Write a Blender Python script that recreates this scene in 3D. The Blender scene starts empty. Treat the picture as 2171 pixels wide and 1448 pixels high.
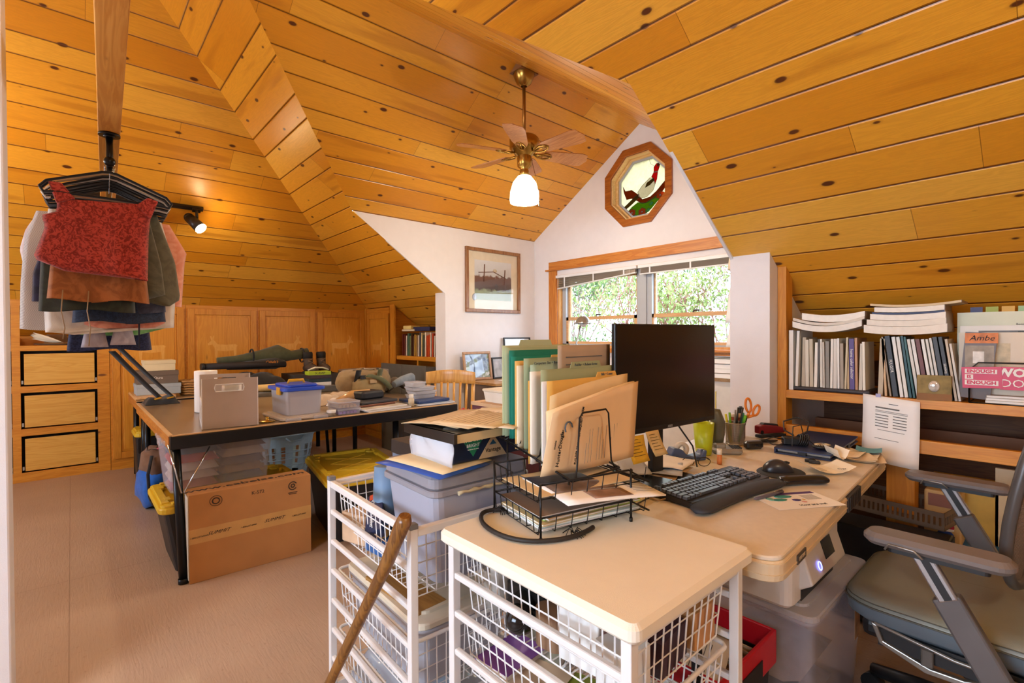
import bpy, bmesh, math, random
from mathutils import Vector, Matrix, Euler
random.seed(7)
SC = bpy.context.scene
COL = SC.collection
PI = math.pi

# ---------------------------------------------------------------- camera
cam_d = bpy.data.cameras.new('camera')
cam = bpy.data.objects.new('camera', cam_d)
COL.objects.link(cam)
SC.camera = cam
cam_d.sensor_fit = 'HORIZONTAL'
cam_d.sensor_width = 36.0
cam_d.lens = 36.0 * 1050.0 / 2171.0
cam_d.clip_start = 0.05
cam_d.clip_end = 200
CAMZ = 1.25
def cam_axes(yaw, pitch, roll):
    cy, sy = math.cos(yaw), math.sin(yaw)
    f = Vector((-sy*math.cos(pitch), cy*math.cos(pitch), math.sin(pitch)))
    rt = Vector((cy, sy, 0))
    d = f.cross(rt)
    return rt*math.cos(roll)+d*math.sin(roll), -rt*math.sin(roll)+d*math.cos(roll), f
_r, _d, _f = cam_axes(math.radians(48.33), math.radians(-0.63), math.radians(0.285))
cam.matrix_world = Matrix(((_r.x, -_d.x, -_f.x, 0), (_r.y, -_d.y, -_f.y, 0), (_r.z, -_d.z, -_f.z, CAMZ), (0, 0, 0, 1)))

# ---------------------------------------------------------------- world, exposure
w = bpy.data.worlds.new('sky'); SC.world = w; w.use_nodes = True
bg = w.node_tree.nodes['Background']
bg.inputs[0].default_value = (0.70, 0.83, 1.0, 1)
bg.inputs[1].default_value = 10.0
vs = SC.view_settings
vs.view_transform = 'Standard'; vs.look = 'None'; vs.gamma = 1.0; vs.use_curve_mapping = False
vs.exposure = 0.16
SC.cycles.max_bounces = 8; SC.cycles.diffuse_bounces = 4; SC.cycles.transparent_max_bounces = 24
SC.cycles.sample_clamp_indirect = 6.0
SC.cycles.caustics_reflective = False; SC.cycles.caustics_refractive = False

def light(name, kind, loc, energy, color, size=0.1, aim=None, sx=None, sy=None, spot=None, portal=False):
    l = bpy.data.lights.new(name, kind)
    l.energy = energy; l.color = color
    if kind == 'AREA':
        l.shape = 'RECTANGLE'; l.size = sx; l.size_y = sy
        if portal: l.cycles.is_portal = True
    elif kind == 'SUN': l.angle = size
    else: l.shadow_soft_size = size
    if kind == 'SPOT':
        l.spot_size = math.radians(spot); l.spot_blend = 0.6
    o = bpy.data.objects.new(name, l); COL.objects.link(o); o.location = loc
    if aim is not None:
        o.rotation_euler = (Vector(aim)-Vector(loc)).to_track_quat('-Z', 'Y').to_euler()
    return o
WARM = (1.0, 0.83, 0.57); WARM2 = (1.0, 0.78, 0.52); COOL = (0.64, 0.79, 1.0)
# portals at the real openings
light('portal_window', 'AREA', (-2.645, 4.09, 1.52), 1, (1, 1, 1), sx=2.08, sy=0.78, aim=(-2.645, 0, 1.52), portal=True)
# daylight entering by the windows of the far (unseen) side of the attic
light('back_daylight', 'AREA', (-0.6, -2.56, 1.45), 62, COOL, sx=1.9, sy=1.1, aim=(-1.2, 2, 1.1))
light('right_daylight', 'AREA', (-3.9, -2.56, 1.5), 22, COOL, sx=1.0, sy=1.0, aim=(-3.2, 2, 0.6))
# the attic's own lamps on the hidden side: ceiling spots of the same track series
light('ceiling_lamp_right', 'POINT', (1.15, 0.55, 2.35), 38, WARM, size=0.10)
light('ceiling_lamp_back', 'POINT', (-1.6, -1.2, 2.35), 20, WARM, size=0.10)
light('ceiling_lamp_left', 'POINT', (-4.1, -0.9, 2.15), 24, WARM, size=0.08)

# ---------------------------------------------------------------- materials
def lin(h):
    if isinstance(h, str):
        h = h.lstrip('#'); c = [int(h[i:i+2], 16)/255 for i in (0, 2, 4)]
    else: c = [v/255 for v in h]
    return tuple((v/12.92 if v <= 0.04045 else ((v+0.055)/1.055)**2.4) for v in c)
def N(nt, t, **kw):
    n = nt.nodes.new(t)
    for k, v in kw.items(): setattr(n, k, v)
    return n
def L(nt, a, b): nt.links.new(a, b)
def math_node(nt, op, a, b=None, c=None):
    n = N(nt, 'ShaderNodeMath', operation=op)
    for i, v in enumerate((a, b, c)):
        if v is None: continue
        if isinstance(v, (int, float)): n.inputs[i].default_value = v
        else: L(nt, v, n.inputs[i])
    return n.outputs[0]
def mixc(nt, fac, a, b, mode='MIX'):
    n = N(nt, 'ShaderNodeMix', data_type='RGBA', blend_type=mode)
    for i, v in ((0, fac), (6, a), (7, b)):
        if isinstance(v, (int, float)): n.inputs[i].default_value = v
        elif isinstance(v, tuple): n.inputs[i].default_value = (*v, 1)
        else: L(nt, v, n.inputs[i])
    return n.outputs[2]
def ramp(nt, fac, stops, interp='LINEAR'):
    n = N(nt, 'ShaderNodeValToRGB'); n.color_ramp.interpolation = interp
    e = n.color_ramp.elements
    while len(e) < len(stops): e.new(0.5)
    for i, (p, c) in enumerate(stops):
        e[i].position = p; e[i].color = (*c, 1) if len(c) == 3 else c
    L(nt, fac, n.inputs[0]); return n.outputs[0]
def base(name, rough=0.5, metal=0.0, spec=None):
    m = bpy.data.materials.new(name); m.use_nodes = True
    nt = m.node_tree; b = nt.nodes['Principled BSDF']
    b.inputs['Roughness'].default_value = rough; b.inputs['Metallic'].default_value = metal
    if spec is not None: b.inputs['Specular IOR Level'].default_value = spec
    return m, nt, b
def bump(nt, b, h, dist=0.002, strength=1.0):
    n = N(nt, 'ShaderNodeBump'); n.inputs['Distance'].default_value = dist; n.inputs['Strength'].default_value = strength
    L(nt, h, n.inputs['Height']); L(nt, n.outputs[0], b.inputs['Normal'])
MATS = {}
def M(name, col=None, rough=0.5, metal=0.0, var=0.06, scale=12.0, bmp=0.0, bscale=200.0, emit=None, alpha=None, spec=None, coat=0.0, sheen=0.0):
    """plain material with a soft procedural variation"""
    if name in MATS: return MATS[name]
    m, nt, b = base(name, rough, metal, spec)
    c = lin(col)
    tc = N(nt, 'ShaderNodeTexCoord')
    no = N(nt, 'ShaderNodeTexNoise'); no.inputs['Scale'].default_value = scale; no.inputs['Detail'].default_value = 3
    L(nt, tc.outputs['Object'], no.inputs['Vector'])
    lo = tuple(v*(1-var) for v in c); hi = tuple(min(1, v*(1+var)+0.002) for v in c)
    L(nt, ramp(nt, no.outputs[0], [(0.3, lo), (0.7, hi)]), b.inputs['Base Color'])
    if bmp:
        n2 = N(nt, 'ShaderNodeTexNoise'); n2.inputs['Scale'].default_value = bscale
        L(nt, tc.outputs['Object'], n2.inputs['Vector']); bump(nt, b, n2.outputs[0], bmp)
    if emit:
        b.inputs['Emission Color'].default_value = (*lin(col), 1); b.inputs['Emission Strength'].default_value = emit
    if alpha is not None:
        b.inputs['Alpha'].default_value = alpha
    if coat: b.inputs['Coat Weight'].default_value = coat
    if sheen: b.inputs['Sheen Weight'].default_value = sheen
    MATS[name] = m; return m
def clear_plastic(name, col, alpha, rough=0.25):
    """translucent moulded plastic: part see-through, part diffuse"""
    if name in MATS: return MATS[name]
    m, nt, b = base(name, rough); b.inputs['Base Color'].default_value = (*lin(col), 1)
    fr = N(nt, 'ShaderNodeLayerWeight'); rim_ = math_node(nt, 'MULTIPLY', math_node(nt, 'POWER', fr.outputs['Facing'], 3.0), 0.5)
    tc = N(nt, 'ShaderNodeTexCoord'); no = N(nt, 'ShaderNodeTexNoise'); no.inputs['Scale'].default_value = 5
    L(nt, tc.outputs['Object'], no.inputs['Vector'])
    a = math_node(nt, 'MULTIPLY_ADD', no.outputs[0], 0.1, alpha-0.05)
    f = math_node(nt, 'MAXIMUM', a, rim_)
    L(nt, f, b.inputs['Alpha']); MATS[name] = m; return m
def thin_glass(name, tint=(1, 1, 1), gloss=0.06):
    if name in MATS: return MATS[name]
    m = bpy.data.materials.new(name); m.use_nodes = True; nt = m.node_tree
    nt.nodes.remove(nt.nodes['Principled BSDF'])
    t = N(nt, 'ShaderNodeBsdfTransparent'); t.inputs[0].default_value = (*tint, 1)
    g = N(nt, 'ShaderNodeBsdfGlossy'); g.inputs['Roughness'].default_value = 0.02
    fr = N(nt, 'ShaderNodeLayerWeight')
    mx = N(nt, 'ShaderNodeMixShader'); L(nt, math_node(nt, 'MULTIPLY_ADD', math_node(nt, 'POWER', fr.outputs['Facing'], 4.0), 0.6, 0.03), mx.inputs[0]); L(nt, t.outputs[0], mx.inputs[1]); L(nt, g.outputs[0], mx.inputs[2])
    L(nt, mx.outputs[0], nt.nodes['Material Output'].inputs[0]); MATS[name] = m; return m
def planks(name, w1, w2, length, tones, knot=1.0, groove=True, rough=0.32, seed=0.0, dark=True, grain=1.0, voff=0.0, coat=0.0):
    """boards: u along the board, v across, both in metres (UV map)"""
    if name in MATS: return MATS[name]
    m, nt, b = base(name, rough)
    uv = N(nt, 'ShaderNodeUVMap'); sep = N(nt, 'ShaderNodeSeparateXYZ'); L(nt, uv.outputs[0], sep.inputs[0])
    u = sep.outputs[0]; v = math_node(nt, 'ADD', sep.outputs[1], voff+100*(w1+w2)); P = w1+w2
    vp = math_node(nt, 'DIVIDE', v, P)
    k = math_node(nt, 'FLOOR', vp); f = math_node(nt, 'MULTIPLY', math_node(nt, 'SUBTRACT', vp, k), P)
    second = math_node(nt, 'GREATER_THAN', f, w1)
    idx = math_node(nt, 'MULTIPLY_ADD', k, 2.0, second)
    idx = math_node(nt, 'ADD', idx, seed)
    d1 = math_node(nt, 'ABSOLUTE', math_node(nt, 'SUBTRACT', f, w1))
    d = math_node(nt, 'MINIMUM', math_node(nt, 'MINIMUM', f, d1), math_node(nt, 'SUBTRACT', P, f))
    wn = N(nt, 'ShaderNodeTexWhiteNoise', noise_dimensions='1D'); L(nt, idx, wn.inputs['W'])
    uu = math_node(nt, 'ADD', math_node(nt, 'DIVIDE', u, length), math_node(nt, 'MULTIPLY', wn.outputs['Value'], 7.3))
    j = math_node(nt, 'FLOOR', uu); fu = math_node(nt, 'MULTIPLY', math_node(nt, 'SUBTRACT', uu, j), length)
    dj = math_node(nt, 'MINIMUM', fu, math_node(nt, 'SUBTRACT', length, fu))
    cmb = N(nt, 'ShaderNodeCombineXYZ'); L(nt, idx, cmb.inputs[0]); L(nt, j, cmb.inputs[1])
    wb = N(nt, 'ShaderNodeTexWhiteNoise', noise_dimensions='2D'); L(nt, cmb.outputs[0], wb.inputs['Vector'])
    rnd = wb.outputs['Value']
    col = ramp(nt, rnd, tones)
    # grain
    gv = N(nt, 'ShaderNodeCombineXYZ')
    L(nt, math_node(nt, 'MULTIPLY', u, 1.1), gv.inputs[0]); L(nt, math_node(nt, 'MULTIPLY', v, 14.0), gv.inputs[1]); L(nt, math_node(nt, 'MULTIPLY', rnd, 40.0), gv.inputs[2])
    gn = N(nt, 'ShaderNodeTexNoise'); gn.inputs['Scale'].default_value = 2.2; gn.inputs['Detail'].default_value = 5; gn.inputs['Distortion'].default_value = 0.8
    L(nt, gv.outputs[0], gn.inputs['Vector'])
    rings = math_node(nt, 'SINE', math_node(nt, 'MULTIPLY', gn.outputs[0], 60.0))
    gfac = math_node(nt, 'MULTIPLY_ADD', rings, 0.10*grain, 0.14*grain)
    dk = tuple(x*y for x, y in zip(tones[-1][1], (0.55, 0.42, 0.28)))
    col = mixc(nt, gfac, col, dk)
    if dark:    # heartwood streaks
        hv = N(nt, 'ShaderNodeCombineXYZ')
        L(nt, math_node(nt, 'MULTIPLY', u, 0.8), hv.inputs[0]); L(nt, math_node(nt, 'MULTIPLY', v, 7.0), hv.inputs[1]); L(nt, math_node(nt, 'MULTIPLY', rnd, 90.0), hv.inputs[2])
        hn = N(nt, 'ShaderNodeTexNoise'); hn.inputs['Scale'].default_value = 1.0; hn.inputs['Detail'].default_value = 2; L(nt, hv.outputs[0], hn.inputs['Vector'])
        hf = ramp(nt, hn.outputs[0], [(0.62, (0, 0, 0)), (0.68, (0.36, 0.36, 0.36))])
        col = mixc(nt, hf, col, tuple(x*y for x, y in zip(tones[0][1], (0.5, 0.33, 0.2))))
    if knot:
        kv = N(nt, 'ShaderNodeCombineXYZ')
        L(nt, math_node(nt, 'MULTIPLY', u, 3.0), kv.inputs[0]); L(nt, math_node(nt, 'MULTIPLY', v, 5.6), kv.inputs[1]); L(nt, math_node(nt, 'MULTIPLY', idx, 0.0), kv.inputs[2])
        vo = N(nt, 'ShaderNodeTexVoronoi', voronoi_dimensions='2D'); vo.inputs['Scale'].default_value = 1.0
        L(nt, kv.outputs[0], vo.inputs['Vector'])
        sepc = N(nt, 'ShaderNodeSeparateColor'); L(nt, vo.outputs['Color'], sepc.inputs[0])
        size = math_node(nt, 'MULTIPLY', math_node(nt, 'SUBTRACT', sepc.outputs[0], 0.30), 0.115*knot)
        rel = math_node(nt, 'SUBTRACT', vo.outputs['Distance'], size)
        kf = ramp(nt, math_node(nt, 'MULTIPLY_ADD', rel, 6.0, 0.5), [(0.42, (1, 1, 1)), (0.50, (0.75, 0.75, 0.75)), (0.56, (0.18, 0.18, 0.18)), (0.74, (0, 0, 0))])
        col = mixc(nt, kf, col, lin('#5a2c10'))
    if groove:
        gf = ramp(nt, math_node(nt, 'MULTIPLY', d, 100.0), [(0.10, (1, 1, 1)), (0.45, (0, 0, 0))])
        jf = ramp(nt, math_node(nt, 'MULTIPLY', dj, 100.0), [(0.05, (0.8, 0.8, 0.8)), (0.16, (0, 0, 0))])
        gj = mixc(nt, 1.0, gf, jf, 'LIGHTEN')
        col = mixc(nt, gj, col, lin('#6b3808'))
        hb = ramp(nt, math_node(nt, 'MULTIPLY', d, 100.0), [(0.0, (0, 0, 0)), (0.75, (1, 1, 1))])
        hn2 = N(nt, 'ShaderNodeRGBToBW'); L(nt, hb, hn2.inputs[0])
        bump(nt, b, math_node(nt, 'MULTIPLY_ADD', rings, 0.01, hn2.outputs[0]), 0.006)
    L(nt, col, b.inputs['Base Color'])
    if coat: b.inputs['Coat Weight'].default_value = coat; b.inputs['Coat Roughness'].default_value = 0.15
    MATS[name] = m; return m
def wood(name, c1, c2, axis='X', rough=0.4, scale=1.0, knot=0.0):
    """solid sawn wood, grain along one object axis"""
    if name in MATS: return MATS[name]
    m, nt, b = base(name, rough)
    tc = N(nt, 'ShaderNodeTexCoord'); mp = N(nt, 'ShaderNodeMapping')
    s = {'X': (1.2, 14, 14), 'Y': (14, 1.2, 14), 'Z': (14, 14, 1.2)}[axis]
    mp.inputs['Scale'].default_value = tuple(v*scale for v in s); L(nt, tc.outputs['Object'], mp.inputs[0])
    n = N(nt, 'ShaderNodeTexNoise'); n.inputs['Scale'].default_value = 1.6; n.inputs['Detail'].default_value = 4; n.inputs['Distortion'].default_value = 1.0
    L(nt, mp.outputs[0], n.inputs['Vector'])
    r = math_node(nt, 'SINE', math_node(nt, 'MULTIPLY', n.outputs[0], 38.0))
    f = math_node(nt, 'ADD', math_node(nt, 'MULTIPLY', r, 0.18), math_node(nt, 'MULTIPLY', n.outputs[0], 0.75))
    col = ramp(nt, f, [(0.1, lin(c1)), (0.75, lin(c2))])
    if knot:
        s2 = {'X': (2.5, 7, 7), 'Y': (7, 2.5, 7), 'Z': (7, 7, 2.5)}[axis]
        mp2 = N(nt, 'ShaderNodeMapping'); mp2.inputs['Scale'].default_value = s2; L(nt, tc.outputs['Object'], mp2.inputs[0])
        vo = N(nt, 'ShaderNodeTexVoronoi'); vo.inputs['Scale'].default_value = 1.0; L(nt, mp2.outputs[0], vo.inputs['Vector'])
        sepc = N(nt, 'ShaderNodeSeparateColor'); L(nt, vo.outputs['Color'], sepc.inputs[0])
        rel = math_node(nt, 'SUBTRACT', vo.outputs['Distance'], math_node(nt, 'MULTIPLY', sepc.outputs[0], 0.16*knot))
        kf = ramp(nt, math_node(nt, 'MULTIPLY_ADD', rel, 5.0, 0.5), [(0.42, (0.9, 0.9, 0.9)), (0.6, (0.12, 0.12, 0.12)), (0.75, (0, 0, 0))])
        col = mixc(nt, kf, col, lin('#6a3512'))
    L(nt, col, b.inputs['Base Color']); MATS[name] = m; return m

# ---------------------------------------------------------------- mesh building
def basis(d):
    d = Vector(d).normalized(); a = Vector((0, 0, 1)) if abs(d.z) < 0.95 else Vector((1, 0, 0))
    x = a.cross(d).normalized(); return x, d.cross(x).normalized(), d
class MB:
    """collects shapes into one mesh; .t is the current local transform"""
    def __init__(s, t=None): s.v = []; s.f = []; s.uv = None; s.t = t or Matrix.Identity(4); s.sm = set()
    def add(s, vs, fs, smooth=False):
        n = len(s.v); s.v += [tuple(s.t @ Vector(p)) for p in vs]
        if smooth: s.sm.update(range(len(s.f), len(s.f)+len(fs)))
        s.f += [tuple(i+n for i in f) for f in fs]; return s
    def box(s, c, d, rot=None, tap=1.0):
        x, y, z = d[0]/2, d[1]/2, d[2]/2
        R = rot if isinstance(rot, Matrix) else (Euler(rot).to_matrix() if rot else Matrix.Identity(3))
        P = []
        for sz in (-1, 1):
            k = tap if sz < 0 else 1.0
            for sx, sy in ((-1, -1), (1, -1), (1, 1), (-1, 1)):
                P.append(Vector(c)+R @ Vector((sx*x*k, sy*y*k, sz*z)))
        return s.add(P, [(3, 2, 1, 0), (4, 5, 6, 7), (0, 1, 5, 4), (1, 2, 6, 5), (2, 3, 7, 6), (3, 0, 4, 7)])
    def bb(s, a, b): return s.box([(a[i]+b[i])/2 for i in range(3)], [abs(b[i]-a[i]) for i in range(3)])
    def rbox(s, c, d, r=0.01, n=3, rot=None, tap=1.0, zr=0.0):
        """box with corners rounded in plan (and optional edge softening zr)"""
        R = rot if isinstance(rot, Matrix) else (Euler(rot).to_matrix() if rot else Matrix.Identity(3))
        x, y = d[0]/2, d[1]/2; r = min(r, x*0.99, y*0.99)
        def ring(k, z, ins):
            out = []
            for q, (sx, sy) in enumerate(((1, 1), (-1, 1), (-1, -1), (1, -1))):
                for i in range(n+1):
                    a = PI/2*q+PI/2*i/n
                    rr = max(r-ins, 0.0005)
                    out.append(Vector(c)+R @ Vector((k*(sx*(x-r)+rr*math.cos(a)), k*(sy*(y-r)+rr*math.sin(a)), z)))
            return out
        zs = [(-d[2]/2, tap, zr), (-d[2]/2+zr, tap, 0), (d[2]/2-zr, 1, 0), (d[2]/2, 1, zr)] if zr else [(-d[2]/2, tap, 0), (d[2]/2, 1, 0)]
        V = []; m = 4*(n+1)
        for z, k, i in zs: V += ring(k, z, i)
        F = [tuple(reversed(range(m))), tuple(range((len(zs)-1)*m, len(zs)*m))]
        for l in range(len(zs)-1):
            for i in range(m): F.append((l*m+i, l*m+(i+1) % m, (l+1)*m+(i+1) % m, (l+1)*m+i))
        return s.add(V, F)
    def cyl(s, a, b, r, r2=None, n=12, cap=True, smooth=True):
        a = Vector(a); b = Vector(b); r2 = r if r2 is None else r2; x, y, d = basis(b-a); V = []
        for p, rr in ((a, r), (b, r2)):
            for i in range(n): t = 2*PI*i/n; V.append(p+rr*(x*math.cos(t)+y*math.sin(t)))
        s.add(V, [(i, (i+1) % n, n+(i+1) % n, n+i) for i in range(n)], smooth)
        if cap: s.add(V, [tuple(reversed(range(n))), tuple(range(n, 2*n))])
        return s
    def tube(s, pts, r, n=8, closed=False, cap=True, smooth=True, flat=None):
        pts = [Vector(p) for p in pts]; V = []; m = len(pts); prev = None
        rs = r if isinstance(r, (list, tuple)) else [r]*m
        for i, p in enumerate(pts):
            if closed: d = pts[(i+1) % m]-pts[i-1]
            else: d = pts[min(i+1, m-1)]-pts[max(i-1, 0)]
            if d.length < 1e-9: d = Vector((0, 0, 1))
            d.normalize()
            if prev is None: x, y, _ = basis(d)
            else:
                x = prev-d*prev.dot(d)
                x = x.normalized() if x.length > 1e-6 else basis(d)[0]
                y = d.cross(x)
            prev = x
            for k in range(n):
                t = 2*PI*k/n; V.append(p+rs[i]*(x*math.cos(t)+(flat or 1.0)*y*math.sin(t)))
        F = []
        for i in range(m if closed else m-1):
            j = (i+1) % m
            for k in range(n): F.append((i*n+k, i*n+(k+1) % n, j*n+(k+1) % n, j*n+k))
        s.add(V, F, smooth)
        if cap and not closed: s.add(V, [tuple(reversed(range(n))), tuple(range((m-1)*n, m*n))])
        return s
    def prism(s, poly, h0, h1, plane='XY'):
        """extrude a polygon; plane XY (along z), XZ (along y), YZ (along x)"""
        def P(a, b, h): return {'XY': (a, b, h), 'XZ': (a, h, b), 'YZ': (h, a, b)}[plane]
        n = len(poly); V = [P(a, b, h0) for a, b in poly]+[P(a, b, h1) for a, b in poly]
        return s.add(V, [tuple(reversed(range(n))), tuple(range(n, 2*n))]+[(i, (i+1) % n, n+(i+1) % n, n+i) for i in range(n)])
    def lathe(s, prof, c=(0, 0, 0), n=20, smooth=True, cap=False):
        V = []
        for r, z in prof:
            for i in range(n): t = 2*PI*i/n; V.append((c[0]+r*math.cos(t), c[1]+r*math.sin(t), c[2]+z))
        F = [(l*n+i, l*n+(i+1) % n, (l+1)*n+(i+1) % n, (l+1)*n+i) for l in range(len(prof)-1) for i in range(n)]
        s.add(V, F, smooth)
        if cap: s.add(V, [tuple(reversed(range(n))), tuple(range((len(prof)-1)*n, len(prof)*n))])
        return s
    def quad(s, a, b, c, d): return s.add([a, b, c, d], [(0, 1, 2, 3)])
    def grid(s, fn, nu, nv, smooth=True):
        V = [fn(i/nu, j/nv) for j in range(nv+1) for i in range(nu+1)]
        return s.add(V, [(j*(nu+1)+i, j*(nu+1)+i+1, (j+1)*(nu+1)+i+1, (j+1)*(nu+1)+i) for j in range(nv) for i in range(nu)], smooth)
    def sheet(s, fn, nu, nv, th=0.001, smooth=True):
        """a bent sheet with real thickness"""
        def nrm(u, v):
            e = 1e-3; a = Vector(fn(min(u+e, 1), v))-Vector(fn(max(u-e, 0), v)); b = Vector(fn(u, min(v+e, 1)))-Vector(fn(u, max(v-e, 0)))
            c = a.cross(b); return c.normalized() if c.length > 0 else Vector((0, 0, 1))
        W = nu+1; V = []
        for sd in (0, 1):
            for j in range(nv+1):
                for i in range(W):
                    u, v = i/nu, j/nv; V.append(Vector(fn(u, v))-nrm(u, v)*th*sd)
        o = (nv+1)*W; F = []
        for j in range(nv):
            for i in range(nu):
                a = j*W+i; F.append((a, a+1, a+W+1, a+W)); F.append((o+a+W, o+a+W+1, o+a+1, o+a))
        for i in range(nu): F.append((i+1, i, o+i, o+i+1)); a = nv*W+i; F.append((a, a+1, o+a+1, o+a))
        for j in range(nv): a = j*W; F.append((a, a+W, o+a+W, o+a)); a = j*W+nu; F.append((a+W, a, o+a, o+a+W))
        return s.add(V, F, smooth)
    def ball(s, c, r, n=12, m=8, sc=(1, 1, 1)):
        return s.add([(c[0]+sc[0]*r*math.sin(PI*j/m)*math.cos(2*PI*i/n), c[1]+sc[1]*r*math.sin(PI*j/m)*math.sin(2*PI*i/n), c[2]+sc[2]*r*math.cos(PI*j/m)) for j in range(m+1) for i in range(n)],
                     [(j*n+i, (j+1)*n+i, (j+1)*n+(i+1) % n, j*n+(i+1) % n) for j in range(m) for i in range(n)], True)
    def build(s, name, mat, parent=None, loc=None, rot=None, bev=0.0, sub=0, uvf=None, disp=0.0):
        """link as ONE mesh object. parent: local coordinates of the parent. loc None and no parent: vertices are world, origin set at the base"""
        me = bpy.data.meshes.new(name); V = [Vector(p) for p in s.v]
        o = bpy.data.objects.new(name, me); COL.objects.link(o)
        if loc is None and parent is None and V:
            c = Vector(((min(p.x for p in V)+max(p.x for p in V))/2, (min(p.y for p in V)+max(p.y for p in V))/2, min(p.z for p in V)))
            V = [p-c for p in V]; o.location = c
        elif loc is not None: o.location = loc
        me.from_pydata(V, [], s.f)
        if uvf:
            ul = me.uv_layers.new(name='UVMap')
            for l in me.loops: ul.data[l.index].uv = uvf(o.location+me.vertices[l.vertex_index].co)
        for i in s.sm: me.polygons[i].use_smooth = True
        me.materials.append(mat); me.validate(); me.update()
        b = bmesh.new(); b.from_mesh(me); bmesh.ops.remove_doubles(b, verts=b.verts, dist=1e-6) if s.sm else None
        bmesh.ops.recalc_face_normals(b, faces=b.faces); b.to_mesh(me); b.free()
        if rot: o.rotation_euler = rot
        if parent is not None: o.parent = parent
        if bev:
            md = o.modifiers.new('bevel', 'BEVEL'); md.width = bev; md.segments = 2; md.limit_method = 'ANGLE'
        if sub:
            md = o.modifiers.new('sub', 'SUBSURF'); md.levels = sub; md.render_levels = sub
        return o
def tag(o, label, cat, group=None, kind=None):
    if label: o['label'] = label
    if cat: o['category'] = cat
    if group: o['group'] = group
    if kind: o['kind'] = kind
    return o
def struct(o): o['kind'] = 'structure'; return o
def thing(name, label, cat, loc=(0, 0, 0), rz=0.0, group=None):
    o = bpy.data.objects.new(name, None); COL.objects.link(o); o.empty_display_size = 0.05
    o.location = loc; o.rotation_euler = (0, 0, rz); return tag(o, label, cat, group)
def dup(root, loc=None, rz=None, label=None, group=None, scale=None):
    r = root.copy(); COL.objects.link(r)
    if loc is not None: r.location = loc
    if rz is not None: r.rotation_euler = (0, 0, rz)
    if scale is not None: r.scale = scale
    if label: r['label'] = label
    if group: r['group'] = group
    def rec(a, b):
        for ch in list(a.children):
            c = ch.copy(); COL.objects.link(c); c.parent = b; rec(ch, c)
    rec(root, r); return r
def setmat(o, m):
    o.data = o.data.copy(); o.data.materials.clear(); o.data.materials.append(m)
def RZ(a): return Matrix.Rotation(a, 4, 'Z')
def TR(x, y, z): return Matrix.Translation((x, y, z))
def lerp(a, b, t): return a+(b-a)*t
def text(s, name, txt, size, mat, parent, loc, rot, ext=0.0004, align='CENTER', bold=0.0, sx=1.0, shear=0.0):
    """raised print as a mesh (built in font)"""
    c = bpy.data.curves.new(name, 'FONT'); c.body = txt; c.size = size; c.extrude = ext; c.align_x = align; c.align_y = 'CENTER'; c.offset = bold; c.shear = shear
    c.resolution_u = 2
    t = bpy.data.objects.new(name+'_tmp', c); COL.objects.link(t)
    dg = bpy.context.evaluated_depsgraph_get(); me = bpy.data.meshes.new_from_object(t.evaluated_get(dg))
    bpy.data.objects.remove(t); bpy.data.curves.remove(c)
    o = bpy.data.objects.new(name, me); COL.objects.link(o); me.materials.clear(); me.materials.append(mat)
    o.location = loc; o.rotation_euler = rot; o.scale = (sx, 1, 1)
    if parent is not None: o.parent = parent
    return o
# ================================================================ THE ROOM
PINE = [(0.0, lin('#da8e1e')), (0.25, lin('#e49c2a')), (0.7, lin('#eaa732')), (1.0, lin('#f0b444'))]
PINE_D = [(0.0, lin('#c98a45')), (0.35, lin('#dda361')), (0.7, lin('#e6b274')), (1.0, lin('#edc084'))]
m_ceil = planks('pine ceiling boards', 0.140, 0.195, 1.35, PINE, knot=0.95, voff=-0.278, rough=0.34)
m_ceil2 = planks('pine ceiling boards window side', 0.141, 0.197, 1.7, PINE, knot=0.95, seed=31, rough=0.34, voff=-0.281)
m_dorm = planks('pine dormer boards', 0.141, 0.198, 1.5, PINE, knot=0.95, seed=57, rough=0.30, voff=-0.006)
m_white = M('white wall paint', '#e4e1e2', 0.85, var=0.015, bmp=0.0004, bscale=300)
m_whitetrim = M('white bead', '#e8e2dc', 0.6, var=0.01)
m_fir = wood('fir trim X', '#b0651f', '#d28c3c', 'X', 0.45)
m_firZ = wood('fir trim Z', '#b0651f', '#d28c3c', 'Z', 0.45)
m_pineX = wood('pine frame X', '#c67c1e', '#dd9832', 'X', 0.42, knot=0.5)
m_pineY = wood('pine frame Y', '#c67c1e', '#dd9832', 'Y', 0.42, knot=0.5)
m_pineZ = wood('pine frame Z', '#c67c1e', '#dd9832', 'Z', 0.42, knot=0.5)
m_panel = wood('pine door panel', '#d08622', '#e29e34', 'Z', 0.38, scale=0.7, knot=0.7)
m_draw = wood('maple ply drawer', '#d69d40', '#e6b65a', 'Y', 0.35, scale=0.8)
m_dark = M('gap shade', '#1a120c', 0.9)
m_floor, nt, b = base('painted plywood floor', 0.42)
tc = N(nt, 'ShaderNodeTexCoord'); geo = N(nt, 'ShaderNodeNewGeometry'); sp = N(nt, 'ShaderNodeSeparateXYZ'); L(nt, geo.outputs['Position'], sp.inputs[0])
n1 = N(nt, 'ShaderNodeTexNoise'); n1.inputs['Scale'].default_value = 1.6; n1.inputs['Detail'].default_value = 4; L(nt, geo.outputs['Position'], n1.inputs[0])
n2 = N(nt, 'ShaderNodeTexNoise'); n2.inputs['Scale'].default_value = 60; n2.inputs['Detail'].default_value = 2; L(nt, geo.outputs['Position'], n2.inputs[0])
mp = N(nt, 'ShaderNodeMapping'); mp.inputs['Scale'].default_value = (1, 9, 1); L(nt, geo.outputs['Position'], mp.inputs[0])
n3 = N(nt, 'ShaderNodeTexNoise'); n3.inputs['Scale'].default_value = 7; n3.inputs['Distortion'].default_value = 1.5; L(nt, mp.outputs[0], n3.inputs[0])
c = ramp(nt, n1.outputs[0], [(0.3, lin('#a48c78')), (0.7, lin('#b49c86'))])
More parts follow.
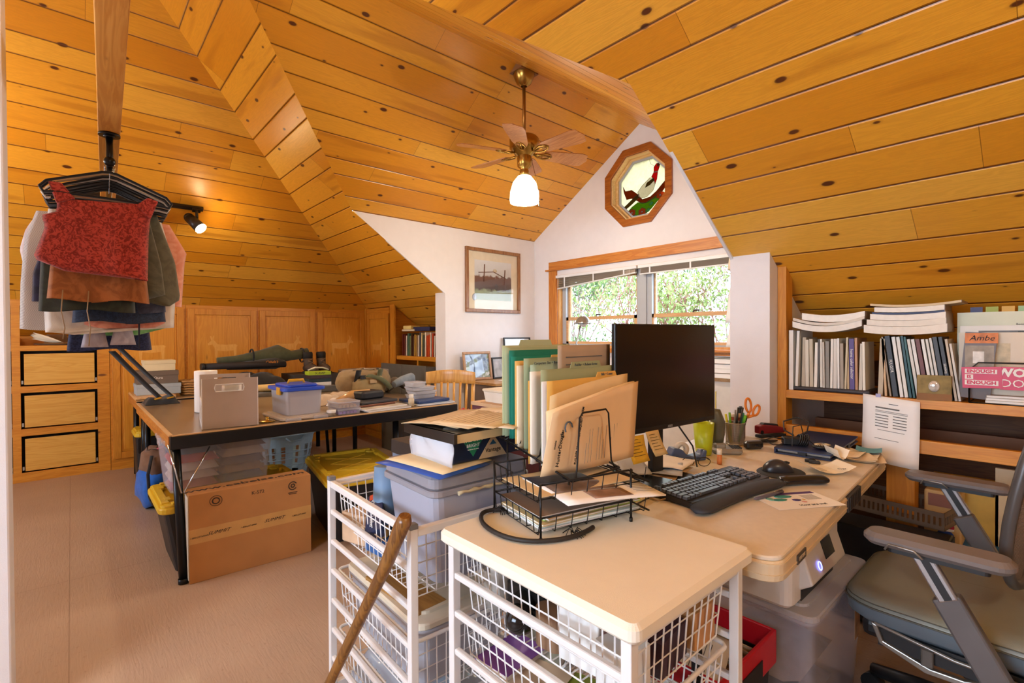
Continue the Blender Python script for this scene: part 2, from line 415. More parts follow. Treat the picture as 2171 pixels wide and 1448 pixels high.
c = mixc(nt, ramp(nt, n2.outputs[0], [(0.30, (0.35, 0.35, 0.35)), (0.36, (0, 0, 0))]), c, lin('#8d6f58'))
# plywood joints: sheets 1.22 wide (along Y) by 2.44 (along X)
def seam(nt, co, period, off, wdt):
    q = math_node(nt, 'DIVIDE', math_node(nt, 'ADD', co, off+50*period), period)
    q = math_node(nt, 'SUBTRACT', q, math_node(nt, 'FLOOR', q))
    q = math_node(nt, 'MULTIPLY', math_node(nt, 'ABSOLUTE', math_node(nt, 'SUBTRACT', q, 0.5)), period)
    return ramp(nt, math_node(nt, 'MULTIPLY', q, 100), [(0.0, (0.7, 0.7, 0.7)), (wdt, (0, 0, 0))])
sy = seam(nt, sp.outputs[1], 1.22, 0.63, 0.3); sx = seam(nt, sp.outputs[0], 2.44, 2.20, 0.25)
c = mixc(nt, sy, c, lin('#6f5646')); c = mixc(nt, sx, c, lin('#6f5646'))
L(nt, c, b.inputs['Base Color'])
bump(nt, b, math_node(nt, 'ADD', n3.outputs[0], math_node(nt, 'MULTIPLY', n2.outputs[0], 0.3)), 0.0012)

S_ = 0.68; ZK = 1.613; YK = 2.83; SL = 0.69; XLc = -5.98; YR = -0.40; ZR = ZK+S_*(YK-YR)
XW = -4.043; XR = -1.247; YW = 3.944; ZE = 2.32; XC = -2.645; ZD = 3.205; XRIGHT = 3.2; YBACK = -2.6
def zmain(y): return ZK+S_*(YK-y)
def zleft(x): return ZK+SL*(x-XLc)
def zback(y): return ZR-S_*(YR-y)
def slope_len(a): return math.hypot(1, a)

MB().bb((-6.6, YBACK-0.1, -0.12), (XRIGHT+0.1, 4.2, 0.0)).build('floor', m_floor).__setitem__('kind', 'structure')

# ceiling facing the window (two knee-wall bays and the dormer cut out of it)
xhip = lambda y: XLc+(YK-y)*S_/SL
yv0 = YK-(ZE-ZK)/S_; yv1 = YK-(ZD-ZK)/S_
polyA = [(xhip(YR), YR), (xhip(YK), YK), (-5.30, YK), (-5.30, 3.47), (XW, 3.47), (XW, yv0), (XC, yv1), (XR, yv0), (XR, 3.62), (XRIGHT, 3.62), (XRIGHT, YR)]
b0 = MB(); b0.add([(x, y, zmain(y)) for x, y in polyA], [tuple(range(len(polyA)))])
o = struct(b0.build('ceiling', m_ceil2, uvf=lambda p: (p.x, (YK-p.y)*slope_len(S_))))
# end slope above the built-in cabinets
yb = YR+(xhip(YR)-XLc)*SL/S_*-1
xb = xhip(YR)-(YR-YBACK)*S_/SL
polyB = [(xhip(YR), YR), (xb, YBACK), (-6.64, YBACK), (-6.64, YK), (xhip(YK), YK)]
b0 = MB(); b0.add([(x, y, zleft(x)) for x, y in polyB], [tuple(range(len(polyB)))])
struct(b0.build('ceiling', m_ceil, uvf=lambda p: (p.y, (p.x-XLc)*slope_len(SL))))
# unseen back slope
polyC = [(xhip(YR), YR), (XRIGHT, YR), (XRIGHT, YBACK), (xb, YBACK)]
b0 = MB(); b0.add([(x, y, zback(y)) for x, y in polyC], [tuple(range(len(polyC)))])
struct(b0.build('ceiling', m_ceil, uvf=lambda p: (p.x, p.y*slope_len(S_))))
# dormer ceilings
sd = (ZD-ZE)/(XC-XW)
b0 = MB(); b0.add([(XW, yv0, ZE), (XC, yv1, ZD), (XC, YW, ZD), (XW, YW, ZE)], [(0, 1, 2, 3)])
struct(b0.build('ceiling', m_dorm, uvf=lambda p: (p.y, (p.x-XW)*slope_len(sd))))
b0 = MB(); b0.add([(XR, yv0, ZE), (XC, yv1, ZD), (XC, YW, ZD), (XR, YW, ZE)], [(0, 1, 2, 3)])
struct(b0.build('ceiling', m_dorm, uvf=lambda p: (p.y, (XR-p.x)*slope_len(sd)+0.06)))

# dormer side walls: end faces toward the room at Y 2.73, thin white bead dipping below the boards
YF = 2.73
for nm, x0, x1 in (('wall_left', XW-0.176, XW), ('wall_right', XR, XR+0.208)):
    pts = [(YF, 0), (YW+0.15, 0), (YW+0.15, ZE), (yv0-0.012, ZE), (YF, zmain(YF)-0.010)]
    lo = 0.003 if nm == 'wall_left' else -0.012
    pts[3] = (yv0+0.03, ZE); pts[4] = (YF, zmain(YF)-0.001)
    xa, xb_ = (x1-0.016, x1) if nm == 'wall_left' else (x0, x0+0.016)
    bx_ = MB().bb((x0, YF, 0), (x1, YW+0.15, zmain(YF)-0.03))            # stud wall with its end face
    bx_.build(nm, m_white)['kind'] = 'structure'
    # single sheet of wallboard rising above the sloped boards
    tri = [(yv0+0.01, ZE), (YF, zmain(YF)-0.014), (YF, zmain(YF)-0.03), (YW+0.15, zmain(YF)-0.03), (YW+0.15, ZE)]
    struct(MB().prism(tri, xa, xb_, 'YZ').build(nm, m_white))
    xc, xd = (x0, xa) if nm == 'wall_left' else (xb_, x1)
    struct(MB().prism([(YF, zmain(YF)-0.03), (YF, zmain(YF)+0.005), (YF+0.05, zmain(YF)-0.03)], xc, xd, 'YZ').build(nm, m_white))
# gable wall with the window opening and the octagonal opening
def ngon(cx, cz, r, n=8, ph=PI/8): return [(cx+r*math.cos(ph+2*PI*i/n), cz+r*math.sin(ph+2*PI*i/n)) for i in range(n)]
WX0, WX1, WZ0, WZ1 = -3.684, -1.606, 1.13, 1.905
OCX, OCZ = -2.668, 2.640
OA = 0.295/math.cos(PI/8)
bm = bmesh.new()
outer = [(XW, 0), (XR, 0), (XR, ZE), (XC, ZD), (XW, ZE)]
hole1 = [(WX0, WZ0), (WX1, WZ0), (WX1, WZ1), (WX0, WZ1)]
hole2 = ngon(OCX, OCZ, OA)
edges = []
for loop in (outer, hole1, hole2):
    vs_ = [bm.verts.new((x, YW, z)) for x, z in loop]
    for i in range(len(vs_)): edges.append(bm.edges.new((vs_[i], vs_[(i+1) % len(vs_)])))
r = bmesh.ops.triangle_fill(bm, use_beauty=True, use_dissolve=False, edges=edges)
def inside(p, poly):
    c_ = False
    for i in range(len(poly)):
        (x1, z1), (x2, z2) = poly[i], poly[i-1]
        if (z1 > p[1]) != (z2 > p[1]) and p[0] < (x2-x1)*(p[1]-z1)/(z2-z1)+x1: c_ = not c_
    return c_
kill = [f for f in bm.faces if any(inside((f.calc_center_median().x, f.calc_center_median().z), h) for h in (hole1, hole2))]
bmesh.ops.delete(bm, geom=kill, context='FACES')
e = bmesh.ops.extrude_face_region(bm, geom=list(bm.faces))
bmesh.ops.translate(bm, vec=(0, 0.15, 0), verts=[v for v in e['geom'] if isinstance(v, bmesh.types.BMVert)])
bmesh.ops.recalc_face_normals(bm, faces=bm.faces)
me = bpy.data.meshes.new('wall_back'); bm.to_mesh(me); bm.free(); me.materials.append(m_white)
o = bpy.data.objects.new('wall_back', me); COL.objects.link(o); struct(o)

struct(MB().bb((-6.05, YK-0.012, 0), (-5.975, YK+0.1, 1.625)).build('trim_5', m_pineZ))
struct(MB().bb((-6.65, YK+0.001, 1.615), (-5.25, 3.5, 1.66)).build('ceiling', m_pineX))
struct(MB().bb((-6.65, 3.46, 0), (-5.3, 3.52, 1.66)).build('wall_left', m_pineX))
# knee-wall backs, the unseen walls that close the room
struct(MB().bb((XR+0.208, 3.60, 0), (XRIGHT, 3.66, 1.2)).build('wall_right', wood('shade-dark backing', '#4a2c16', '#6a4526', 'X', 0.7)))  # backing coloured dark for the shade deep behind the bookshelf
struct(MB().bb((-5.30, 3.40, 0), (XW-0.176, 3.46, 1.35)).build('wall_left', m_pineX))
struct(MB().bb((-5.36, YK, 0), (-5.30, 3.46, 1.62)).build('wall_left', m_pineY))
struct(MB().bb((-6.65, YBACK, 0), (-6.55, YK+0.9, 1.62)).build('wall_left', m_pineY))
struct(MB().bb((XRIGHT, YBACK, 0), (XRIGHT+0.1, 3.66, 3.85)).build('wall_right', m_white))
bk = MB()
zt = zback(YBACK)
for a, c2, z0, z1 in ((-6.6, -4.4, 0, zt), (-3.4, -1.55, 0, zt), (0.35, XRIGHT, 0, zt), (-4.4, -3.4, 0, 1.0), (-4.4, -3.4, 2.0, zt), (-1.55, 0.35, 0, 0.9), (-1.55, 0.35, 2.0, zt)):
    bk.bb((a, YBACK-0.1, z0), (c2, YBACK, z1))
struct(bk.build('wall_front', m_white))
# near wall end at the left edge of the view
struct(MB().bb((-2.41, -1.9, 0), (-2.268, -0.155, 2.79)).build('wall_front', m_white, bev=0.006))

# ---------------------------------------------------------------- window trim and window_1
m_vinyl = M('grey vinyl window', '#a9aeb4', 0.4, var=0.02)
m_sash = wood('pale sash wood', '#c79a67', '#d8b184', 'X', 0.4)
m_glass = thin_glass('window glass')
t = MB()
t.bb((-3.797, 3.922, 1.972), (-1.49, 3.944, 2.052)); t.bb((-3.835, 3.905, 1.955), (-1.46, 3.944, 1.972))
struct(t.build('trim_1', m_fir, bev=0.002))
struct(MB().bb((-3.797, 3.922, 1.10), (-3.686, 3.944, 1.955)).build('trim_2', m_firZ, bev=0.002))
struct(MB().bb((-1.604, 3.922, 1.10), (-1.49, 3.944, 1.955)).build('trim_3', m_firZ, bev=0.002))
struct(MB().bb((-3.83, 3.87, 1.085), (-1.46, 3.945, 1.13)).build('trim_4', m_fir, bev=0.003))
w1 = thing('window_1', None, None, (-2.645, 3.95, 1.13)); struct(w1)
jm = MB(); x0, x1 = WX0-w1.location.x, WX1-w1.location.x; H_ = 0.775
for bx in (((x0, -0.005, 0), (x0+0.025, 0.14, H_)), ((x1-0.025, -0.005, 0), (x1, 0.14, H_)), ((x0, -0.005, H_-0.02), (x1, 0.14, H_)), ((x0, -0.005, 0), (x1, 0.14, 0.02))): jm.bb(*bx)
jm.build('window_jamb', wood('jamb wood', '#c98d48', '#dba763', 'Z', 0.4), w1)
fr = MB()
for a, c2 in ((x0+0.025, -0.045), (0.045, x1-0.025)):
    fr.bb((a, 0.045, 0.02), (a+0.05, 0.13, H_-0.02)); fr.bb((c2-0.02, 0.045, 0.02), (c2+0.03, 0.13, H_-0.02))
fr.bb((-0.045, 0.03, 0.0), (0.045, 0.13, H_-0.02)); fr.bb((x0+.025, 0.045, H_-0.05), (x1-.025, 0.13, H_-0.02)); fr.bb((x0+.025, 0.045, 0.02), (x1-.025, 0.13, 0.035))
fr.build('window_frame', m_vinyl, w1)
for a, c2 in ((x0+0.07, -0.065), (0.075, x1-0.045)):
    for nm, y, z0, z1 in (('lower_sash', 0.05, 0.03, 0.318), ('upper_sash', 0.085, 0.285, H_-0.045)):
        s_ = MB(); wd = 0.035
        s_.bb((a, y, z0), (a+wd, y+0.03, z1)); s_.bb((c2-wd, y, z0), (c2, y+0.03, z1)); s_.bb((a, y, z1-0.033), (c2, y+0.03, z1)); s_.bb((a, y, z0), (c2, y+0.03, z0+0.03))
        so = s_.build(nm, m_sash, w1)
        MB().bb((a+wd, y+0.013, z0+0.03), (c2-wd, y+0.017, z1-0.033)).build('pane', m_glass, so)
    k = MB(); k.tube([((a+c2)/2-0.035, 0.045, 0.322), ((a+c2)/2-0.02, 0.035, 0.335), ((a+c2)/2+0.03, 0.035, 0.333)], 0.008); k.build('sash_lock', M('dark bronze', '#4a4038', 0.4, 0.6), w1)

# ---------------------------------------------------------------- octagonal stained glass window
w2 = thing('window_2', None, None, (OCX, 3.944, OCZ)); struct(w2)
def octring(bm_, r0, r1, y0, y1):
    P0 = ngon(0, 0, r0/math.cos(PI/8)); P1 = ngon(0, 0, r1/math.cos(PI/8)); V = []
    for P_, y in ((P0, y0), (P1, y0), (P1, y1), (P0, y1)): V += [(x, y, z) for x, z in P_]
    F = [(l*8+i, l*8+(i+1) % 8, ((l+1) % 4)*8+(i+1) % 8, ((l+1) % 4)*8+i) for l in range(4) for i in range(8)]
    bm_.add(V, F); return bm_
m_oct = wood('octagon frame wood', '#8c4a14', '#b46a24', 'X', 0.35)
octring(MB(), 0.361, 0.296, -0.022, 0.0).build('casing', m_oct, w2, bev=0.002)
octring(MB(), 0.298, 0.284, 0.0, 0.075).build('jamb', wood('octagon jamb', '#d6ab6a', '#ebcb93', 'X', 0.4), w2)
octring(MB(), 0.285, 0.268, 0.06, 0.10).build('stop', wood('octagon jamb', None, None), w2)
octring(MB(), 0.270, 0.250, 0.085, 0.115).build('glazing_frame', m_vinyl, w2)
def glassmat(name, c, tr=0.5):
    m = bpy.data.materials.new(name); m.use_nodes = True; nt = m.node_tree; b = nt.nodes['Principled BSDF']
    b.inputs['Roughness'].default_value = 0.25; b.inputs['Base Color'].default_value = (*lin(c), 1); 
    tl = N(nt, 'ShaderNodeBsdfTranslucent'); no = N(nt, 'ShaderNodeTexNoise'); no.inputs['Scale'].default_value = 9; no.inputs['Distortion'].default_value = 2
    cc = tuple(v*0.8 for v in lin(c)); L(nt, ramp(nt, no.outputs[0], [(0.3, tuple(v*0.8 for v in cc)), (0.7, cc)]), tl.inputs[0])
    mx = N(nt, 'ShaderNodeMixShader'); mx.inputs[0].default_value = 0.85
    L(nt, b.outputs[0], mx.inputs[1]); L(nt, tl.outputs[0], mx.inputs[2]); L(nt, mx.outputs[0], nt.nodes['Material Output'].inputs[0]); return m
g_cream = glassmat('cream art glass', '#efe6c8'); g_brown = glassmat('brown art glass', '#a04a18'); g_red = glassmat('red art glass', '#e02a2a'); g_green = glassmat('green art glass', '#7ab020')
g_mint = glassmat('mint art glass', '#6ad890'); g_orange = glassmat('orange art glass', '#f07038'); g_olive = glassmat('olive art glass', '#7a6428'); g_pale = glassmat('pale art glass', '#f4f0e8')
MB().prism(ngon(0, 0, 0.252/math.cos(PI/8)), 0.098, 0.101, 'XZ').build('art_glass', g_cream, w2)
lead = M('lead came', '#3a3430', 0.5, 0.4)
SG = 0.25/310.0
def sg(pts): return [((x-715)*SG*1.04, -(z-755)*SG*0.80) for x, z in pts]   # traced shapes of the bird window
lb = MB(); kk = 0
def piece(nm, pts, mat, y=0.0972):
    global kk
    P_ = sg(pts); kk += 1; yy = y-0.0004*kk
    MB().prism(P_, yy, yy+0.0008, 'XZ').build(nm, mat, w2)
    lb.tube([(a, yy-0.0003, c2) for a, c2 in P_], 0.0016, 5, closed=True)
piece('branch', [(440, 660), (475, 740), (560, 745), (640, 830), (700, 920), (800, 910), (880, 850), (960, 760), (1027, 690), (1027, 770), (950, 880), (880, 940), (760, 985), (690, 980), (640, 930), (560, 870), (490, 870), (455, 760)], g_brown)
piece('foliage', [(480, 1080), (560, 1000), (640, 950), (740, 980), (850, 930), (930, 880), (960, 930), (880, 1010), (820, 1080), (760, 1130), (650, 1160), (570, 1150)], g_green)
piece('bird_tail', [(410, 1010), (500, 940), (610, 850), (660, 825), (660, 880), (560, 960), (470, 1020)], g_olive)
piece('bird_body', [(640, 800), (700, 720), (800, 635), (850, 660), (870, 740), (840, 830), (760, 900), (690, 900), (650, 870)], g_pale)
piece('bird_wing', [(740, 760), (760, 700), (840, 655), (855, 690), (800, 740)], g_olive)
piece('bird_neck', [(820, 630), (850, 570), (850, 500), (880, 460), (930, 460), (920, 520), (900, 580), (890, 680), (865, 750), (850, 670)], g_red)
piece('bird_collar', [(848, 565), (900, 570), (898, 585), (846, 580)], g_pale)
piece('bird_face', [(890, 470), (925, 455), (935, 480), (900, 510)], g_brown)
for cx, cy in ((565, 1085), (700, 1100), (930, 920)):
    piece('flower', [(cx+55*math.cos(a*PI/6)*(1 if a % 2 else 0.8), cy+60*math.sin(a*PI/6)*(1 if a % 2 else 0.8)) for a in range(12)], g_orange)
    piece('flower_center', [(cx+12*math.cos(a*PI/3), cy+14*math.sin(a*PI/3)) for a in range(6)], g_pale)
for cx, cy in ((495, 1065), (780, 1095), (600, 1150), (820, 1010)): piece('leaf', [(cx-30, cy+20), (cx, cy-28), (cx+30, cy-8), (cx+10, cy+24)], g_mint)
for ln in ([(790, 370), (810, 440), (850, 480)], [(930, 465), (975, 470), (1030, 450)]): lb.tube([(a, 0.0965, c2) for a, c2 in sg(ln)], 0.0014, 5)
lb.build('lead_came', lead, w2)

# ---------------------------------------------------------------- mini blinds
m_blind = M('taupe blind slats', '#b3a596', 0.5, var=0.03); m_rail = M('blind head rail', '#dfe0e2', 0.4, var=0.01)
def blind(x0, x1, zl, zr, label):
    t_ = thing('mini_blind', label, 'window blind', ((x0+x1)/2, 3.93, 1.87), group='mini blinds in the dormer window')
    h = (x1-x0)/2
    MB().bb((-h, -0.02, 0.0), (h, 0.015, 0.028)).build('head_rail', m_rail, t_)
    s_ = MB()
    for i in range(16):
        f = i/15.0
        a = Vector((-h+0.02, 0, -0.006-f*(1.87-zl-0.012))); b_ = Vector((h-0.02, 0, -0.006-f*(1.87-zr-0.012)))
        d = b_-a; ang = math.atan2(d.z, d.x)
        s_.box((a+b_)/2, (d.length, 0.025, 0.0012), (0.12*(i % 3-1), -ang, 0))
    s_.build('slats', m_blind, t_)
    br = MB(); a = Vector((-h+0.015, 0, zl-1.87)); b_ = Vector((h-0.015, 0, zr-1.87)); d = b_-a
    br.box((a+b_)/2, (d.length, 0.026, 0.010), (0, -math.atan2(d.z, d.x), 0)); br.build('bottom_rail', m_rail, t_)
    for fx in (0.12, 0.5, 0.86):
        MB().bb((-h+2*h*fx-0.008, -0.016, lerp(zl, zr, fx)-1.87), (-h+2*h*fx+0.008, -0.0145, 0)).build('ladder_tape', m_rail, t_)
    MB().tube([(h-0.07, -0.022, 0.0), (h-0.075, -0.025, -0.25), (h-0.07, -0.022, -0.42)], 0.0015, 5).build('cord', m_rail, t_)
blind(-3.68, -2.66, 1.755, 1.835, 'taupe mini blind hanging crooked over the left sash, its left end sagging')
blind(-2.645, -1.61, 1.815, 1.815, 'taupe mini blind drawn up level over the right sash')

# ---------------------------------------------------------------- outside: trees seen through the dormer window
m_bark = M('bark', '#8d7a72', 0.9, var=0.2, scale=30); m_bark2 = M('reddish bark', '#94665c', 0.9, var=0.2, scale=30)
greens = [M('leaf green', '#62824a', 0.7, var=0.3, scale=3), M('leaf dark green', '#40602f', 0.7, var=0.3, scale=3), M('leaf yellow green', '#869a58', 0.7, var=0.3, scale=3)]
rng = random.Random(3)
def tree(x, y, z, h, spread, nl, mat, bark, label, cat='tree', ls=0.07):
    t_ = thing('garden_tree', label, cat, (x, y, z), group='trees and shrubs outside the window')
    tr = MB(); tips = []
    def grow(p, d, l, r, lv):
        q = p+d*l; mid = (p+q)/2+Vector((rng.uniform(-1, 1), rng.uniform(-1, 1), rng.uniform(-1, 1)))*l*0.08
        tr.tube([p, mid, q], [r, r*0.85, r*0.7], 5, cap=False); tips.append((mid, r)); tips.append((q, r))
        if lv > 0:
            for k_ in range(3 if lv > 1 else 4):
                nd = (d+Vector((rng.uniform(-1, 1), rng.uniform(-1, 1)*0.8, rng.uniform(-0.5, 0.9)))*spread).normalized()
                grow(q, nd, l*rng.uniform(0.6, 0.85), r*0.6, lv-1)
    for s_ in range(3): grow(Vector((rng.uniform(-.3, .3), rng.uniform(-.2, .2), 0)), Vector((rng.uniform(-.25, .25), rng.uniform(-.1, .1), 1)).normalized(), h*0.42, 0.03, 4)
    tr.build('branches', bark, t_)
    lf = MB()
    for i in range(nl):
        p, r_ = rng.choice(tips); p = p+Vector((rng.gauss(0, .18), rng.gauss(0, .18), rng.gauss(0, .15)))
        e1 = Euler((rng.uniform(0, 6), rng.uniform(0, 6), rng.uniform(0, 6))).to_matrix(); s2 = ls*rng.uniform(0.6, 1.3)
        lf.add([p+e1 @ Vector(q) for q in ((-s2, 0, 0), (0, s2*.45, 0.01), (s2, 0, 0), (0, -s2*.45, 0.01))], [(0, 1, 2, 3)])
    lf.build('foliage', mat, t_)
for (x_, y_, h_, sp_, n_, mm, bk_, lb_) in (
    (-6.3, 7.4, 3.0, 0.7, 6500, 0, m_bark, 'mid green leafy shrub outside the left window sash'),
    (-4.6, 6.6, 2.4, 0.8, 4200, 2, m_bark2, 'pale yellow-green shrub with bare twigs outside the window centre'),
    (-2.9, 7.2, 2.6, 0.8, 3600, 2, m_bark2, 'twiggy reddish branches with sparse pale leaves outside the right sash'),
    (-4.4, 9.6, 3.6, 0.7, 6000, 1, m_bark, 'darker green tree farther off between the two sashes'),
    (-8.6, 9.4, 3.6, 0.7, 6500, 1, m_bark, 'dark green tree farthest left outside the dormer window'),
    (-5.4, 5.9, 1.35, 0.9, 3800, 0, m_bark, 'low green shrub close below the left sash'),
    (-3.4, 5.8, 1.35, 0.9, 3400, 2, m_bark2, 'low yellowish shrub close below the right sash'),
    (-7.2, 6.3, 1.45, 0.9, 3800, 1, m_bark, 'low dark shrub at the far left outside the window'),
    (-1.3, 8.6, 3.2, 0.8, 3000, 0, m_bark, 'thin pale tree behind the papers at the right end of the window')):
    tree(x_, y_, -0.6, h_, sp_, n_, greens[mm], bk_, lb_, ls=0.036)
struct(MB().bb((-30, 4.6, -3.2), (20, 30, -0.6)).build('floor', M('garden ground', '#6a6a50', 0.95, var=0.2, scale=2)))
# ================================================================ BUILT-IN CABINETS, LEFT WALL
XF = -6.02; XB = -6.5
m_slide = M('steel slide', '#b8b8b4', 0.35, 0.8)
d_ = thing('dresser', 'built-in pine dresser with two columns of flush drawers under open cubbies', 'built-in dresser', (XF, -0.35, 0))
fy = lambda y: y+0.35
ff = MB()
for a, c2 in ((-1.03, -0.93), (-0.384, -0.331), (0.179, 0.268)): ff.bb((-0.02, fy(a), 0.0), (0, fy(c2), 1.60))
rails = ((0.0, 0.082), (0.40, 0.462), (0.776, 0.833), (1.14, 1.187), (1.532, 1.60))
for z0, z1 in rails: ff.bb((-0.0205, fy(-1.03), z0), (-0.0005, fy(0.268), z1))
ff.build('face_frame', m_pineY, d_, bev=0.0015)
cc_ = MB(); cc_.bb((XB-XF, fy(-1.03), 0.02), (XB-XF+0.02, fy(0.268), 1.34))
for y in (-1.03, -0.358, 0.25): cc_.bb((XB-XF, fy(y)-0.009, 0.02), (-0.02, fy(y)+0.009, 1.25))
for z in (1.175,): cc_.bb((XB-XF, fy(-1.03), z-0.015), (-0.02, fy(0.268), z+0.010))
cc_.build('carcass', m_pineY, d_)
inn = MB()
for z0, z1 in ((0.083, 0.399), (0.463, 0.775), (0.834, 1.139)):
    for a, c2 in ((-0.93, -0.384), (-0.331, 0.179)): inn.bb((-0.09, fy(a), z0), (-0.085, fy(c2), z1))
inn.build('drawer_gap_shade', m_dark, d_)  # near-black sheets stand in for the shade behind the drawer fronts
for (z0, z1), dz in zip(((0.082, 0.40), (0.462, 0.776), (0.833, 1.14)), (0, 0, 0)):
    for a, c2 in ((-0.93, -0.384), (-0.331, 0.179)):
        dr = MB().bb((-0.028, fy(a)+0.022, z0+0.012), (-0.010, fy(c2)-0.020, z1-0.026)).build('drawer', m_draw, d_)
        dr2 = MB()
        for y in (fy(a)+0.010, fy(c2)-0.010): dr2.bb((-0.03, y-0.006, z0+0.02), (-0.012, y+0.006, z0+0.05))
        dr2.build('slide', m_slide, dr)
# hat with a feather in the upper cubby; a dark cap left of it
def deer():
    return [(-0.13, 0.02), (-0.125, -0.10), (-0.105, -0.10), (-0.10, -0.02), (-0.02, -0.03), (0.06, -0.02), (0.065, -0.10), (0.085, -0.10), (0.09, 0.01), (0.11, 0.05), (0.15, 0.04), (0.155, 0.06), (0.12, 0.09), (0.135, 0.14), (0.12, 0.14), (0.115, 0.11), (0.10, 0.15), (0.09, 0.145), (0.10, 0.10), (0.085, 0.085), (0.06, 0.05), (-0.03, 0.045), (-0.12, 0.05), (-0.14, 0.035)]
m_deer = wood('deer stencil', '#e2a244', '#efb75c', 'Z', 0.5)
def cab_door(parent, w, z0, z1, x=0.0, y0=0.0, nm='door', flip=False, stencil=True):
    """frame-and-panel door; local: width along +y, face toward +x"""
    fr_ = MB(); sw = 0.062
    fr_.bb((x, y0, z0), (x+0.02, y0+sw, z1)); fr_.bb((x, y0+w-sw, z0), (x+0.02, y0+w, z1))
    fr_.bb((x, y0+sw, z0), (x+0.0195, y0+w-sw, z0+sw)); fr_.bb((x, y0+sw, z1-sw), (x+0.0195, y0+w-sw, z1))
    d = fr_.build(nm, m_pineZ, parent, bev=0.003)
    p_ = MB(); p_.bb((x, y0+sw, z0+sw), (x+0.008, y0+w-sw, z1-sw)); p_.bb((x, y0+sw+0.02, z0+sw+0.02), (x+0.013, y0+w-sw-0.02, z1-sw-0.02))
    p_.build('panel', m_panel, d, bev=0.004)
    if stencil:
        s_ = -1 if flip else 1
        MB().prism([(y0+w/2+s_*a*0.95, z1-0.42+c2*0.95) for a, c2 in deer()], x+0.0125, x+0.0137, 'YZ').build('stencil', m_deer, d)
    return d
units = ((0.270, 0.878), (0.878, 1.558), (1.558, 2.202), (2.202, 2.83))
wlab = ('tall pine cabinet door unit right of the drawers, behind the strap bag', 'pine cabinet with stencilled panel behind the paper towel roll', 'pine cabinet with knotty panel behind the gun cases', 'pine corner cabinet left of the inside corner of the knee wall')
for (a, c2), lb_ in zip(units, wlab):
    u_ = thing('built_in_cabinet', lb_, 'cabinet', (XF, a, 0), group='pine cabinets along the left knee wall')
    w_ = c2-a; body = MB()
    body.bb((XB-XF, 0.001, 0.0), (-0.005, w_-0.001, 1.34)); body.bb((-0.03, 0.001, 0.0), (0, w_-0.001, 1.598)); body.build('body', m_pineY, u_)
    MB().bb((0, 0.001, 0.0), (0.012, w_-0.001, 0.075)).build('base_rail', m_pineY, u_)
    cab_door(u_, w_-0.03, 0.10, 1.55, 0.0, 0.015, flip=(a < 1))
# return cabinet facing the viewer
r_ = thing('built_in_cabinet', 'narrow pine cabinet on the short return beside the small bookshelf', 'cabinet', (-5.98, YK, 0), -PI/2)
# local +x faces world -Y; local +y runs world +X
MB().bb((-0.45, 0.0, 0.0), (-0.002, 0.665, 1.15)).build('body', m_pineY, r_)
MB().bb((-0.03, 0.0, 1.15), (-0.001, 0.60, 1.60)).build('top_panel', m_pineY, r_)
cab_door(r_, 0.56, 0.10, 1.53, 0.0, 0.045, stencil=True)
MB().bb((0, 0.0, 0.0), (0.015, 0.665, 0.08)).build('base_rail', m_pineY, r_)
MB().bb((0, 0.665, 0.0), (0.02, 0.76, 1.625)).build('post', m_pineZ, r_)
# ================================================================ WORK TABLES AND WHAT LIES ON THEM
RYX = (PI/2, 0, PI/2)      # print on a face looking toward +X
RXZ = (PI/2, 0, 0)         # print on a face looking toward -Y
RTOP = (0, 0, PI/2)        # print on a top face, reading along +Y
blk = M('black satin metal', '#15171b', 0.32, 0.5); blkpl = M('black plastic', '#191a1c', 0.45); ink = M('black print', '#1c1a1a', 0.7)
m_chrome = M('chrome', '#c9ccd0', 0.15, 1.0); white_pl = M('white plastic', '#e6e4de', 0.4, var=0.02); card = M('corrugated cardboard', '#b5804a', 0.85, var=0.07, scale=6, bmp=0.0004, bscale=90)
card_d = M('cardboard dark', '#8f6238', 0.85); paper = M('white paper', '#f0ede8', 0.8, var=0.02); cream = M('cream paper', '#e3cfa4', 0.8, var=0.04); inkg = M('grey print', '#6a6866', 0.7)
def table(name, label, loc, X, Y, H, wood_end=True, group=None):
    """local origin at the corner (x0,y0); X depth (negative world X), Y length"""
    t = thing(name, label, 'table', loc, 0, group)
    MB().bb((0, 0, H-0.018), (X, Y, H)).build('table_top', M('brown laminate top', '#7d6a52', 0.28, var=0.08, scale=3), t)
    e = MB(); e.bb((X-0.03, -0.008, H-0.075), (X+0.012, Y+0.008, H-0.004)); e.build('front_rail', M('black rail', '#17181c', 0.35, 0.3), t, bev=0.006)
    e = MB(); e.bb((0.0, -0.012, H-0.075), (X-0.03, 0.014, H-0.004)); e.build('end_rail', m_fir if wood_end else M('black rail', None), t, bev=0.003)
    e = MB(); e.bb((0.0, Y-0.014, H-0.075), (X-0.03, Y+0.008, H-0.004)); e.build('end_rail', M('black rail', None), t)
    e = MB()
    e.bb((X-0.004, 0, H-0.004), (X+0.013, Y, H+0.002)); e.bb((0, -0.013, H-0.004), (X, 0.006, H+0.002))
    e.build('edge_trim', M('pale edge band', '#cba777', 0.4), t)
    return t
tA = table('work_table', 'long brown-topped work table with black rail and tubular legs in the middle of the attic', (-4.83, 0.385, 0), 1.73, 1.80, 0.74)
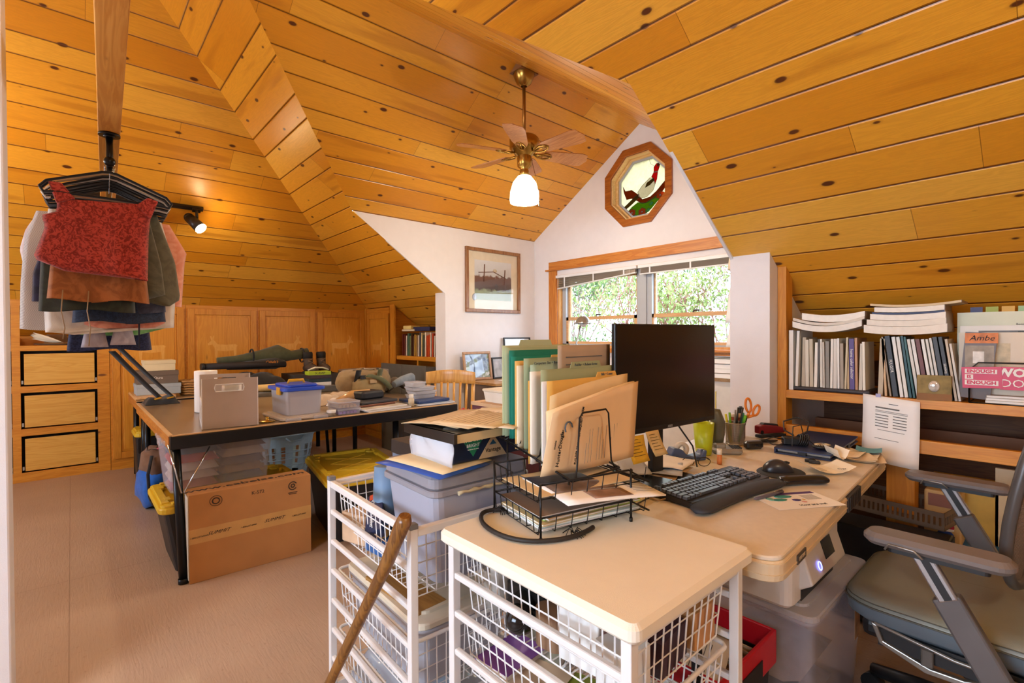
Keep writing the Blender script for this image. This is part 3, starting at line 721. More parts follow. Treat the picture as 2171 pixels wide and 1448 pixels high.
for x, y, nm in ((1.845-0.0, 0.03, 'leg'), (0.06, 0.05, 'leg'), (1.60, 1.36, 'leg'), (0.10, 1.72, 'leg')):
    lg = MB(); lg.cyl((x-0.0, y, 0.012), (x, y, 0.70), 0.022, n=16); lg.cyl((x, y, 0), (x, y, 0.02), 0.025, n=16)
    if x == 1.845: lg = MB(); lg.cyl((1.74+0.10, 0.03, 0.0), (1.70, 0.02, 0.70), 0.021, n=16); lg.cyl((1.74+0.10, 0.03, 0), (1.838, 0.03, 0.025), 0.025, n=16)
    lg.build(nm, blk, tA)
br = MB(); br.tube([(1.84, 0.035, 0.46), (1.74, 0.17, 0.66)], 0.004, 6); br.tube([(1.84, 0.025, 0.46), (1.76, -0.02, 0.70)], 0.004, 6); br.build('brace', m_chrome, tA)
tB = table('work_table', 'second work table hard against the pine cabinets under rods and boots', (-5.76, 0.40, 0), 0.76, 1.84, 0.74, group=None)
for x, y in ((0.72, 0.04), (0.05, 0.04), (0.52, 1.70), (0.05, 1.7)):
    MB().cyl((x, y, 0), (x, y, 0.70), 0.022, n=14).build('leg', blk, tB)
fl = MB(); fl.tube([(0.55, 1.45, 0.70), (0.56, 1.60, 0.30), (0.56, 1.62, 0.0)], 0.016, 8); fl.build('folding_leg', blk, tB)
TZ = 0.742

def openbox(s, x, y, h, th=0.003, tap=1.0, r=0.02):
    """hollow tapered container standing on z=0, centred"""
    def ring(sx, sy, z, rr):
        out = []
        for q, (ax, ay) in enumerate(((1, 1), (-1, 1), (-1, -1), (1, -1))):
            for i in range(4):
                a = PI/2*q+PI/2*i/3; out.append((ax*(sx/2-rr)+rr*math.cos(a), ay*(sy/2-rr)+rr*math.sin(a), z))
        return out
    V = ring(x*tap, y*tap, 0, r)+ring(x, y, h, r)+ring(x-2*th, y-2*th, h, r)+ring(x*tap-2*th, y*tap-2*th, th, r); n = 16; F = [tuple(reversed(range(n)))]
    for l in range(3):
        for i in range(n): F.append((l*n+i, l*n+(i+1) % n, (l+1)*n+(i+1) % n, (l+1)*n+i))
    F.append(tuple(range(3*n, 4*n)))
    return s.add(V, F)
m_yel = M('yellow tote lid', '#d9b62c', 0.42, var=0.05)
m_tote = M('black tote body', '#17181b', 0.5)
def tote(label, loc, rz, x, y, h, group='black totes with yellow lids'):
    t = thing('storage_tote', label, 'storage tote', loc, rz, group)
    b_ = MB(); openbox(b_, x*0.94, y*0.94, h-0.02, 0.004, 0.84, 0.04)
    for sx in (-1, 1):
        for k in (-0.3, 0, 0.3): b_.box((sx*x*0.455, y*k, h-0.10), (0.012, 0.05, 0.12))
    b_.build('body', m_tote, t)
    l_ = MB(); l_.rbox((0, 0, h-0.012), (x, y, 0.034), 0.05, 4, zr=0.006)
    rim = MB()
    for i, (px, py, dx, dy) in enumerate(((0, y/2-0.035, x-0.12, 0.035), (0, -y/2+0.035, x-0.12, 0.035), (x/2-0.035, 0, 0.035, y-0.12), (-x/2+0.035, 0, 0.035, y-0.12))):
        l_.box((px, py, h+0.012), (dx, dy, 0.024))
    for sx in (-1, 1):
        for sy in (-1, 1): l_.rbox((sx*(x/2-0.055), sy*(y/2-0.055), h+0.008), (0.085, 0.085, 0.016), 0.03)
        for k in (-0.25, 0.25): l_.box((sx*(x/2-0.052), y*k, h+0.016), (0.03, 0.06, 0.02)); l_.box((x*k, sx*(y/2-0.052), h+0.016), (0.06, 0.03, 0.02))
    lo = l_.build('lid', m_yel, t, bev=0.003)
    rb = MB()
    for k in (-0.22, 0, 0.22):
        for s2 in (-1, 1): rb.box((k*x, 0, h+0.006), (0.006, y*0.62, 0.004), (0, 0, s2*0.55))
    rb.build('lid_ribs', m_yel, lo)
    return t
tote('black tote with yellow lid carrying the clear bin of clothes under the work table', (-3.36, 0.705, 0), 0, 0.54, 0.76, 0.36)
tote('large black tote with cross-ribbed yellow lid, alone between table and wire drawers', (-3.22, 1.43, 0), -0.17, 0.78, 0.52, 0.38)
tl = tote('small yellow-lidded tote above the blue backpack at the far table leg', (-5.26, 0.50, 0), 0, 0.34, 0.24, 0.455)
# clear bin of clothes
m_clear = clear_plastic('clear storage plastic', '#cfcfe0', 0.20, 0.2); m_frost = clear_plastic('frosted storage plastic', '#c9c9d2', 0.62, 0.4); m_lidc = clear_plastic('clear lid plastic', '#dcdce6', 0.38, 0.25)
def bin_(name, label, loc, rz, x, y, h, mat, lidm, group=None, lid=True, tap=0.9, cat='storage bin', latches=None, latm=None, ribs=True):
    t = thing(name, label, cat, loc, rz, group)
    b_ = MB(); openbox(b_, x, y, h, 0.003, tap, 0.03); b_.build('bin_body', mat, t)
    rm = MB()
    P_ = [(sx*(x/2-0.03)+0.03*math.cos(a), sy*(y/2-0.03)+0.03*math.sin(a), h-0.006) for q, (sx, sy) in enumerate(((1, 1), (-1, 1), (-1, -1), (1, -1))) for a in [PI/2*q+PI/2*i/3 for i in range(4)]]
    rm.tube(P_, 0.006, 6, closed=True); rm.build('rim', mat, t)
    if lid:
        l_ = MB(); l_.rbox((0, 0, h+0.010), (x+0.016, y+0.016, 0.020), 0.035, 4, zr=0.004); l_.rbox((0, 0, h+0.024), (x*0.86, y*0.86, 0.010), 0.03, 4); l_.build('lid', lidm, t)
    if latm:
        for sx, sy, dx, dy in latches: MB().rbox((sx, sy, h-0.002), (dx, dy, 0.045), 0.006).build('latch', latm, t, bev=0.002)
    return t
bc = bin_('clothes_bin', 'clear lidded bin packed with folded clothes on the yellow tote lid', (-3.42, 0.645, 0.395), 0, 0.36, 0.55, 0.275, m_clear, m_lidc, latches=[(0.0, -0.28, 0.10, 0.012)], latm=m_lidc)
cl_cols = ['#b06a6e', '#7a8796', '#cdb9b3', '#9b866f', '#d8cfc6', '#5b5c66', '#cc4436', '#c9b39a', '#6d7f8c', '#a8937e']
def crumple(s, c, d, seed=0, n=10):
    """a folded soft bundle with wavy folds"""
    r_ = random.Random(seed); ph = [r_.uniform(0, 6) for _ in range(4)]
    def top(u, v):
        e = min(1, 6*min(u, 1-u))*min(1, 6*min(v, 1-v)); e = e**0.5
        return (c[0]+(u-0.5)*d[0], c[1]+(v-0.5)*d[1], c[2]+d[2]*e*(0.75+0.25*math.sin(7*u+ph[0]+3*v)*math.sin(9*v+ph[1]+4*u)))
    s.grid(top, n, n); s.grid(lambda u, v: (c[0]+(u-0.5)*d[0], c[1]+(v-0.5)*d[1], c[2]), 1, 1, False); return s
def cloth(name, hexc, bm_=0.0008): return M(name, hexc, 0.95, var=0.12, scale=25, bmp=bm_, bscale=400, sheen=0.2)
k = 0
for lay in range(5):
    for hf in range(2):
        m_ = cloth('folded cloth %d' % k, cl_cols[k % 10]); s_ = MB()
        y0 = 0.52 if hf == 0 else 0.77; dz = 0.05
        crumple(s_, (-3.42, y0, 0.40+lay*dz), (0.31-0.02*(4-lay), 0.235, dz*1.3), k, 12)
        o = s_.build('folded_garment', m_); tag(o, ['dusty pink', 'blue-grey', 'pale rose', 'khaki', 'off-white', 'charcoal', 'bright red', 'beige', 'slate', 'tan'][k % 10]+' garment folded inside the clear bin, '+['lowest', 'second from bottom', 'middle', 'second from top', 'top'][lay]+' of the '+('left' if hf == 0 else 'right')+' pile', 'clothing', 'folded clothes inside the clear bin'); k += 1
# blue backpack on the floor
bp = thing('backpack', 'blue and brown backpack slumped beneath the far table corner', 'backpack', (-4.52, 0.46, 0), 0.2)
s_ = MB()
def blob(s, c, r, seed=0, n=18, m=12, amp=0.06, flat=True):
    R_ = random.Random(seed); ph = [R_.uniform(0, 6) for _ in range(6)]
    def P(i, j):
        th, f = PI*j/m, 2*PI*i/n
        x, y, z = math.sin(th)*math.cos(f), math.sin(th)*math.sin(f), math.cos(th)
        def sq(v): return math.copysign(abs(v)**0.7, v)
        k_ = 1+amp*math.sin(4*f+ph[0]+3*th)+amp*math.sin(7*th+ph[1]+2*f)
        return (c[0]+r[0]*sq(x)*k_, c[1]+r[1]*sq(y)*k_, c[2]+r[2]*max(sq(z)*k_, -1))
    V = [P(i, j) for j in range(m+1) for i in range(n)]
    return s.add(V, [(j*n+i, (j+1)*n+i, (j+1)*n+(i+1) % n, j*n+(i+1) % n) for j in range(m) for i in range(n)], True)
blob(s_, (0, 0, 0.15), (0.15, 0.11, 0.15), 2).build('lower_body', cloth('royal blue nylon', '#1f66c4'), bp)
s_ = MB(); blob(s_, (0.01, 0.01, 0.33), (0.13, 0.10, 0.11), 5).build('upper_body', cloth('brown nylon', '#7b5a44'), bp)
MB().tube([(0.12, -0.06, 0.40), (0.17, -0.10, 0.28), (0.16, -0.09, 0.12), (0.10, -0.05, 0.03)], 0.011, 6, flat=0.4).build('shoulder_strap', cloth('black webbing', '#1b1b1f'), bp)
MB().tube([(0.10, -0.02, 0.44), (0.14, 0.03, 0.46), (0.16, 0.06, 0.40), (0.12, 0.07, 0.36)], 0.007, 6).build('handle_loop', M('pink cord', '#c25a68', 0.7), bp)
# cardboard carton
cb = thing('cardboard_box', 'flat brown shipping carton with printed tape standing against the table leg', 'cardboard box', (-3.01, 0.735, 0), -0.03)
MB().bb((-0.072, -0.30, 0), (0.072, 0.30, 0.452)).build('carton', card, cb, bev=0.003)
MB().bb((0.0722, -0.30, 0.20), (0.0728, 0.30, 0.275)).build('packing_tape', M('tan packing tape', '#c79a5a', 0.3, coat=0.3), cb)
MB().bb((-0.070, -0.304, 0.02), (0.070, -0.3005, 0.44)).build('end_label', M('weathered white label', '#cfc7b8', 0.7), cb)
text(None, 'print', 'www.cabelas.com', 0.062, M('carton print', '#3a2c20', 0.8), cb, (0.0, -0.02, 0.4526), RTOP, sx=1.35, bold=0.001)
text(None, 'print', 'K-572', 0.026, ink, cb, (0.0728, 0.02, 0.405), RYX)
pr = MB(); pr.tube([(0.0735, -0.18+0.028*math.cos(a*PI/12), 0.402+0.026*math.sin(a*PI/12)) for a in range(24)], 0.0014, 4, closed=True)
pr.tube([(0.0735, -0.18+0.016*math.cos(a*PI/6), 0.402+0.015*math.sin(a*PI/6)) for a in range(12)], 0.003, 4, closed=True); pr.build('print', M('carton print', None), cb)
pr = MB(); pr.tube([(0.0735, 0.20+0.022*math.cos(0.5+a*PI/11), 0.405+0.022*math.sin(0.5+a*PI/11)) for a in range(19)], 0.0028, 4)
pr.tube([(0.0735, 0.20+0.010*math.cos(a*PI/3), 0.405+0.010*math.sin(a*PI/3)) for a in range(6)], 0.003, 4, closed=True); pr.bb((0.073, 0.175, 0.365), (0.0738, 0.225, 0.369)); pr.bb((0.073, 0.18, 0.357), (0.0738, 0.22, 0.361)); pr.build('print', M('carton print', None), cb)
for y in (-0.17, 0.10, 0.0):
    if y: text(None, 'tape_print', 'SUMMIT', 0.024, ink, cb, (0.0734, y, 0.238), (PI/2, 0, PI/2), sx=1.2, shear=0.5)
for y in (-0.26, -0.03, 0.23):
    text(None, 'tape_print', '1-800-237-4444', 0.012, ink, cb, (0.0734, y, 0.232), (PI/2, 0, PI/2), shear=0.5)
# laundry basket
lb_ = thing('laundry_basket', 'pale blue laundry basket with round holes behind the clear bin', 'laundry basket', (-4.78, 1.44, 0.0), 0.15)
s_ = MB(); n = 36; rows = [(0.15, 0.0), (0.16, 0.05), (0.168, 0.10), (0.176, 0.16), (0.184, 0.22), (0.192, 0.28), (0.20, 0.34), (0.21, 0.37)]
def bk_p(i, r, z):
    a = 2*PI*i/n; return (1.0*r*math.copysign(abs(math.cos(a))**0.7, math.cos(a)), 1.25*r*math.copysign(abs(math.sin(a))**0.7, math.sin(a)), z)
V = [bk_p(i, r, z) for r, z in rows for i in range(n)]; F = []
for l in range(len(rows)-1):
    for i in range(n):
        if l in (1, 2, 3, 4) and i % 2 == 0: continue
        F.append((l*n+i, l*n+(i+1) % n, (l+1)*n+(i+1) % n, (l+1)*n+i))
F.append(tuple(reversed(range(n)))); s_.add(V, F)
for z, r in ((0.105, 0.169), (0.165, 0.177), (0.225, 0.185)): s_.tube([bk_p(i, r, z) for i in range(n)], 0.005, 5, closed=True)
m_lb = M('pale blue plastic', '#b4cdd8', 0.4); s_.build('basket_wall', m_lb, lb_)
MB().tube([bk_p(i, 0.214, 0.372) for i in range(n)], 0.010, 8, closed=True, flat=0.6).build('rim', m_lb, lb_)
MB().tube([(0.222, -0.08, 0.365), (0.235, -0.05, 0.335), (0.235, 0.05, 0.335), (0.222, 0.08, 0.365)], 0.008, 6).build('handle', m_lb, lb_)

# ---- on the table, left to right
# bag with straps
sb = thing('strap_bag', 'black canvas bag with two long straps pulled up toward the hanging clothes', 'bag', (-4.72, 0.52, TZ))
s_ = MB(); crumple(s_, (0, 0, 0), (0.26, 0.22, 0.055), 3, 12); s_.build('bag_body', cloth('black canvas', '#1b1c20'), sb)
for a, b_, tw in (((0.02, -0.01, 0.04), (0.52, -0.32, 0.42), 1), ((0.06, 0.07, 0.04), (0.60, -0.30, 0.46), -1)):
    A, B = Vector(a), Vector(b_)
    def st(u, v, A=A, B=B, tw=tw):
        p = A.lerp(B, v); wv = Vector((0.35, 0.9, 0.1*tw)).normalized()*0.019*(u-0.5)*2; return tuple(p+wv+Vector((0, 0.012*math.sin(v*PI), -0.02*math.sin(v*PI))))
    MB().sheet(st, 2, 10, 0.002).build('strap', cloth('black canvas', None), sb)
for dx, dy in ((0.09, 0.05), (0.10, -0.03)): MB().box((dx, dy, 0.045), (0.02, 0.045, 0.006), (0.2, 0.1, 0.3)).build('buckle_tag', M('yellow tag', '#d8a020', 0.5), sb)
def carton(name, label, cat, lo, hi, mat, lidm=None, lidh=0.03, rz=0, group=None):
    c_ = ((lo[0]+hi[0])/2, (lo[1]+hi[1])/2, lo[2]); d = [hi[i]-lo[i] for i in range(3)]
    t = thing(name, label, cat, c_, rz, group)
    MB().box((0, 0, (d[2]-lidh/2)/2), (d[0]-0.006, d[1]-0.006, d[2]-lidh/2)).build('box_body', mat, t, bev=0.002)
    MB().box((0, 0, d[2]-lidh/2), (d[0], d[1], lidh)).build('lid', lidm or mat, t, bev=0.002)
    return t
o = MB().bb((-5.60, 0.38, TZ+0.004), (-5.02, 0.66, TZ+0.024)).build('board', wood('raw board', '#c79a62', '#ddb684', 'X'), bev=0.003); tag(o, 'raw pine board lying under the stack of three shoe-size boxes', 'board')
carton('storage_box', 'pale blue-grey box at the bottom of the stack on the raw board', 'box', (-5.42, 0.40, TZ+0.025), (-5.16, 0.715, TZ+0.115), M('blue grey card', '#a9b5bd', 0.7))
bx = carton('storage_box', 'brown-grey shoe box in the middle of the stack on the raw board', 'box', (-5.43, 0.405, TZ+0.116), (-5.17, 0.70, TZ+0.225), M('taupe card', '#6f6257', 0.7), lidh=0.04)
text(None, 'print', 'Oura', 0.03, paper, bx, (0.131, 0.0, 0.05), RYX)
carton('storage_box', 'small cream box on top of the stack beside the strap bag', 'box', (-5.40, 0.455, TZ+0.226), (-5.18, 0.68, TZ+0.315), M('cream card', '#e2d3ac', 0.7))
def wicker(name, label, loc, r, h, sc=1.2):
    t = thing(name, label, 'basket', loc); s_ = MB()
    for k_ in range(6): s_.tube([(sc*0.5*(r+0.012*k_/5)*math.cos(a*PI/14)*2*0.8, (r+0.012*k_/5)*sc*math.sin(a*PI/14), 0.01+h*k_/5.5+0.004*(a % 2)) for a in range(28)], h/11, 5, closed=True)
    s_.build('weave', M('willow weave', '#a8783c', 0.7, var=0.25, scale=60), t)
    s_ = MB(); crumple(s_, (0, 0, h*0.75), (r*1.3, r*1.8, 0.04), 4, 8); s_.build('liner', cloth('liner cloth', '#d9c4a4'), t); return t
wicker('wicker_basket', 'woven willow basket behind the paper towel roll', (-5.25, 0.86, TZ), 0.115, 0.12)
pt = thing('paper_towel_roll', 'white paper towel roll standing at the left of the work table', 'paper towels', (-3.95, 0.69, TZ))
MB().lathe([(0.068, 0), (0.069, 0.005), (0.069, 0.277), (0.067, 0.28), (0.021, 0.281), (0.020, 0.27), (0.0199, 0.01), (0.068, 0)], n=32).build('towel_roll', M('paper towel', '#f1f0ee', 0.9, var=0.01, bmp=0.0008, bscale=120), pt)
MB().cyl((0, 0, 0.0), (0, 0, 0.279), 0.019, n=16).build('core', card, pt)
# magazine holder in kraft card and white lattice
mh = thing('file_box', 'kraft and white open-top file box holding a few receipts', 'file box', (-3.362, 0.700, TZ), -0.14)
kr = M('grey kraft board', '#b8aaa0', 0.8, var=0.03); wl = M('white lattice plastic', '#e9e9ea', 0.4, var=0.01)
def rr_hole_panel(s, x, y0, y1, z0, z1, hy0, hy1, hz0, hz1, th):
    for a in ((y0, y1, z0, hz0), (y0, y1, hz1, z1), (y0, hy0, hz0, hz1), (hy1, y1, hz0, hz1)): s.bb((x, a[0], a[2]), (x+th, a[1], a[3]))
s_ = MB(); rr_hole_panel(s_, 0.205, -0.138, 0.138, 0, 0.278, -0.072, 0.062, 0.205, 0.245, 0.006); s_.build('front_panel', kr, mh)
s_ = MB(); rr_hole_panel(s_, -0.205, -0.138, 0.138, 0, 0.278, -0.06, 0.06, 0.215, 0.255, 0.006); s_.build('rear_panel', kr, mh)
fr_ = MB(); fr_.tube([(0.212, -0.073, 0.205), (0.212, 0.063, 0.205), (0.212, 0.068, 0.225), (0.212, 0.063, 0.245), (0.212, -0.073, 0.245), (0.212, -0.078, 0.225)], 0.003, 6, closed=True); fr_.build('handle_trim', wl, mh)
for sy in (-1, 1):
    s_ = MB(); y = sy*0.138
    s_.bb((-0.205, y-0.002, 0), (0.21, y+0.002, 0.02)); s_.bb((-0.205, y-0.002, 0.125), (0.15, y+0.002, 0.150)); s_.bb((0.195, y-0.002, 0), (0.212, y+0.002, 0.278)); s_.bb((-0.205, y-0.002, 0), (-0.19, y+0.002, 0.278))
    s_.prism([(0.15, 0.13), (0.20, 0.278), (0.20, 0.13)], y-0.002, y+0.002, 'XZ')
    for i in range(14):
        xx = -0.19+i*0.0275; s_.bb((xx, y-0.0015, 0.02), (xx+0.012, y+0.0015, 0.128))
    for z in (0.05, 0.09): s_.bb((-0.2, y-0.0015, z), (0.2, y+0.0015, z+0.006))
    s_.build('lattice_side', wl, mh)
MB().bb((-0.205, -0.138, 0.0), (0.205, 0.138, 0.004)).build('base_panel', wl, mh)
for i, (y, a) in enumerate(((-0.03, 0.3), (0.04, -0.2))):
    s_ = MB(); s_.sheet(lambda u, v: (0.10+0.02*math.sin(3*v), y-0.045+0.09*u+0.02*v, 0.02+0.22*v), 4, 8, 0.001); o = s_.build('receipt', paper, None)
    o.location = (-3.30, 0.70+y*0.2, TZ+0.006); tag(o, 'white receipt sticking up in the kraft file box, '+('left' if i == 0 else 'right')+' one', 'paper')
# brass dish, loose lid, blue-lidded bin
o = MB().lathe([(0.0, 0.002), (0.04, 0.0), (0.045, 0.006), (0.042, 0.008), (0.012, 0.008), (0.008, 0.02), (0.010, 0.028), (0.006, 0.03), (0.0, 0.03)], (0, 0, 0), 24).build('brass_lid', M('brass', '#b8923c', 0.25, 0.9), None, (-3.20, 0.875, TZ)); tag(o, 'small brass knobbed lid between the file box and the clear lid', 'lid')
ll = thing('loose_lid', 'clear plastic lid with snap clips lying under the blue-lidded bin', 'lid', (-3.33, 1.09, TZ), 0.03)
s_ = MB(); s_.rbox((0, 0, 0.008), (0.38, 0.32, 0.016), 0.03, 4, zr=0.004); s_.rbox((0, 0, 0.019), (0.33, 0.27, 0.006), 0.02, 4); s_.build('lid_panel', clear_plastic('cloudy lid plastic', '#dccfc2', 0.72, 0.3), ll)
for y in (-0.09, 0.08): MB().rbox((0.192, y, 0.006), (0.02, 0.09, 0.02), 0.004).build('clip', m_lidc, ll)
bb_ = thing('craft_bin', 'frosted bin with blue lid and yellow handle and latches', 'storage bin', (-3.34, 1.09, TZ+0.023), 0.03)
s_ = MB(); openbox(s_, 0.30, 0.225, 0.155, 0.003, 0.94, 0.02); s_.build('bin_body', m_frost, bb_)
s_ = MB(); s_.rbox((0, 0, 0.160), (0.33, 0.26, 0.022), 0.03, 4, zr=0.004); s_.rbox((0, 0, 0.178), (0.26, 0.19, 0.018), 0.03, 4, zr=0.006); m_bl = M('cobalt blue plastic', '#2a52c8', 0.35); lo = s_.build('lid', m_bl, bb_)
yp = M('yellow plastic', '#e3ab2a', 0.35)
MB().tube([(0.0, -0.05, 0.185), (0.0, -0.045, 0.205), (0.0, 0.045, 0.205), (0.0, 0.05, 0.185)], 0.010, 8, flat=0.5).build('handle', yp, bb_)
for y, x in ((-0.128, 0.06), (0.128, 0.0)): MB().rbox((x, y, 0.148), (0.06, 0.012, 0.045), 0.004).build('latch', yp, bb_)
for i, (dx, dy, z, c_) in enumerate(((0.02, 0.01, 0.03, '#4a4640'), (-0.05, -0.04, 0.02, '#8a6a4c'), (0.05, 0.05, 0.085, '#b9b6b0'))):
    o = MB().box((0, 0, 0), (0.16, 0.11, 0.035), (0.1*i, 0.15, 0.3*i)).build('small_carton', M('inner box %d' % i, c_, 0.7), None, (-3.34+dx*0.6, 1.09+dy*0.6, TZ+0.055+z)); tag(o, ['dark grey', 'brown', 'light grey tilted'][i]+' packet seen through the frosted craft bin', 'packet', 'packets inside the craft bin')
# gun case, tubes, rods, boots at the back
def capsule(name, label, cat, pts, r, mat, capm=None, group=None):
    A = Vector(pts[0]); t = thing(name, label, cat, (A.x, A.y, A.z-r[0] if isinstance(r, list) else A.z-r), 0, group)
    o0 = t.location; P_ = [Vector(p)-o0 for p in pts]
    MB().tube(P_, r, 12).build('tube_body', mat, t)
    rr = r[0] if isinstance(r, list) else r
    MB().cyl(P_[0]-(P_[1]-P_[0]).normalized()*0.01, P_[0]+(P_[1]-P_[0]).normalized()*0.02, rr*1.08, n=12).build('end_cap', capm or blkpl, t)
    return t
dk = M('dark brown case', '#2c2420', 0.6); gcan = cloth('olive canvas', '#4c4f35'); 
s_ = MB(); crumple(s_, (-5.30, 1.30, TZ), (0.42, 0.62, 0.17), 8, 16); o = s_.build('duffel_bag', cloth('black nylon', '#22201f')); tag(o, 'low black nylon bag beneath the rod tubes behind the blue-lidded bin', 'bag')
capsule('rod_tube', 'long black padded rod tube lying across the black nylon bag', 'rod tube', [(-5.20, 0.88, 0.985), (-5.25, 1.30, 0.985), (-5.28, 1.62, 0.975)], 0.030, M('black padded tube', '#241f20', 0.7))
gc = thing('gun_case', 'olive green soft gun case with orange stitched name on the heap', 'soft case', (-5.36, 1.45, 0.93))
s_ = MB(); s_.tube([(0, -0.42, 0.10), (0, -0.25, 0.11), (0, -0.05, 0.13), (0, 0.12, 0.15), (0, 0.25, 0.13), (0, 0.42, 0.15)], [0.03, 0.035, 0.06, 0.095, 0.05, 0.055], 14); s_.build('case_body', gcan, gc)
s_ = MB(); s_.tube([(0.05, -0.35, 0.04), (0.05, -0.1, 0.05), (0.06, 0.08, 0.06), (0.05, 0.17, 0.06)], [0.03, 0.045, 0.06, 0.03], 12); s_.build('muzzle_pocket', cloth('charcoal nylon', '#33302c'), gc)
text(None, 'stitched_name', "Cabela's", 0.035, M('orange thread', '#e08a28', 0.7), gc, (0.118, 0.03, 0.075), RYX, shear=0.4)
for y in (-0.12, 0.36): MB().tube([(0.0+0.075*math.cos(a*PI/8), y, 0.13+0.075*math.sin(a*PI/8)) for a in range(16)], 0.009, 5, closed=True, flat=0.5).build('strap', cloth('black webbing', None), gc)
def boot(label, loc, rz):
    t = thing('boot', label, 'boot', loc, rz, 'pair of hiking boots on the rear table'); lm = M('boot leather', '#4c3c30', 0.7, var=0.15, scale=20); cu = M('boot cuff', '#1f1b1b', 0.8)
    s_ = MB(); s_.tube([(0.11, 0, 0.035), (0.08, 0, 0.045), (0.03, 0, 0.055), (-0.04, 0, 0.06), (-0.10, 0, 0.05)], [0.02, 0.038, 0.045, 0.046, 0.034], 12); s_.tube([(-0.05, 0, 0.05), (-0.05, 0, 0.12), (-0.055, 0, 0.15)], [0.045, 0.045, 0.048], 12); s_.build('upper', lm, t)
    s_ = MB(); s_.tube([(-0.055, 0, 0.14), (-0.058, 0, 0.20), (-0.06, 0, 0.22)], [0.046, 0.05, 0.045], 12); s_.build('cuff', cu, t)
    MB().rbox((0.005, 0, 0.010), (0.25, 0.085, 0.02), 0.04, 4).build('sole', M('boot sole', '#15120f', 0.8), t)
    MB().tube([(0.03, -0.03, 0.10), (0.0, 0.03, 0.11), (0.0, -0.03, 0.13), (-0.01, 0.03, 0.15)], 0.004, 5).build('laces', M('brown lace', '#8a6a48', 0.8), t); return t
boot('left brown hiking boot with black cuff at the end of the rods', (-5.24, 1.86, 0.872), 0.2)
boot('right brown hiking boot with black cuff beside the other', (-5.26, 2.0, 0.872), 0.1)
o = MB().bb((-5.55, 1.66, TZ), (-5.15, 2.12, 0.870)).build('fabric_case', M('charcoal fabric box', '#3b3531', 0.8)); tag(o, 'dark box-shaped fabric case under the two hiking boots', 'case')
o = MB().tube([(-4.72, 1.10, 0.80), (-4.74, 1.60, 0.80)], 0.033, 14).build('mat_roll', M('cream rolled mat', '#cfb072', 0.8, bmp=0.002, bscale=90)); tag(o, 'cream rolled mat lying behind the blue-lidded bin', 'roll')
o = MB(); crumple(o, (-4.72, 1.30, TZ), (0.30, 0.62, 0.035), 11, 12); o = o.build('folded_mat', cloth('dark folded mat', '#3a3228')); tag(o, 'dark folded mat under the cream roll', 'mat')
hx_ = [('#9fb828', 'lime green lettered lure box on top of the pile', 0.245, 'X-RAP'), ('#3a2a2c', 'dark maroon lure box second in the pile', 0.205, ''), ('#20343c', 'dark teal soft pouch third in the pile', 0.165, ''), ('#e6e4e0', 'white slim box at the bottom of the lure box pile', 0.135, '')]
o = MB().bb((-4.80, 1.60, TZ), (-4.58, 1.88, TZ+0.055)).build('tackle_box', M('grey tackle box', '#5c5a55', 0.5), bev=0.004); tag(o, 'grey tackle box carrying the small pile of lure boxes', 'tackle box')
z = TZ+0.056
for c_, lb_s, zz, tx in reversed(hx_):
    h_ = 0.032; t = thing('lure_box', lb_s, 'lure box', (-4.69, 1.73, z), random.uniform(-.1, .1), 'pile of lure boxes')
    MB().bb((-0.07, -0.10, 0), (0.07, 0.10, h_)).build('box_body', M('lure '+c_, c_, 0.5), t, bev=0.002)
    if tx: text(None, 'print', tx, 0.03, ink, t, (0.0705, 0.0, 0.016), RYX, sx=1.1)
    z += h_+0.001
o = MB().tube([(-4.70, 1.64, z+0.01), (-4.68, 1.70, z+0.035), (-4.70, 1.78, z+0.03), (-4.72, 1.84, z+0.008)], 0.008, 6).build('cable_tie', M('white cord', '#c9c3b4', 0.7)); tag(o, 'pale bent cord draped over the lime lure box', 'cord')
# grey laptop case
lc = thing('hard_case', 'grey padded equipment case with pale lid at the far right of the rear table', 'equipment case', (-5.16, 2.42, TZ), -0.12)
MB().rbox((0, 0, 0.05), (0.36, 0.50, 0.10), 0.03, 4, zr=0.01).build('case_base', M('taupe case fabric', '#6b5f56', 0.8), lc); MB().rbox((0, 0, 0.128), (0.36, 0.50, 0.052), 0.03, 4, zr=0.014).build('case_lid', M('grey case lid', '#9a918c', 0.6), lc)
for y in (-0.15, -0.05, 0.05, 0.15): MB().bb((0.18, y-0.008, 0.07), (0.186, y+0.008, 0.12)).build('stud', dk, lc)
# camo hip pack
hp = thing('hip_pack', 'tan hunting hip pack with olive webbing straps and buckles', 'bag', (-4.10, 1.91, TZ), 0.18)
tan = cloth('tan pack nylon', '#8b7450'); s_ = MB(); blob(s_, (0, 0, 0.115), (0.14, 0.25, 0.115), 4, 24, 14, 0.03); s_.build('pack_body', tan, hp)
s_ = MB(); blob(s_, (0.10, -0.02, 0.09), (0.07, 0.17, 0.085), 9, 18, 10, 0.04); s_.build('front_pocket', cloth('khaki pocket', '#9d875c'), hp)
ol = cloth('olive webbing', '#5d6142')
MB().sheet(lambda u, v: (0.17+0.02*math.sin(PI*v), -0.10+0.26*v+0.045*(u-.5), 0.17-0.13*v*v+0.02*u), 2, 12, 0.003).build('strap', ol, hp)
MB().sheet(lambda u, v: (0.12+0.04*math.sin(PI*v), -0.16+0.05*(u-.5), 0.22*math.sin(PI*(0.15+0.7*v))+0.01), 2, 12, 0.003).build('strap', cloth('black webbing', None), hp)
MB().sheet(lambda u, v: (0.12+0.04*math.sin(PI*v), 0.06+0.05*(u-.5), 0.22*math.sin(PI*(0.15+0.7*v))+0.01), 2, 12, 0.003).build('strap', ol, hp)
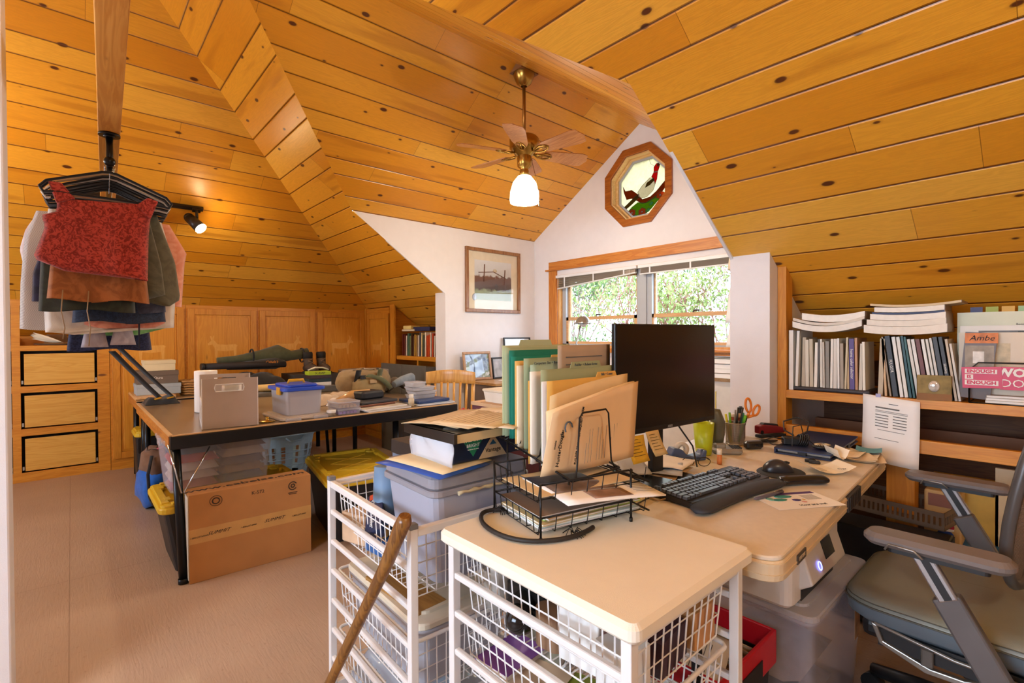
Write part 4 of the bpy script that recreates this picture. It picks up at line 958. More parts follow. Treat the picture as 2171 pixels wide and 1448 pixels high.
MB().rbox((0.16, -0.12, 0.17), (0.014, 0.05, 0.03), 0.005).build('buckle', blkpl, hp); MB().rbox((0.178, -0.03, 0.13), (0.008, 0.07, 0.03), 0.004).build('name_patch', M('tan patch', '#b79a72', 0.8), hp)
# tissue wads / packets between
for i, (x, y, s1, c_, lb_s) in enumerate(((-3.75, 1.42, 0.13, '#c9b8a2', 'crumpled beige paper sack behind the blue-lidded bin'), (-3.58, 1.50, 0.10, '#d8cfca', 'crinkled pale plastic bag of parts beside the clear organisers'), (-3.90, 1.62, 0.12, '#bfa98e', 'tan paper packet by the hip pack'))):
    s_ = MB(); crumple(s_, (x, y, TZ), (s1*1.5, s1*2.0, 0.08), 20+i, 9); o = s_.build('packet', cloth('packet %d' % i, c_)); tag(o, lb_s, 'packet')
s_ = MB(); s_.tube([(-3.52, 1.44, TZ+0.03), (-3.48, 1.54, TZ+0.075), (-3.46, 1.66, TZ+0.10)], [0.035, 0.045, 0.02], 10); o = s_.build('bagged_part', M('amber bag', '#c39a63', 0.3, coat=0.5)); tag(o, 'clear bag twisted round a tan part in front of the hip pack', 'bag')
# organiser boxes and jar
def organiser(label, lo, d, mat, cont, divs=5):
    t = thing('organiser_box', label, 'organiser box', lo, 0.04, 'clear organiser boxes at the front edge of the table')
    s_ = MB(); openbox(s_, d[0], d[1], d[2]-0.008, 0.002, 0.98, 0.008); s_.build('tray', mat, t)
    MB().rbox((0, 0, d[2]-0.005), (d[0]+0.004, d[1]+0.004, 0.009), 0.008).build('lid', m_lidc, t)
    s_ = MB()
    for i in range(divs): s_.bb((-d[0]/2+0.01, -d[1]/2+0.012+i*(d[1]-0.03)/divs, 0.004), (d[0]/2-0.01, -d[1]/2+0.010+(i+0.82)*(d[1]-0.03)/divs, d[2]*0.5))
    s_.build('contents', cont, t); t2 = t; return t
organiser('shallow clear organiser with purple beads, under the taller one', (-3.22, 1.36, TZ), (0.16, 0.155, 0.038), m_clear, M('purple beads', '#7d4fb0', 0.4, var=0.3, scale=80))
organiser('clear organiser with tan fittings, stacked on the purple one', (-3.23, 1.36, TZ+0.039), (0.17, 0.155, 0.045), m_clear, M('tan fittings', '#b59566', 0.5, var=0.3, scale=80))
j = thing('small_jar', 'squat clear jar with white screw cap in front of the organisers', 'jar', (-3.15, 1.245, TZ)); MB().lathe([(0, 0), (0.026, 0), (0.028, 0.02), (0.026, 0.024)], n=20).build('jar_body', clear_plastic('jar plastic', '#b8a890', 0.5), j); MB().lathe([(0.028, 0.022), (0.029, 0.026), (0.029, 0.038), (0.0, 0.04)], n=20).build('cap', white_pl, j)
# magazines, binders
def slab(name, label, cat, c_, d, rz, mat, group=None, pages=True, tilt=None):
    t = thing(name, label, cat, c_, rz, group)
    if pages:
        MB().bb((-d[0]/2+0.002, -d[1]/2+0.002, 0.001), (d[0]/2-0.002, d[1]/2-0.002, d[2]-0.001)).build('pages', paper, t)
        s_ = MB(); s_.bb((-d[0]/2, -d[1]/2, d[2]-0.001), (d[0]/2, d[1]/2, d[2])); s_.bb((-d[0]/2, -d[1]/2, 0), (d[0]/2, d[1]/2, 0.001)); s_.bb((-d[0]/2, -d[1]/2, 0), (-d[0]/2+0.0015, d[1]/2, d[2])); s_.build('cover', mat, t)
    else: MB().rbox((0, 0, d[2]/2), d, 0.006, 3, zr=min(0.003, d[2]/3)).build('cover', mat, t)
    return t
slab('magazine', 'grey-white magazine lowest of the flat pile beside the organisers', 'magazine', (-3.26, 1.64, TZ), (0.28, 0.34, 0.010), 0.08, M('grey magazine', '#a9a8a6', 0.3))
slab('magazine', 'glossy magazine with pale cover on the grey-white one', 'magazine', (-3.29, 1.62, TZ+0.0105), (0.27, 0.36, 0.009), 0.16, M('mixed print', '#d5cfc2', 0.25, var=0.3, scale=14))
slab('portfolio', 'red-brown leather portfolio under the dark notebook computer sleeve', 'portfolio', (-3.36, 1.60, TZ+0.021), (0.24, 0.30, 0.014), 0.12, M('red brown leather', '#6b3b24', 0.4), pages=False)
slab('notebook_sleeve', 'dark grey zipped sleeve on the leather portfolio', 'sleeve', (-3.37, 1.62, TZ+0.036), (0.23, 0.31, 0.018), 0.16, M('dark slate sleeve', '#34343a', 0.6), pages=False)
s_ = MB(); s_.rbox((0, 0, 0.028), (0.16, 0.20, 0.056), 0.03, 4, zr=0.012); o = s_.build('glasses_case', M('black zip case', '#1c1c20', 0.6), None, (-3.44, 1.63, TZ+0.055), (0, 0, 0.2)); tag(o, 'black zipped pouch on top of the dark sleeve', 'pouch')
b_ = thing('supplement_bottle', 'small frosted bottle with pale cap beside the magazines', 'bottle', (-3.18, 1.845, TZ)); MB().lathe([(0, 0), (0.021, 0), (0.022, 0.05), (0.015, 0.062), (0.015, 0.066)], n=18).build('bottle_body', M('frosted bottle', '#d3c2a2', 0.3), b_); MB().lathe([(0.017, 0.064), (0.017, 0.088), (0, 0.09)], n=18).build('cap', M('pale cap', '#d9d4cc', 0.4), b_)
slab('ring_binder', 'navy blue binder at the right end of the work table', 'binder', (-3.30, 2.03, TZ+0.012), (0.26, 0.29, 0.022), 0.10, M('navy binder', '#243c6b', 0.35), pages=False)
slab('magazine', 'pale blue magazine under the navy binder', 'magazine', (-3.27, 2.05, TZ), (0.26, 0.31, 0.011), -0.02, M('pale blue cover', '#9fb1c8', 0.3))
for i, (z, dx, dy, h_, rr, c_) in enumerate(((0.035, 0, 0, 0.030, 0.0, '#c9c0b8'), (0.066, 0.0, 0.01, 0.026, 0.05, '#d8c9bd'), (0.093, -0.01, 0.0, 0.030, 0.0, '#cfd3d6'), (0.124, -0.005, -0.045, 0.038, 0.04, '#cdbfae'))):
    w_ = 0.20 if i < 3 else 0.12
    t = thing('food_container', ['lowest flat clear container in the stack on the navy binder', 'second clear container with red-rimmed contents', 'third wider clear container near the top of the stack', 'small frosted container on top of the stack beside the bottle'][i], 'plastic container', (-3.34+dx, 2.02+dy, TZ+z), rr, 'stack of clear containers on the binder')
    s_ = MB(); openbox(s_, 0.13, w_, h_-0.008, 0.002, 0.94, 0.015); s_.build('tub', clear_plastic('tub plastic', '#d8d8dc', 0.5), t); MB().rbox((0, 0, h_-0.005), (0.138, w_+0.008, 0.008), 0.015, 3).build('lid', m_lidc, t)
    MB().box((0, 0, h_*0.35), (0.11, w_*0.85, h_*0.4)).build('contents', M('tub contents %d' % i, c_, 0.6, var=0.3, scale=60), t)
s_ = MB(); s_.sheet(lambda u, v: (-4.35+0.34*u, 2.10+0.28*v, TZ+0.03+0.09*math.sin(PI*min(1, v*1.1))*math.sin(PI*(0.15+0.7*u))+0.02*math.sin(9*v+5*u)), 12, 16, 0.006); o = s_.build('jacket', cloth('camouflage cloth', '#5b4d38')); tag(o, 'brown camouflage garment heaped beside the hip pack', 'clothing')
s_ = MB(); s_.tube([(-3.95, 2.12, TZ+0.085), (-3.98, 2.22, TZ+0.115), (-4.02, 2.33, TZ+0.13), (-4.08, 2.38, TZ+0.10), (-4.10, 2.30, TZ+0.07)], [0.03, 0.04, 0.045, 0.04, 0.03], 12); o = s_.build('rolled_shirt', cloth('grey blue shirt', '#7f8b94')); tag(o, 'grey-blue shirt sleeve rolled over the camouflage garment', 'clothing')
# ================================================================ WIRE DRAWER UNITS
m_epoxy = M('white epoxy steel', '#e4e2e0', 0.35, var=0.01); m_cap = M('grey end cap', '#77787c', 0.5)
def basket(parent, x, y, zt, h, ox=0.0, nm='basket'):
    """wire drawer; local x length, y width, rim at zt, depth h"""
    s_ = MB(); r = 0.0021; hx_, hy_ = x/2-0.022, y/2-0.022; bx, by = hx_-0.012, hy_-0.012; zb = zt-h
    nx, ny = 17, 12
    for i in range(nx+1):
        f = -1+2*i/nx
        s_.tube([(ox+f*hx_, -hy_, zt), (ox+f*bx, -by, zb), (ox+f*bx, by, zb), (ox+f*hx_, hy_, zt)], r, 4, smooth=False)
    for i in range(ny+1):
        f = -1+2*i/ny
        s_.tube([(ox-hx_, f*hy_, zt), (ox-bx, f*by, zb)], r, 4, smooth=False); s_.tube([(ox+hx_, f*hy_, zt), (ox+bx, f*by, zb)], r, 4, smooth=False)
    nl = max(1, round(h/0.05))
    for k in range(1, nl+1):
        t = k/nl; a, b_ = lerp(hx_, bx, t), lerp(hy_, by, t); z = lerp(zt, zb, t)
        s_.tube([(ox-a, -b_, z), (ox+a, -b_, z), (ox+a, b_, z), (ox-a, b_, z)], r*1.1, 4, closed=True, smooth=False)
    for k in range(1, 6): s_.tube([(ox-bx, -by+2*by*k/6, zb-0.003), (ox+bx, -by+2*by*k/6, zb-0.003)], r, 4, smooth=False)
    o = s_.build(nm, m_epoxy, parent)
    P_ = [(ox+sx*(x/2-0.035)+0.02*math.cos(a), sy*(y/2-0.035)+0.02*math.sin(a), zt) for q, (sx, sy) in enumerate(((1, 1), (-1, 1), (-1, -1), (1, -1))) for a in [PI/2*q+PI/2*i/3 for i in range(4)]]
    MB().tube(P_, 0.0055, 6, closed=True).build('rim', m_epoxy, o); return o
def frame(name, label, loc, rz, x, y, H, runners, topbars=True):
    t = thing(name, label, 'wire drawer unit', loc, rz)
    for sx in (-1, 1):
        for sy in (-1, 1):
            MB().box((sx*(x/2-0.011), sy*(y/2-0.011), H/2), (0.022, 0.022, H)).build('post', m_epoxy, t, bev=0.002)
            if topbars: MB().box((sx*(x/2-0.011), sy*(y/2-0.011), H+0.006), (0.024, 0.024, 0.014)).build('end_cap', m_cap, t, bev=0.002)
    for z in runners:
        for sy in (-1, 1):
            s_ = MB(); s_.box((0, sy*(y/2-0.010), z), (x-0.044, 0.016, 0.016)); s_.build('runner', m_epoxy, t, bev=0.004)
    if topbars:
        for sy in (-1, 1): MB().box((0, sy*(y/2-0.011), H-0.012), (x-0.044, 0.018, 0.022)).build('runner', m_epoxy, t, bev=0.003)
    for sx in (-1, 1):
        MB().box((sx*(x/2-0.011), 0, H-0.012), (0.020, y-0.044, 0.022)).build('cross_bar', m_epoxy, t, bev=0.003)
        MB().box((sx*(x/2-0.011), 0, 0.03), (0.020, y-0.044, 0.022)).build('cross_bar', m_epoxy, t)
    return t
CT = 0.765
f2 = frame('wire_drawer_unit', 'open-topped white wire drawer unit holding the large grey bin', (-1.412, 0.873, 0), -0.03, 0.600, 0.44, 0.752, (0.645, 0.542, 0.440, 0.337, 0.235, 0.135))
basket(f2, 0.58, 0.42, 0.735, 0.185); basket(f2, 0.58, 0.42, 0.44, 0.18); basket(f2, 0.58, 0.42, 0.235, 0.16)
f1 = frame('wire_drawer_unit', 'white wire drawer unit with a cream laminate top nearest the viewer', (-0.762, 0.918, 0), 0, 0.545, 0.432, 0.735, (0.655, 0.560, 0.465, 0.370, 0.275, 0.18, 0.09), topbars=False)
s_ = MB(); s_.rbox((0.0, 0, 0.750), (0.585, 0.468, 0.036), 0.022, 5, zr=0.009); s_.build('laminate_top', M('cream laminate', '#ece6d6', 0.5, var=0.02, bmp=0.0003, bscale=500), f1)
basket(f1, 0.53, 0.41, 0.715, 0.15); basket(f1, 0.53, 0.41, 0.545, 0.14); basket(f1, 0.53, 0.41, 0.355, 0.16, ox=0.12); basket(f1, 0.53, 0.41, 0.16, 0.10)
# --- big grey bin and its load
gb = thing('storage_bin', 'tall frosted grey bin with domed lid standing in the top wire drawer', 'storage bin', (-1.285, 0.905, 0.556), -0.03)
s_ = MB(); openbox(s_, 0.29, 0.335, 0.25, 0.004, 0.86, 0.03); s_.build('bin_body', clear_plastic('grey frosted plastic', '#b4b6c6', 0.80, 0.35), gb)
s_ = MB(); s_.rbox((0, 0, 0.262), (0.316, 0.360, 0.018), 0.03, 4, zr=0.003); s_.rbox((0, 0, 0.290), (0.306, 0.350, 0.045), 0.028, 4, zr=0.010); lo = s_.build('lid', clear_plastic('grey lid plastic', '#9c9aa2', 0.86, 0.3), gb)
s_ = MB(); s_.tube([(0.162, -0.10+0.018*i, 0.256+0.003*(i % 2)) for i in range(12)], [0.004+0.0025*(i % 3 == 0) for i in range(12)], 6); s_.build('latch_bar', M('yellowed clip', '#c9b690', 0.4), gb)
s_ = MB(); crumple(s_, (0, 0, 0.02), (0.22, 0.26, 0.16), 15, 8); s_.build('contents', cloth('dim contents', '#8c8c98'), gb)
LZ = 0.871
fo = thing('file_folder', 'blue two-pocket folder jutting over the corner of the grey bin', 'folder', (-1.25, 0.795, LZ), 0.16)
s_ = MB(); s_.sheet(lambda u, v: (-0.14+0.28*u, -0.10+0.20*v, 0.004+0.003*math.sin(3*u)), 6, 4, 0.002); s_.build('cover', M('cobalt folder', '#1c4fa8', 0.4), fo)
s_ = MB(); s_.sheet(lambda u, v: (-0.13+0.25*u, -0.07+0.20*v, 0.008+0.002*math.sin(3*u+1)), 6, 4, 0.001); s_.build('loose_sheet', cream, fo)
rm_ = thing('paper_ream', 'navy-wrapped reams of copy paper with a clear-bagged white end', 'paper ream', (-1.262, 0.965, LZ+0.011), 0.0)
navy = M('navy ream wrap', '#13233f', 0.28, var=0.2, scale=20, bmp=0.003, bscale=18)
MB().bb((-0.098, -0.150, 0), (0.092, 0.135, 0.072)).build('wrapped_block', navy, rm_, bev=0.003)
MB().bb((-0.100, -0.158, 0.002), (0.085, -0.1505, 0.070)).build('paper_end', paper, rm_)
s_ = MB(); s_.sheet(lambda u, v: (-0.115+0.225*u, -0.168-0.012*math.sin(9*u+4*v)*v, -0.006+0.088*v+0.006*math.sin(12*u)*v), 14, 6, 0.0008); s_.build('clear_bag', clear_plastic('crinkled bag', '#e4e6ee', 0.45, 0.12), rm_)
s_ = MB(); s_.prism([(-0.125, 0.072), (-0.035, 0.072), (-0.080, 0.012)], 0.0922, 0.0927, 'YZ'); s_.build('label', M('green label', '#1d7a56', 0.4), rm_)
text(None, 'print', 'PREMIUM', 0.017, paper, rm_, (0.0929, -0.080, 0.062), RYX); text(None, 'print', 'BRIGHT', 0.014, paper, rm_, (0.0929, -0.080, 0.045), RYX); text(None, 'print', 'Suitable for all printers', 0.0045, paper, rm_, (0.0929, -0.080, 0.034), RYX)
s_ = MB(); s_.prism([(-0.06, -0.0), (0.050, -0.0), (0.004, 0.060), (-0.012, 0.060)], 0.0922, 0.0926, 'YZ'); s_.build('label', M('tan label', '#c8ab84', 0.5), rm_)
s_ = MB(); s_.prism([(-0.018, 0.038), (0.010, 0.038), (-0.004, 0.053)], 0.0927, 0.093, 'YZ'); s_.build('label', M('teal mark', '#1b5470', 0.5), rm_)
text(None, 'print', 'Vantage', 0.019, ink, rm_, (0.093, -0.004, 0.022), RYX)
pad = thing('presentation_binder', 'thick black-covered portfolio with cream page block on top of the reams', 'portfolio', (-1.245, 0.93, LZ+0.083), 0.03)
MB().bb((-0.12, -0.145, 0.0), (0.125, 0.17, 0.024)).build('page_block', M('page block', '#cdb88c', 0.8, var=0.05), pad); 
s_ = MB(); s_.bb((-0.13, -0.155, 0.024), (0.125, 0.17, 0.028)); s_.bb((-0.13, -0.157, 0.0), (0.128, -0.146, 0.028)); s_.build('cover', M('black gloss cover', '#241f1c', 0.18), pad)
for i, (x, y, a, c_, lb_s) in enumerate(((-1.22, 0.98, 0.35, '#e2cda4', 'lined cream statement lying uppermost on the black portfolio'), (-1.25, 0.95, 0.20, '#d6c09a', 'tan form beneath the lined statement on the portfolio'), (-1.20, 1.00, 0.50, '#eadfc8', 'off-white sheet curling at the back of the portfolio'), (-1.30, 0.93, 0.28, '#c9b48e', 'torn-edged envelope lowest of the papers on the portfolio'))):
    z = LZ+0.112+0.003*(3-i)
    s_ = MB(); s_.sheet(lambda u, v: (-0.11+0.22*u, -0.15+0.29*v, 0.001+0.003*i*math.sin(2.6*u)+(0.02 if i == 2 else 0.006)*max(0, v-0.7)**1.5*4), 5, 8, 0.0012)
    o = s_.build('paper_sheet', M('sheet %d' % i, c_, 0.85), None, (x, y, z), (0, 0, a)); tag(o, lb_s, 'paper')
    if i == 0:
        for k in range(9): MB().bb((-0.085+0.019*k, -0.13, 0.0052), (-0.083+0.019*k, 0.09, 0.0056)).build('ruled_line', M('faint rule', '#a0896a', 0.8), o)
o = carton('small_box', 'dark shipping box with orange lettering behind the grey bin', 'box', (-1.655, 0.875, 0.556), (-1.475, 1.055, 0.875), M('slate box', '#6d7788', 0.6), M('brown black lid', '#2f2722', 0.5), 0.05)
text(None, 'print', 'Swarovski', 0.022, M('orange print', '#d2502a', 0.6), o, (0.0, -0.02, 0.3195), (0, 0, 0.6))
s_ = MB(); s_.tube([(0, 0, 0), (0.01, 0.01, 0.12), (0.0, 0.02, 0.25)], [0.045, 0.048, 0.046], 16); o = s_.build('poster_tube', M('steel blue tube', '#6f93b8', 0.4), None, (-1.555, 0.79, 0.556)); tag(o, 'blue tube standing between the slatted basket side and the grey bin', 'tube')
nb = thing('vinyl_repair_box', 'navy box with white lettering lying tilted in the top basket', 'box', (-1.50, 0.738, 0.648), -0.5)
MB().box((0, 0, 0.018), (0.20, 0.055, 0.034), (0.35, 0.28, 0)).build('box_body', M('navy carton', '#1b2a50', 0.4), nb, bev=0.002)
text(None, 'print', 'NAPA Vinyl & Leather', 0.018, paper, nb, (0.0, -0.012, 0.034), (0.35, 0.28, 0)); MB().box((-0.075, -0.016, 0.055), (0.03, 0.018, 0.001), (0.35, 0.28, 0)).build('logo', M('orange print', None), nb)
for i, (x, y, z, d, a, c_, lb_s) in enumerate(((-1.60, 0.74, 0.556, (0.12, 0.09, 0.10), 0.3, '#c9a888', 'tan paper packet in the near corner of the top basket'), (-1.48, 0.76, 0.556, (0.10, 0.10, 0.05), 0.1, '#2f5a92', 'blue packet low in the top basket'), (-1.63, 0.84, 0.556, (0.10, 0.12, 0.05), -0.3, '#c4c6c8', 'clear blister pack in the top basket'), (-1.47, 0.74, 0.606, (0.05, 0.04, 0.03), 0.8, '#c39a52', 'small amber part in the top basket'))):
    s_ = MB(); s_.rbox((0, 0, d[2]/2), d, 0.01, 3, zr=0.005); o = s_.build('packet', M('pk %d' % i, c_, 0.5, var=0.2), None, (x, y, z), (0, 0, a)); tag(o, lb_s, 'packet')
# lower drawers of the open unit
bin_('storage_bin', 'cloudy shoebox bin with opaque lid in the middle wire drawer', (-1.42, 0.87, 0.265), -0.03, 0.50, 0.32, 0.175, m_frost, M('cream lid', '#d8cbb4', 0.4), cat='storage bin')
s_ = MB(); crumple(s_, (-1.42, 0.87, 0.082), (0.46, 0.32, 0.14), 31, 14); o = s_.build('plastic_bag', M('grey poly bag', '#a9b0ba', 0.25, coat=0.4)); tag(o, 'shiny grey plastic bag stuffed in the bottom wire drawer', 'bag')
o = MB().box((0, 0, 0.006), (0.30, 0.10, 0.012)).build('plank', wood('oak slat', '#8f6530', '#b08244', 'X', 0.5), None, (-1.37, 0.765, 0.458), (0, 0, 0.05)); tag(o, 'narrow brown plank lying on the cloudy bin under the top basket', 'slat')
# contents of the near unit
def simple(nm, cat, label, mb_, mat, loc, rz=0.0, group=None):
    o = mb_.build(nm, mat, None, loc, (0, 0, rz)); return tag(o, label, cat, group)
B1 = 0.569
m_bg = clear_plastic('clear cup', '#d8d2c8', 0.35, 0.2)
simple('plastic_cup', 'cup', 'clear cup of white sachets in the left end of the top drawer', MB().lathe([(0, 0.001), (0.032, 0), (0.042, 0.10), (0.040, 0.10), (0.030, 0.004), (0, 0.004)], n=20), m_bg, (-0.955, 0.80, B1))
simple('sachet', 'sachet', 'white sachet standing in the clear cup', MB().box((0, 0, 0.05), (0.03, 0.02, 0.085), (0.2, 0.1, 0)), paper, (-0.955, 0.80, B1+0.006))
simple('camera', 'camera', 'black camera-like device in the top wire drawer', MB().rbox((0, 0, 0.045), (0.12, 0.07, 0.09), 0.015, 3, zr=0.008).cyl((0, -0.035, 0.05), (0, -0.075, 0.05), 0.03), blkpl, (-0.86, 0.83, B1), 0.2)
simple('webcam', 'gadget', 'dark glossy round gadget low in the top drawer', MB().ball((0, 0, 0.035), 0.035, 16, 10, (1, 1.2, 1)), M('gloss black', '#0e0f12', 0.12), (-0.83, 0.765, B1))
simple('small_tin', 'tin', 'brown oval tin between the camera and the white boxes', MB().rbox((0, 0, 0.04), (0.075, 0.05, 0.08), 0.024, 5), M('brown tin', '#8a6a50', 0.4), (-0.755, 0.785, B1), 0.1)
for i, (x, y, z, d, a, c_, lb_s) in enumerate(((-0.67, 0.80, B1, (0.10, 0.06, 0.115), 0.1, '#e8e6e2', 'white carton standing in the right half of the top drawer'), (-0.62, 0.87, B1, (0.08, 0.10, 0.10), 0.2, '#c8452c', 'red and navy packet behind the white carton'), (-0.57, 0.79, B1, (0.07, 0.08, 0.09), -0.2, '#dcdad8', 'small white carton in the near corner of the top drawer'), (-0.56, 0.92, B1, (0.05, 0.12, 0.07), 0.1, '#3a2438', 'dark plum case against the drawer front'), (-0.56, 1.04, B1, (0.06, 0.09, 0.08), 0.0, '#c3905a', 'amber carton at the far end of the top drawer'), (-0.80, 1.00, B1, (0.2, 0.14, 0.08), 0.0, '#8b8078', 'taupe box at the back of the top drawer'), (-0.70, 0.83, B1+0.116, (0.05, 0.04, 0.02), 0.5, '#d8432c', 'small orange-red packet propped above the white carton'))):
    simple('small_carton', 'carton', lb_s, MB().rbox((0, 0, d[2]/2), d, 0.004), M('ct %d' % i, c_, 0.5, var=0.08), (x, y, z), a)
B2 = 0.409
for i, (x, y, z, d, a, c_, lb_s, nm) in enumerate((
    (-0.94, 0.83, B2, (0.11, 0.15, 0.035), 0.1, '#8a4fa8', 'violet book at the left end of the second wire drawer', 'paperback'),
    (-0.92, 0.92, B2, (0.13, 0.12, 0.020), 0.4, '#b9bfae', 'sage pamphlet behind the violet book', 'pamphlet'),
    (-0.83, 0.81, B2, (0.12, 0.16, 0.022), 0.25, '#d9bfa0', 'tan covered book beside the violet book', 'paperback'),
    (-0.73, 0.83, B2, (0.10, 0.20, 0.018), 0.3, '#9aa83c', 'book with lime green edge in the second drawer', 'paperback'),
    (-0.63, 0.82, B2, (0.10, 0.20, 0.012), 0.3, '#dcdde0', 'white notepad in the second drawer', 'notepad'),
    (-0.58, 0.92, B2, (0.09, 0.20, 0.016), 0.2, '#a02038', 'booklet with crimson rules near the drawer front', 'booklet'))):
    slab(nm, lb_s, 'book', (x, y, z), d, a, M('bk %d' % i, c_, 0.5))
simple('plastic_case', 'case', 'smoky clear case resting in the pulled-out lower drawer', MB().rbox((0, 0, 0.03), (0.14, 0.20, 0.06), 0.01, 3, zr=0.004), clear_plastic('smoky case', '#5a4a48', 0.7, 0.2), (-0.58, 0.93, 0.20), 0.3)
s_ = MB(); crumple(s_, (0, 0, 0), (0.30, 0.30, 0.09), 44, 10); simple('wrapped_parcel', 'parcel', 'white newspaper-wrapped parcel in the lower drawer at left', s_, cloth('newsprint', '#cfcfcd'), (-0.80, 0.90, 0.20))
# walking cane leaning on the open unit
cn = thing('walking_cane', 'curved-handled brown wooden walking cane leaning on the open wire unit', 'cane', (-1.50, 0.46, 0))
A = Vector((-1.50, 0.46, 0.0)); Bt = Vector((-1.098, 0.615, 0.775))
pts = [A.lerp(Bt, f)-A for f in (0, 0.2, 0.4, 0.6, 0.75, 0.86)]
pts += [Bt-A+Vector(v) for v in ((-0.030, -0.010, -0.045), (-0.012, -0.003, -0.005), (0.0, 0.0, 0.015), (0.004, 0.0, 0.030))]
cane_m = wood('hickory cane', '#5f3a18', '#97682f', 'Z', 0.3, scale=1.5)
MB().tube(pts, [0.011, 0.0125, 0.0135, 0.0145, 0.0155, 0.017, 0.0185, 0.020, 0.020, 0.015], 12).build('shaft', cane_m, cn)
# ================================================================ DESK
DZ = 0.74
m_desk = M('speckled almond desk', '#ddd2c0', 0.42, var=0.03, scale=60, bmp=0.0003, bscale=400)
m_edge = M('desk edge moulding', '#dcc6a2', 0.4)
X0, X1, Y0, Y1 = -1.16, -0.43, 1.165, 2.57
dk_ = thing('folding_desk', 'almond moulded folding table with rounded corners used as the computer desk', 'desk', (-1.159, 1.142, 0), 0.056)
s_ = MB(); W, D_ = X1-X0, Y1-Y0
s_.rbox((W/2, D_/2, DZ-0.006), (W-0.008, D_-0.008, 0.012), 0.045, 6, zr=0.003); s_.build('desk_top', m_desk, dk_)
s_ = MB(); s_.rbox((W/2, D_/2, DZ-0.035), (W, D_, 0.048), 0.05, 6, zr=0.003); s_.rbox((W/2, D_/2, DZ-0.018), (W+0.004, D_+0.004, 0.004), 0.05, 6); s_.rbox((W/2, D_/2, DZ-0.044), (W+0.004, D_+0.004, 0.004), 0.05, 6); s_.build('edge_moulding', m_edge, dk_)
s_ = MB(); s_.bb((W-0.006, 0.66, DZ-0.058), (W+0.006, 0.84, DZ-0.010))
for i in range(7): s_.bb((W+0.004, 0.67+0.024*i, DZ-0.054), (W+0.009, 0.678+0.024*i, DZ-0.014))
s_.build('hinge_cover', M('black hinge', '#2a211a', 0.5), dk_)
MB().bb((W, 0.13, DZ-0.050), (W+0.0035, 0.20, DZ-0.028)).build('maker_badge', M('badge grey', '#4a4440', 0.4), dk_); text(None, 'badge_print', 'LIFETIME', 0.013, m_edge, dk_, (W+0.0037, 0.165, DZ-0.039), RYX)
for x, y in ((0.10, 0.02), (W-0.20, 0.02), (0.10, D_-0.2), (W-0.25, D_-0.12)): MB().cyl((x, y, 0), (x, y, DZ-0.06), 0.0135, n=12).build('leg', blk, dk_)
# monitor
mo = thing('monitor', 'black desktop monitor with a dark switched-off screen', 'monitor', (-0.935, 1.553, DZ), -0.08)
s_ = MB(); s_.rbox((0, 0, 0), (0.335, 0.535, 0.014), 0.008, 3, zr=0.003, rot=(0, PI/2, 0)); s_ = MB(); s_.bb((0.0, -0.283, 0.187), (0.016, 0.283, 0.548)); s_.build('bezel', M('monitor bezel', '#131315', 0.35), mo, bev=0.003)
MB().bb((-0.03, -0.20, 0.25), (0.0, 0.20, 0.49)).build('rear_shell', blkpl, mo, bev=0.01)
MB().bb((0.016, -0.277, 0.204), (0.0166, 0.277, 0.542)).build('screen', M('dark screen', '#181514', 0.22, spec=0.6), mo)
text(None, 'maker_name', 'ASUS', 0.012, M('silver print', '#b8b8b8', 0.4), mo, (0.0168, 0.0, 0.195), RYX)
MB().box((-0.045, 0, 0.17), (0.02, 0.06, 0.30)).build('stand_column', blkpl, mo); s_ = MB(); s_.rbox((-0.02, 0, 0.006), (0.20, 0.22, 0.012), 0.03, 4, zr=0.003); s_.build('stand_foot', blkpl, mo)
MB().tube([(-0.03, 0.05, 0.24), (0.0, 0.16, 0.10), (-0.02, 0.22, 0.01)], 0.003, 6).build('cable', blkpl, mo)
def note(label, y, z, w_, h_, c_, tw, x=-0.928):
    t = thing('sticky_note', label, 'sticky note', (x, y, z), -0.08, 'sticky notes on the monitor edge')
    MB().sheet(lambda u, v: (0.002+0.018*(1-v)**2, -w_/2+w_*u+tw*(1-v), -h_+h_*v), 4, 6, 0.0006).build('note_paper', M('note '+c_, c_, 0.8), t)
    s_ = MB()
    for i in range(6): 
        v = 0.85-0.12*i; s_.bb((0.004+0.018*(1-v)**2, -w_*0.34+tw*(1-v), -h_+h_*v), (0.0048+0.018*(1-v)**2, w_*(0.1+0.12*(i % 3))+tw*(1-v), -h_+h_*v+0.0015))
    s_.build('handwriting', M('pencil', '#6a5a30', 0.8), t)
note('yellow sticky note hanging from the lower left monitor corner', 1.355, 0.926, 0.083, 0.084, '#e2b838', 0.010)
note('cream sticky note hanging from the monitor edge beside the yellow one', 1.450, 0.930, 0.068, 0.083, '#dfc48c', 0.030)
# keyboard, wrist rests, mouse
def rotloc(cx, cy, rz): return TR(cx, cy, DZ+0.001) @ RZ(rz)
kb = thing('keyboard', 'black computer keyboard angled across the desk', 'keyboard', (-0.778, 1.580, DZ+0.001), 1.475)
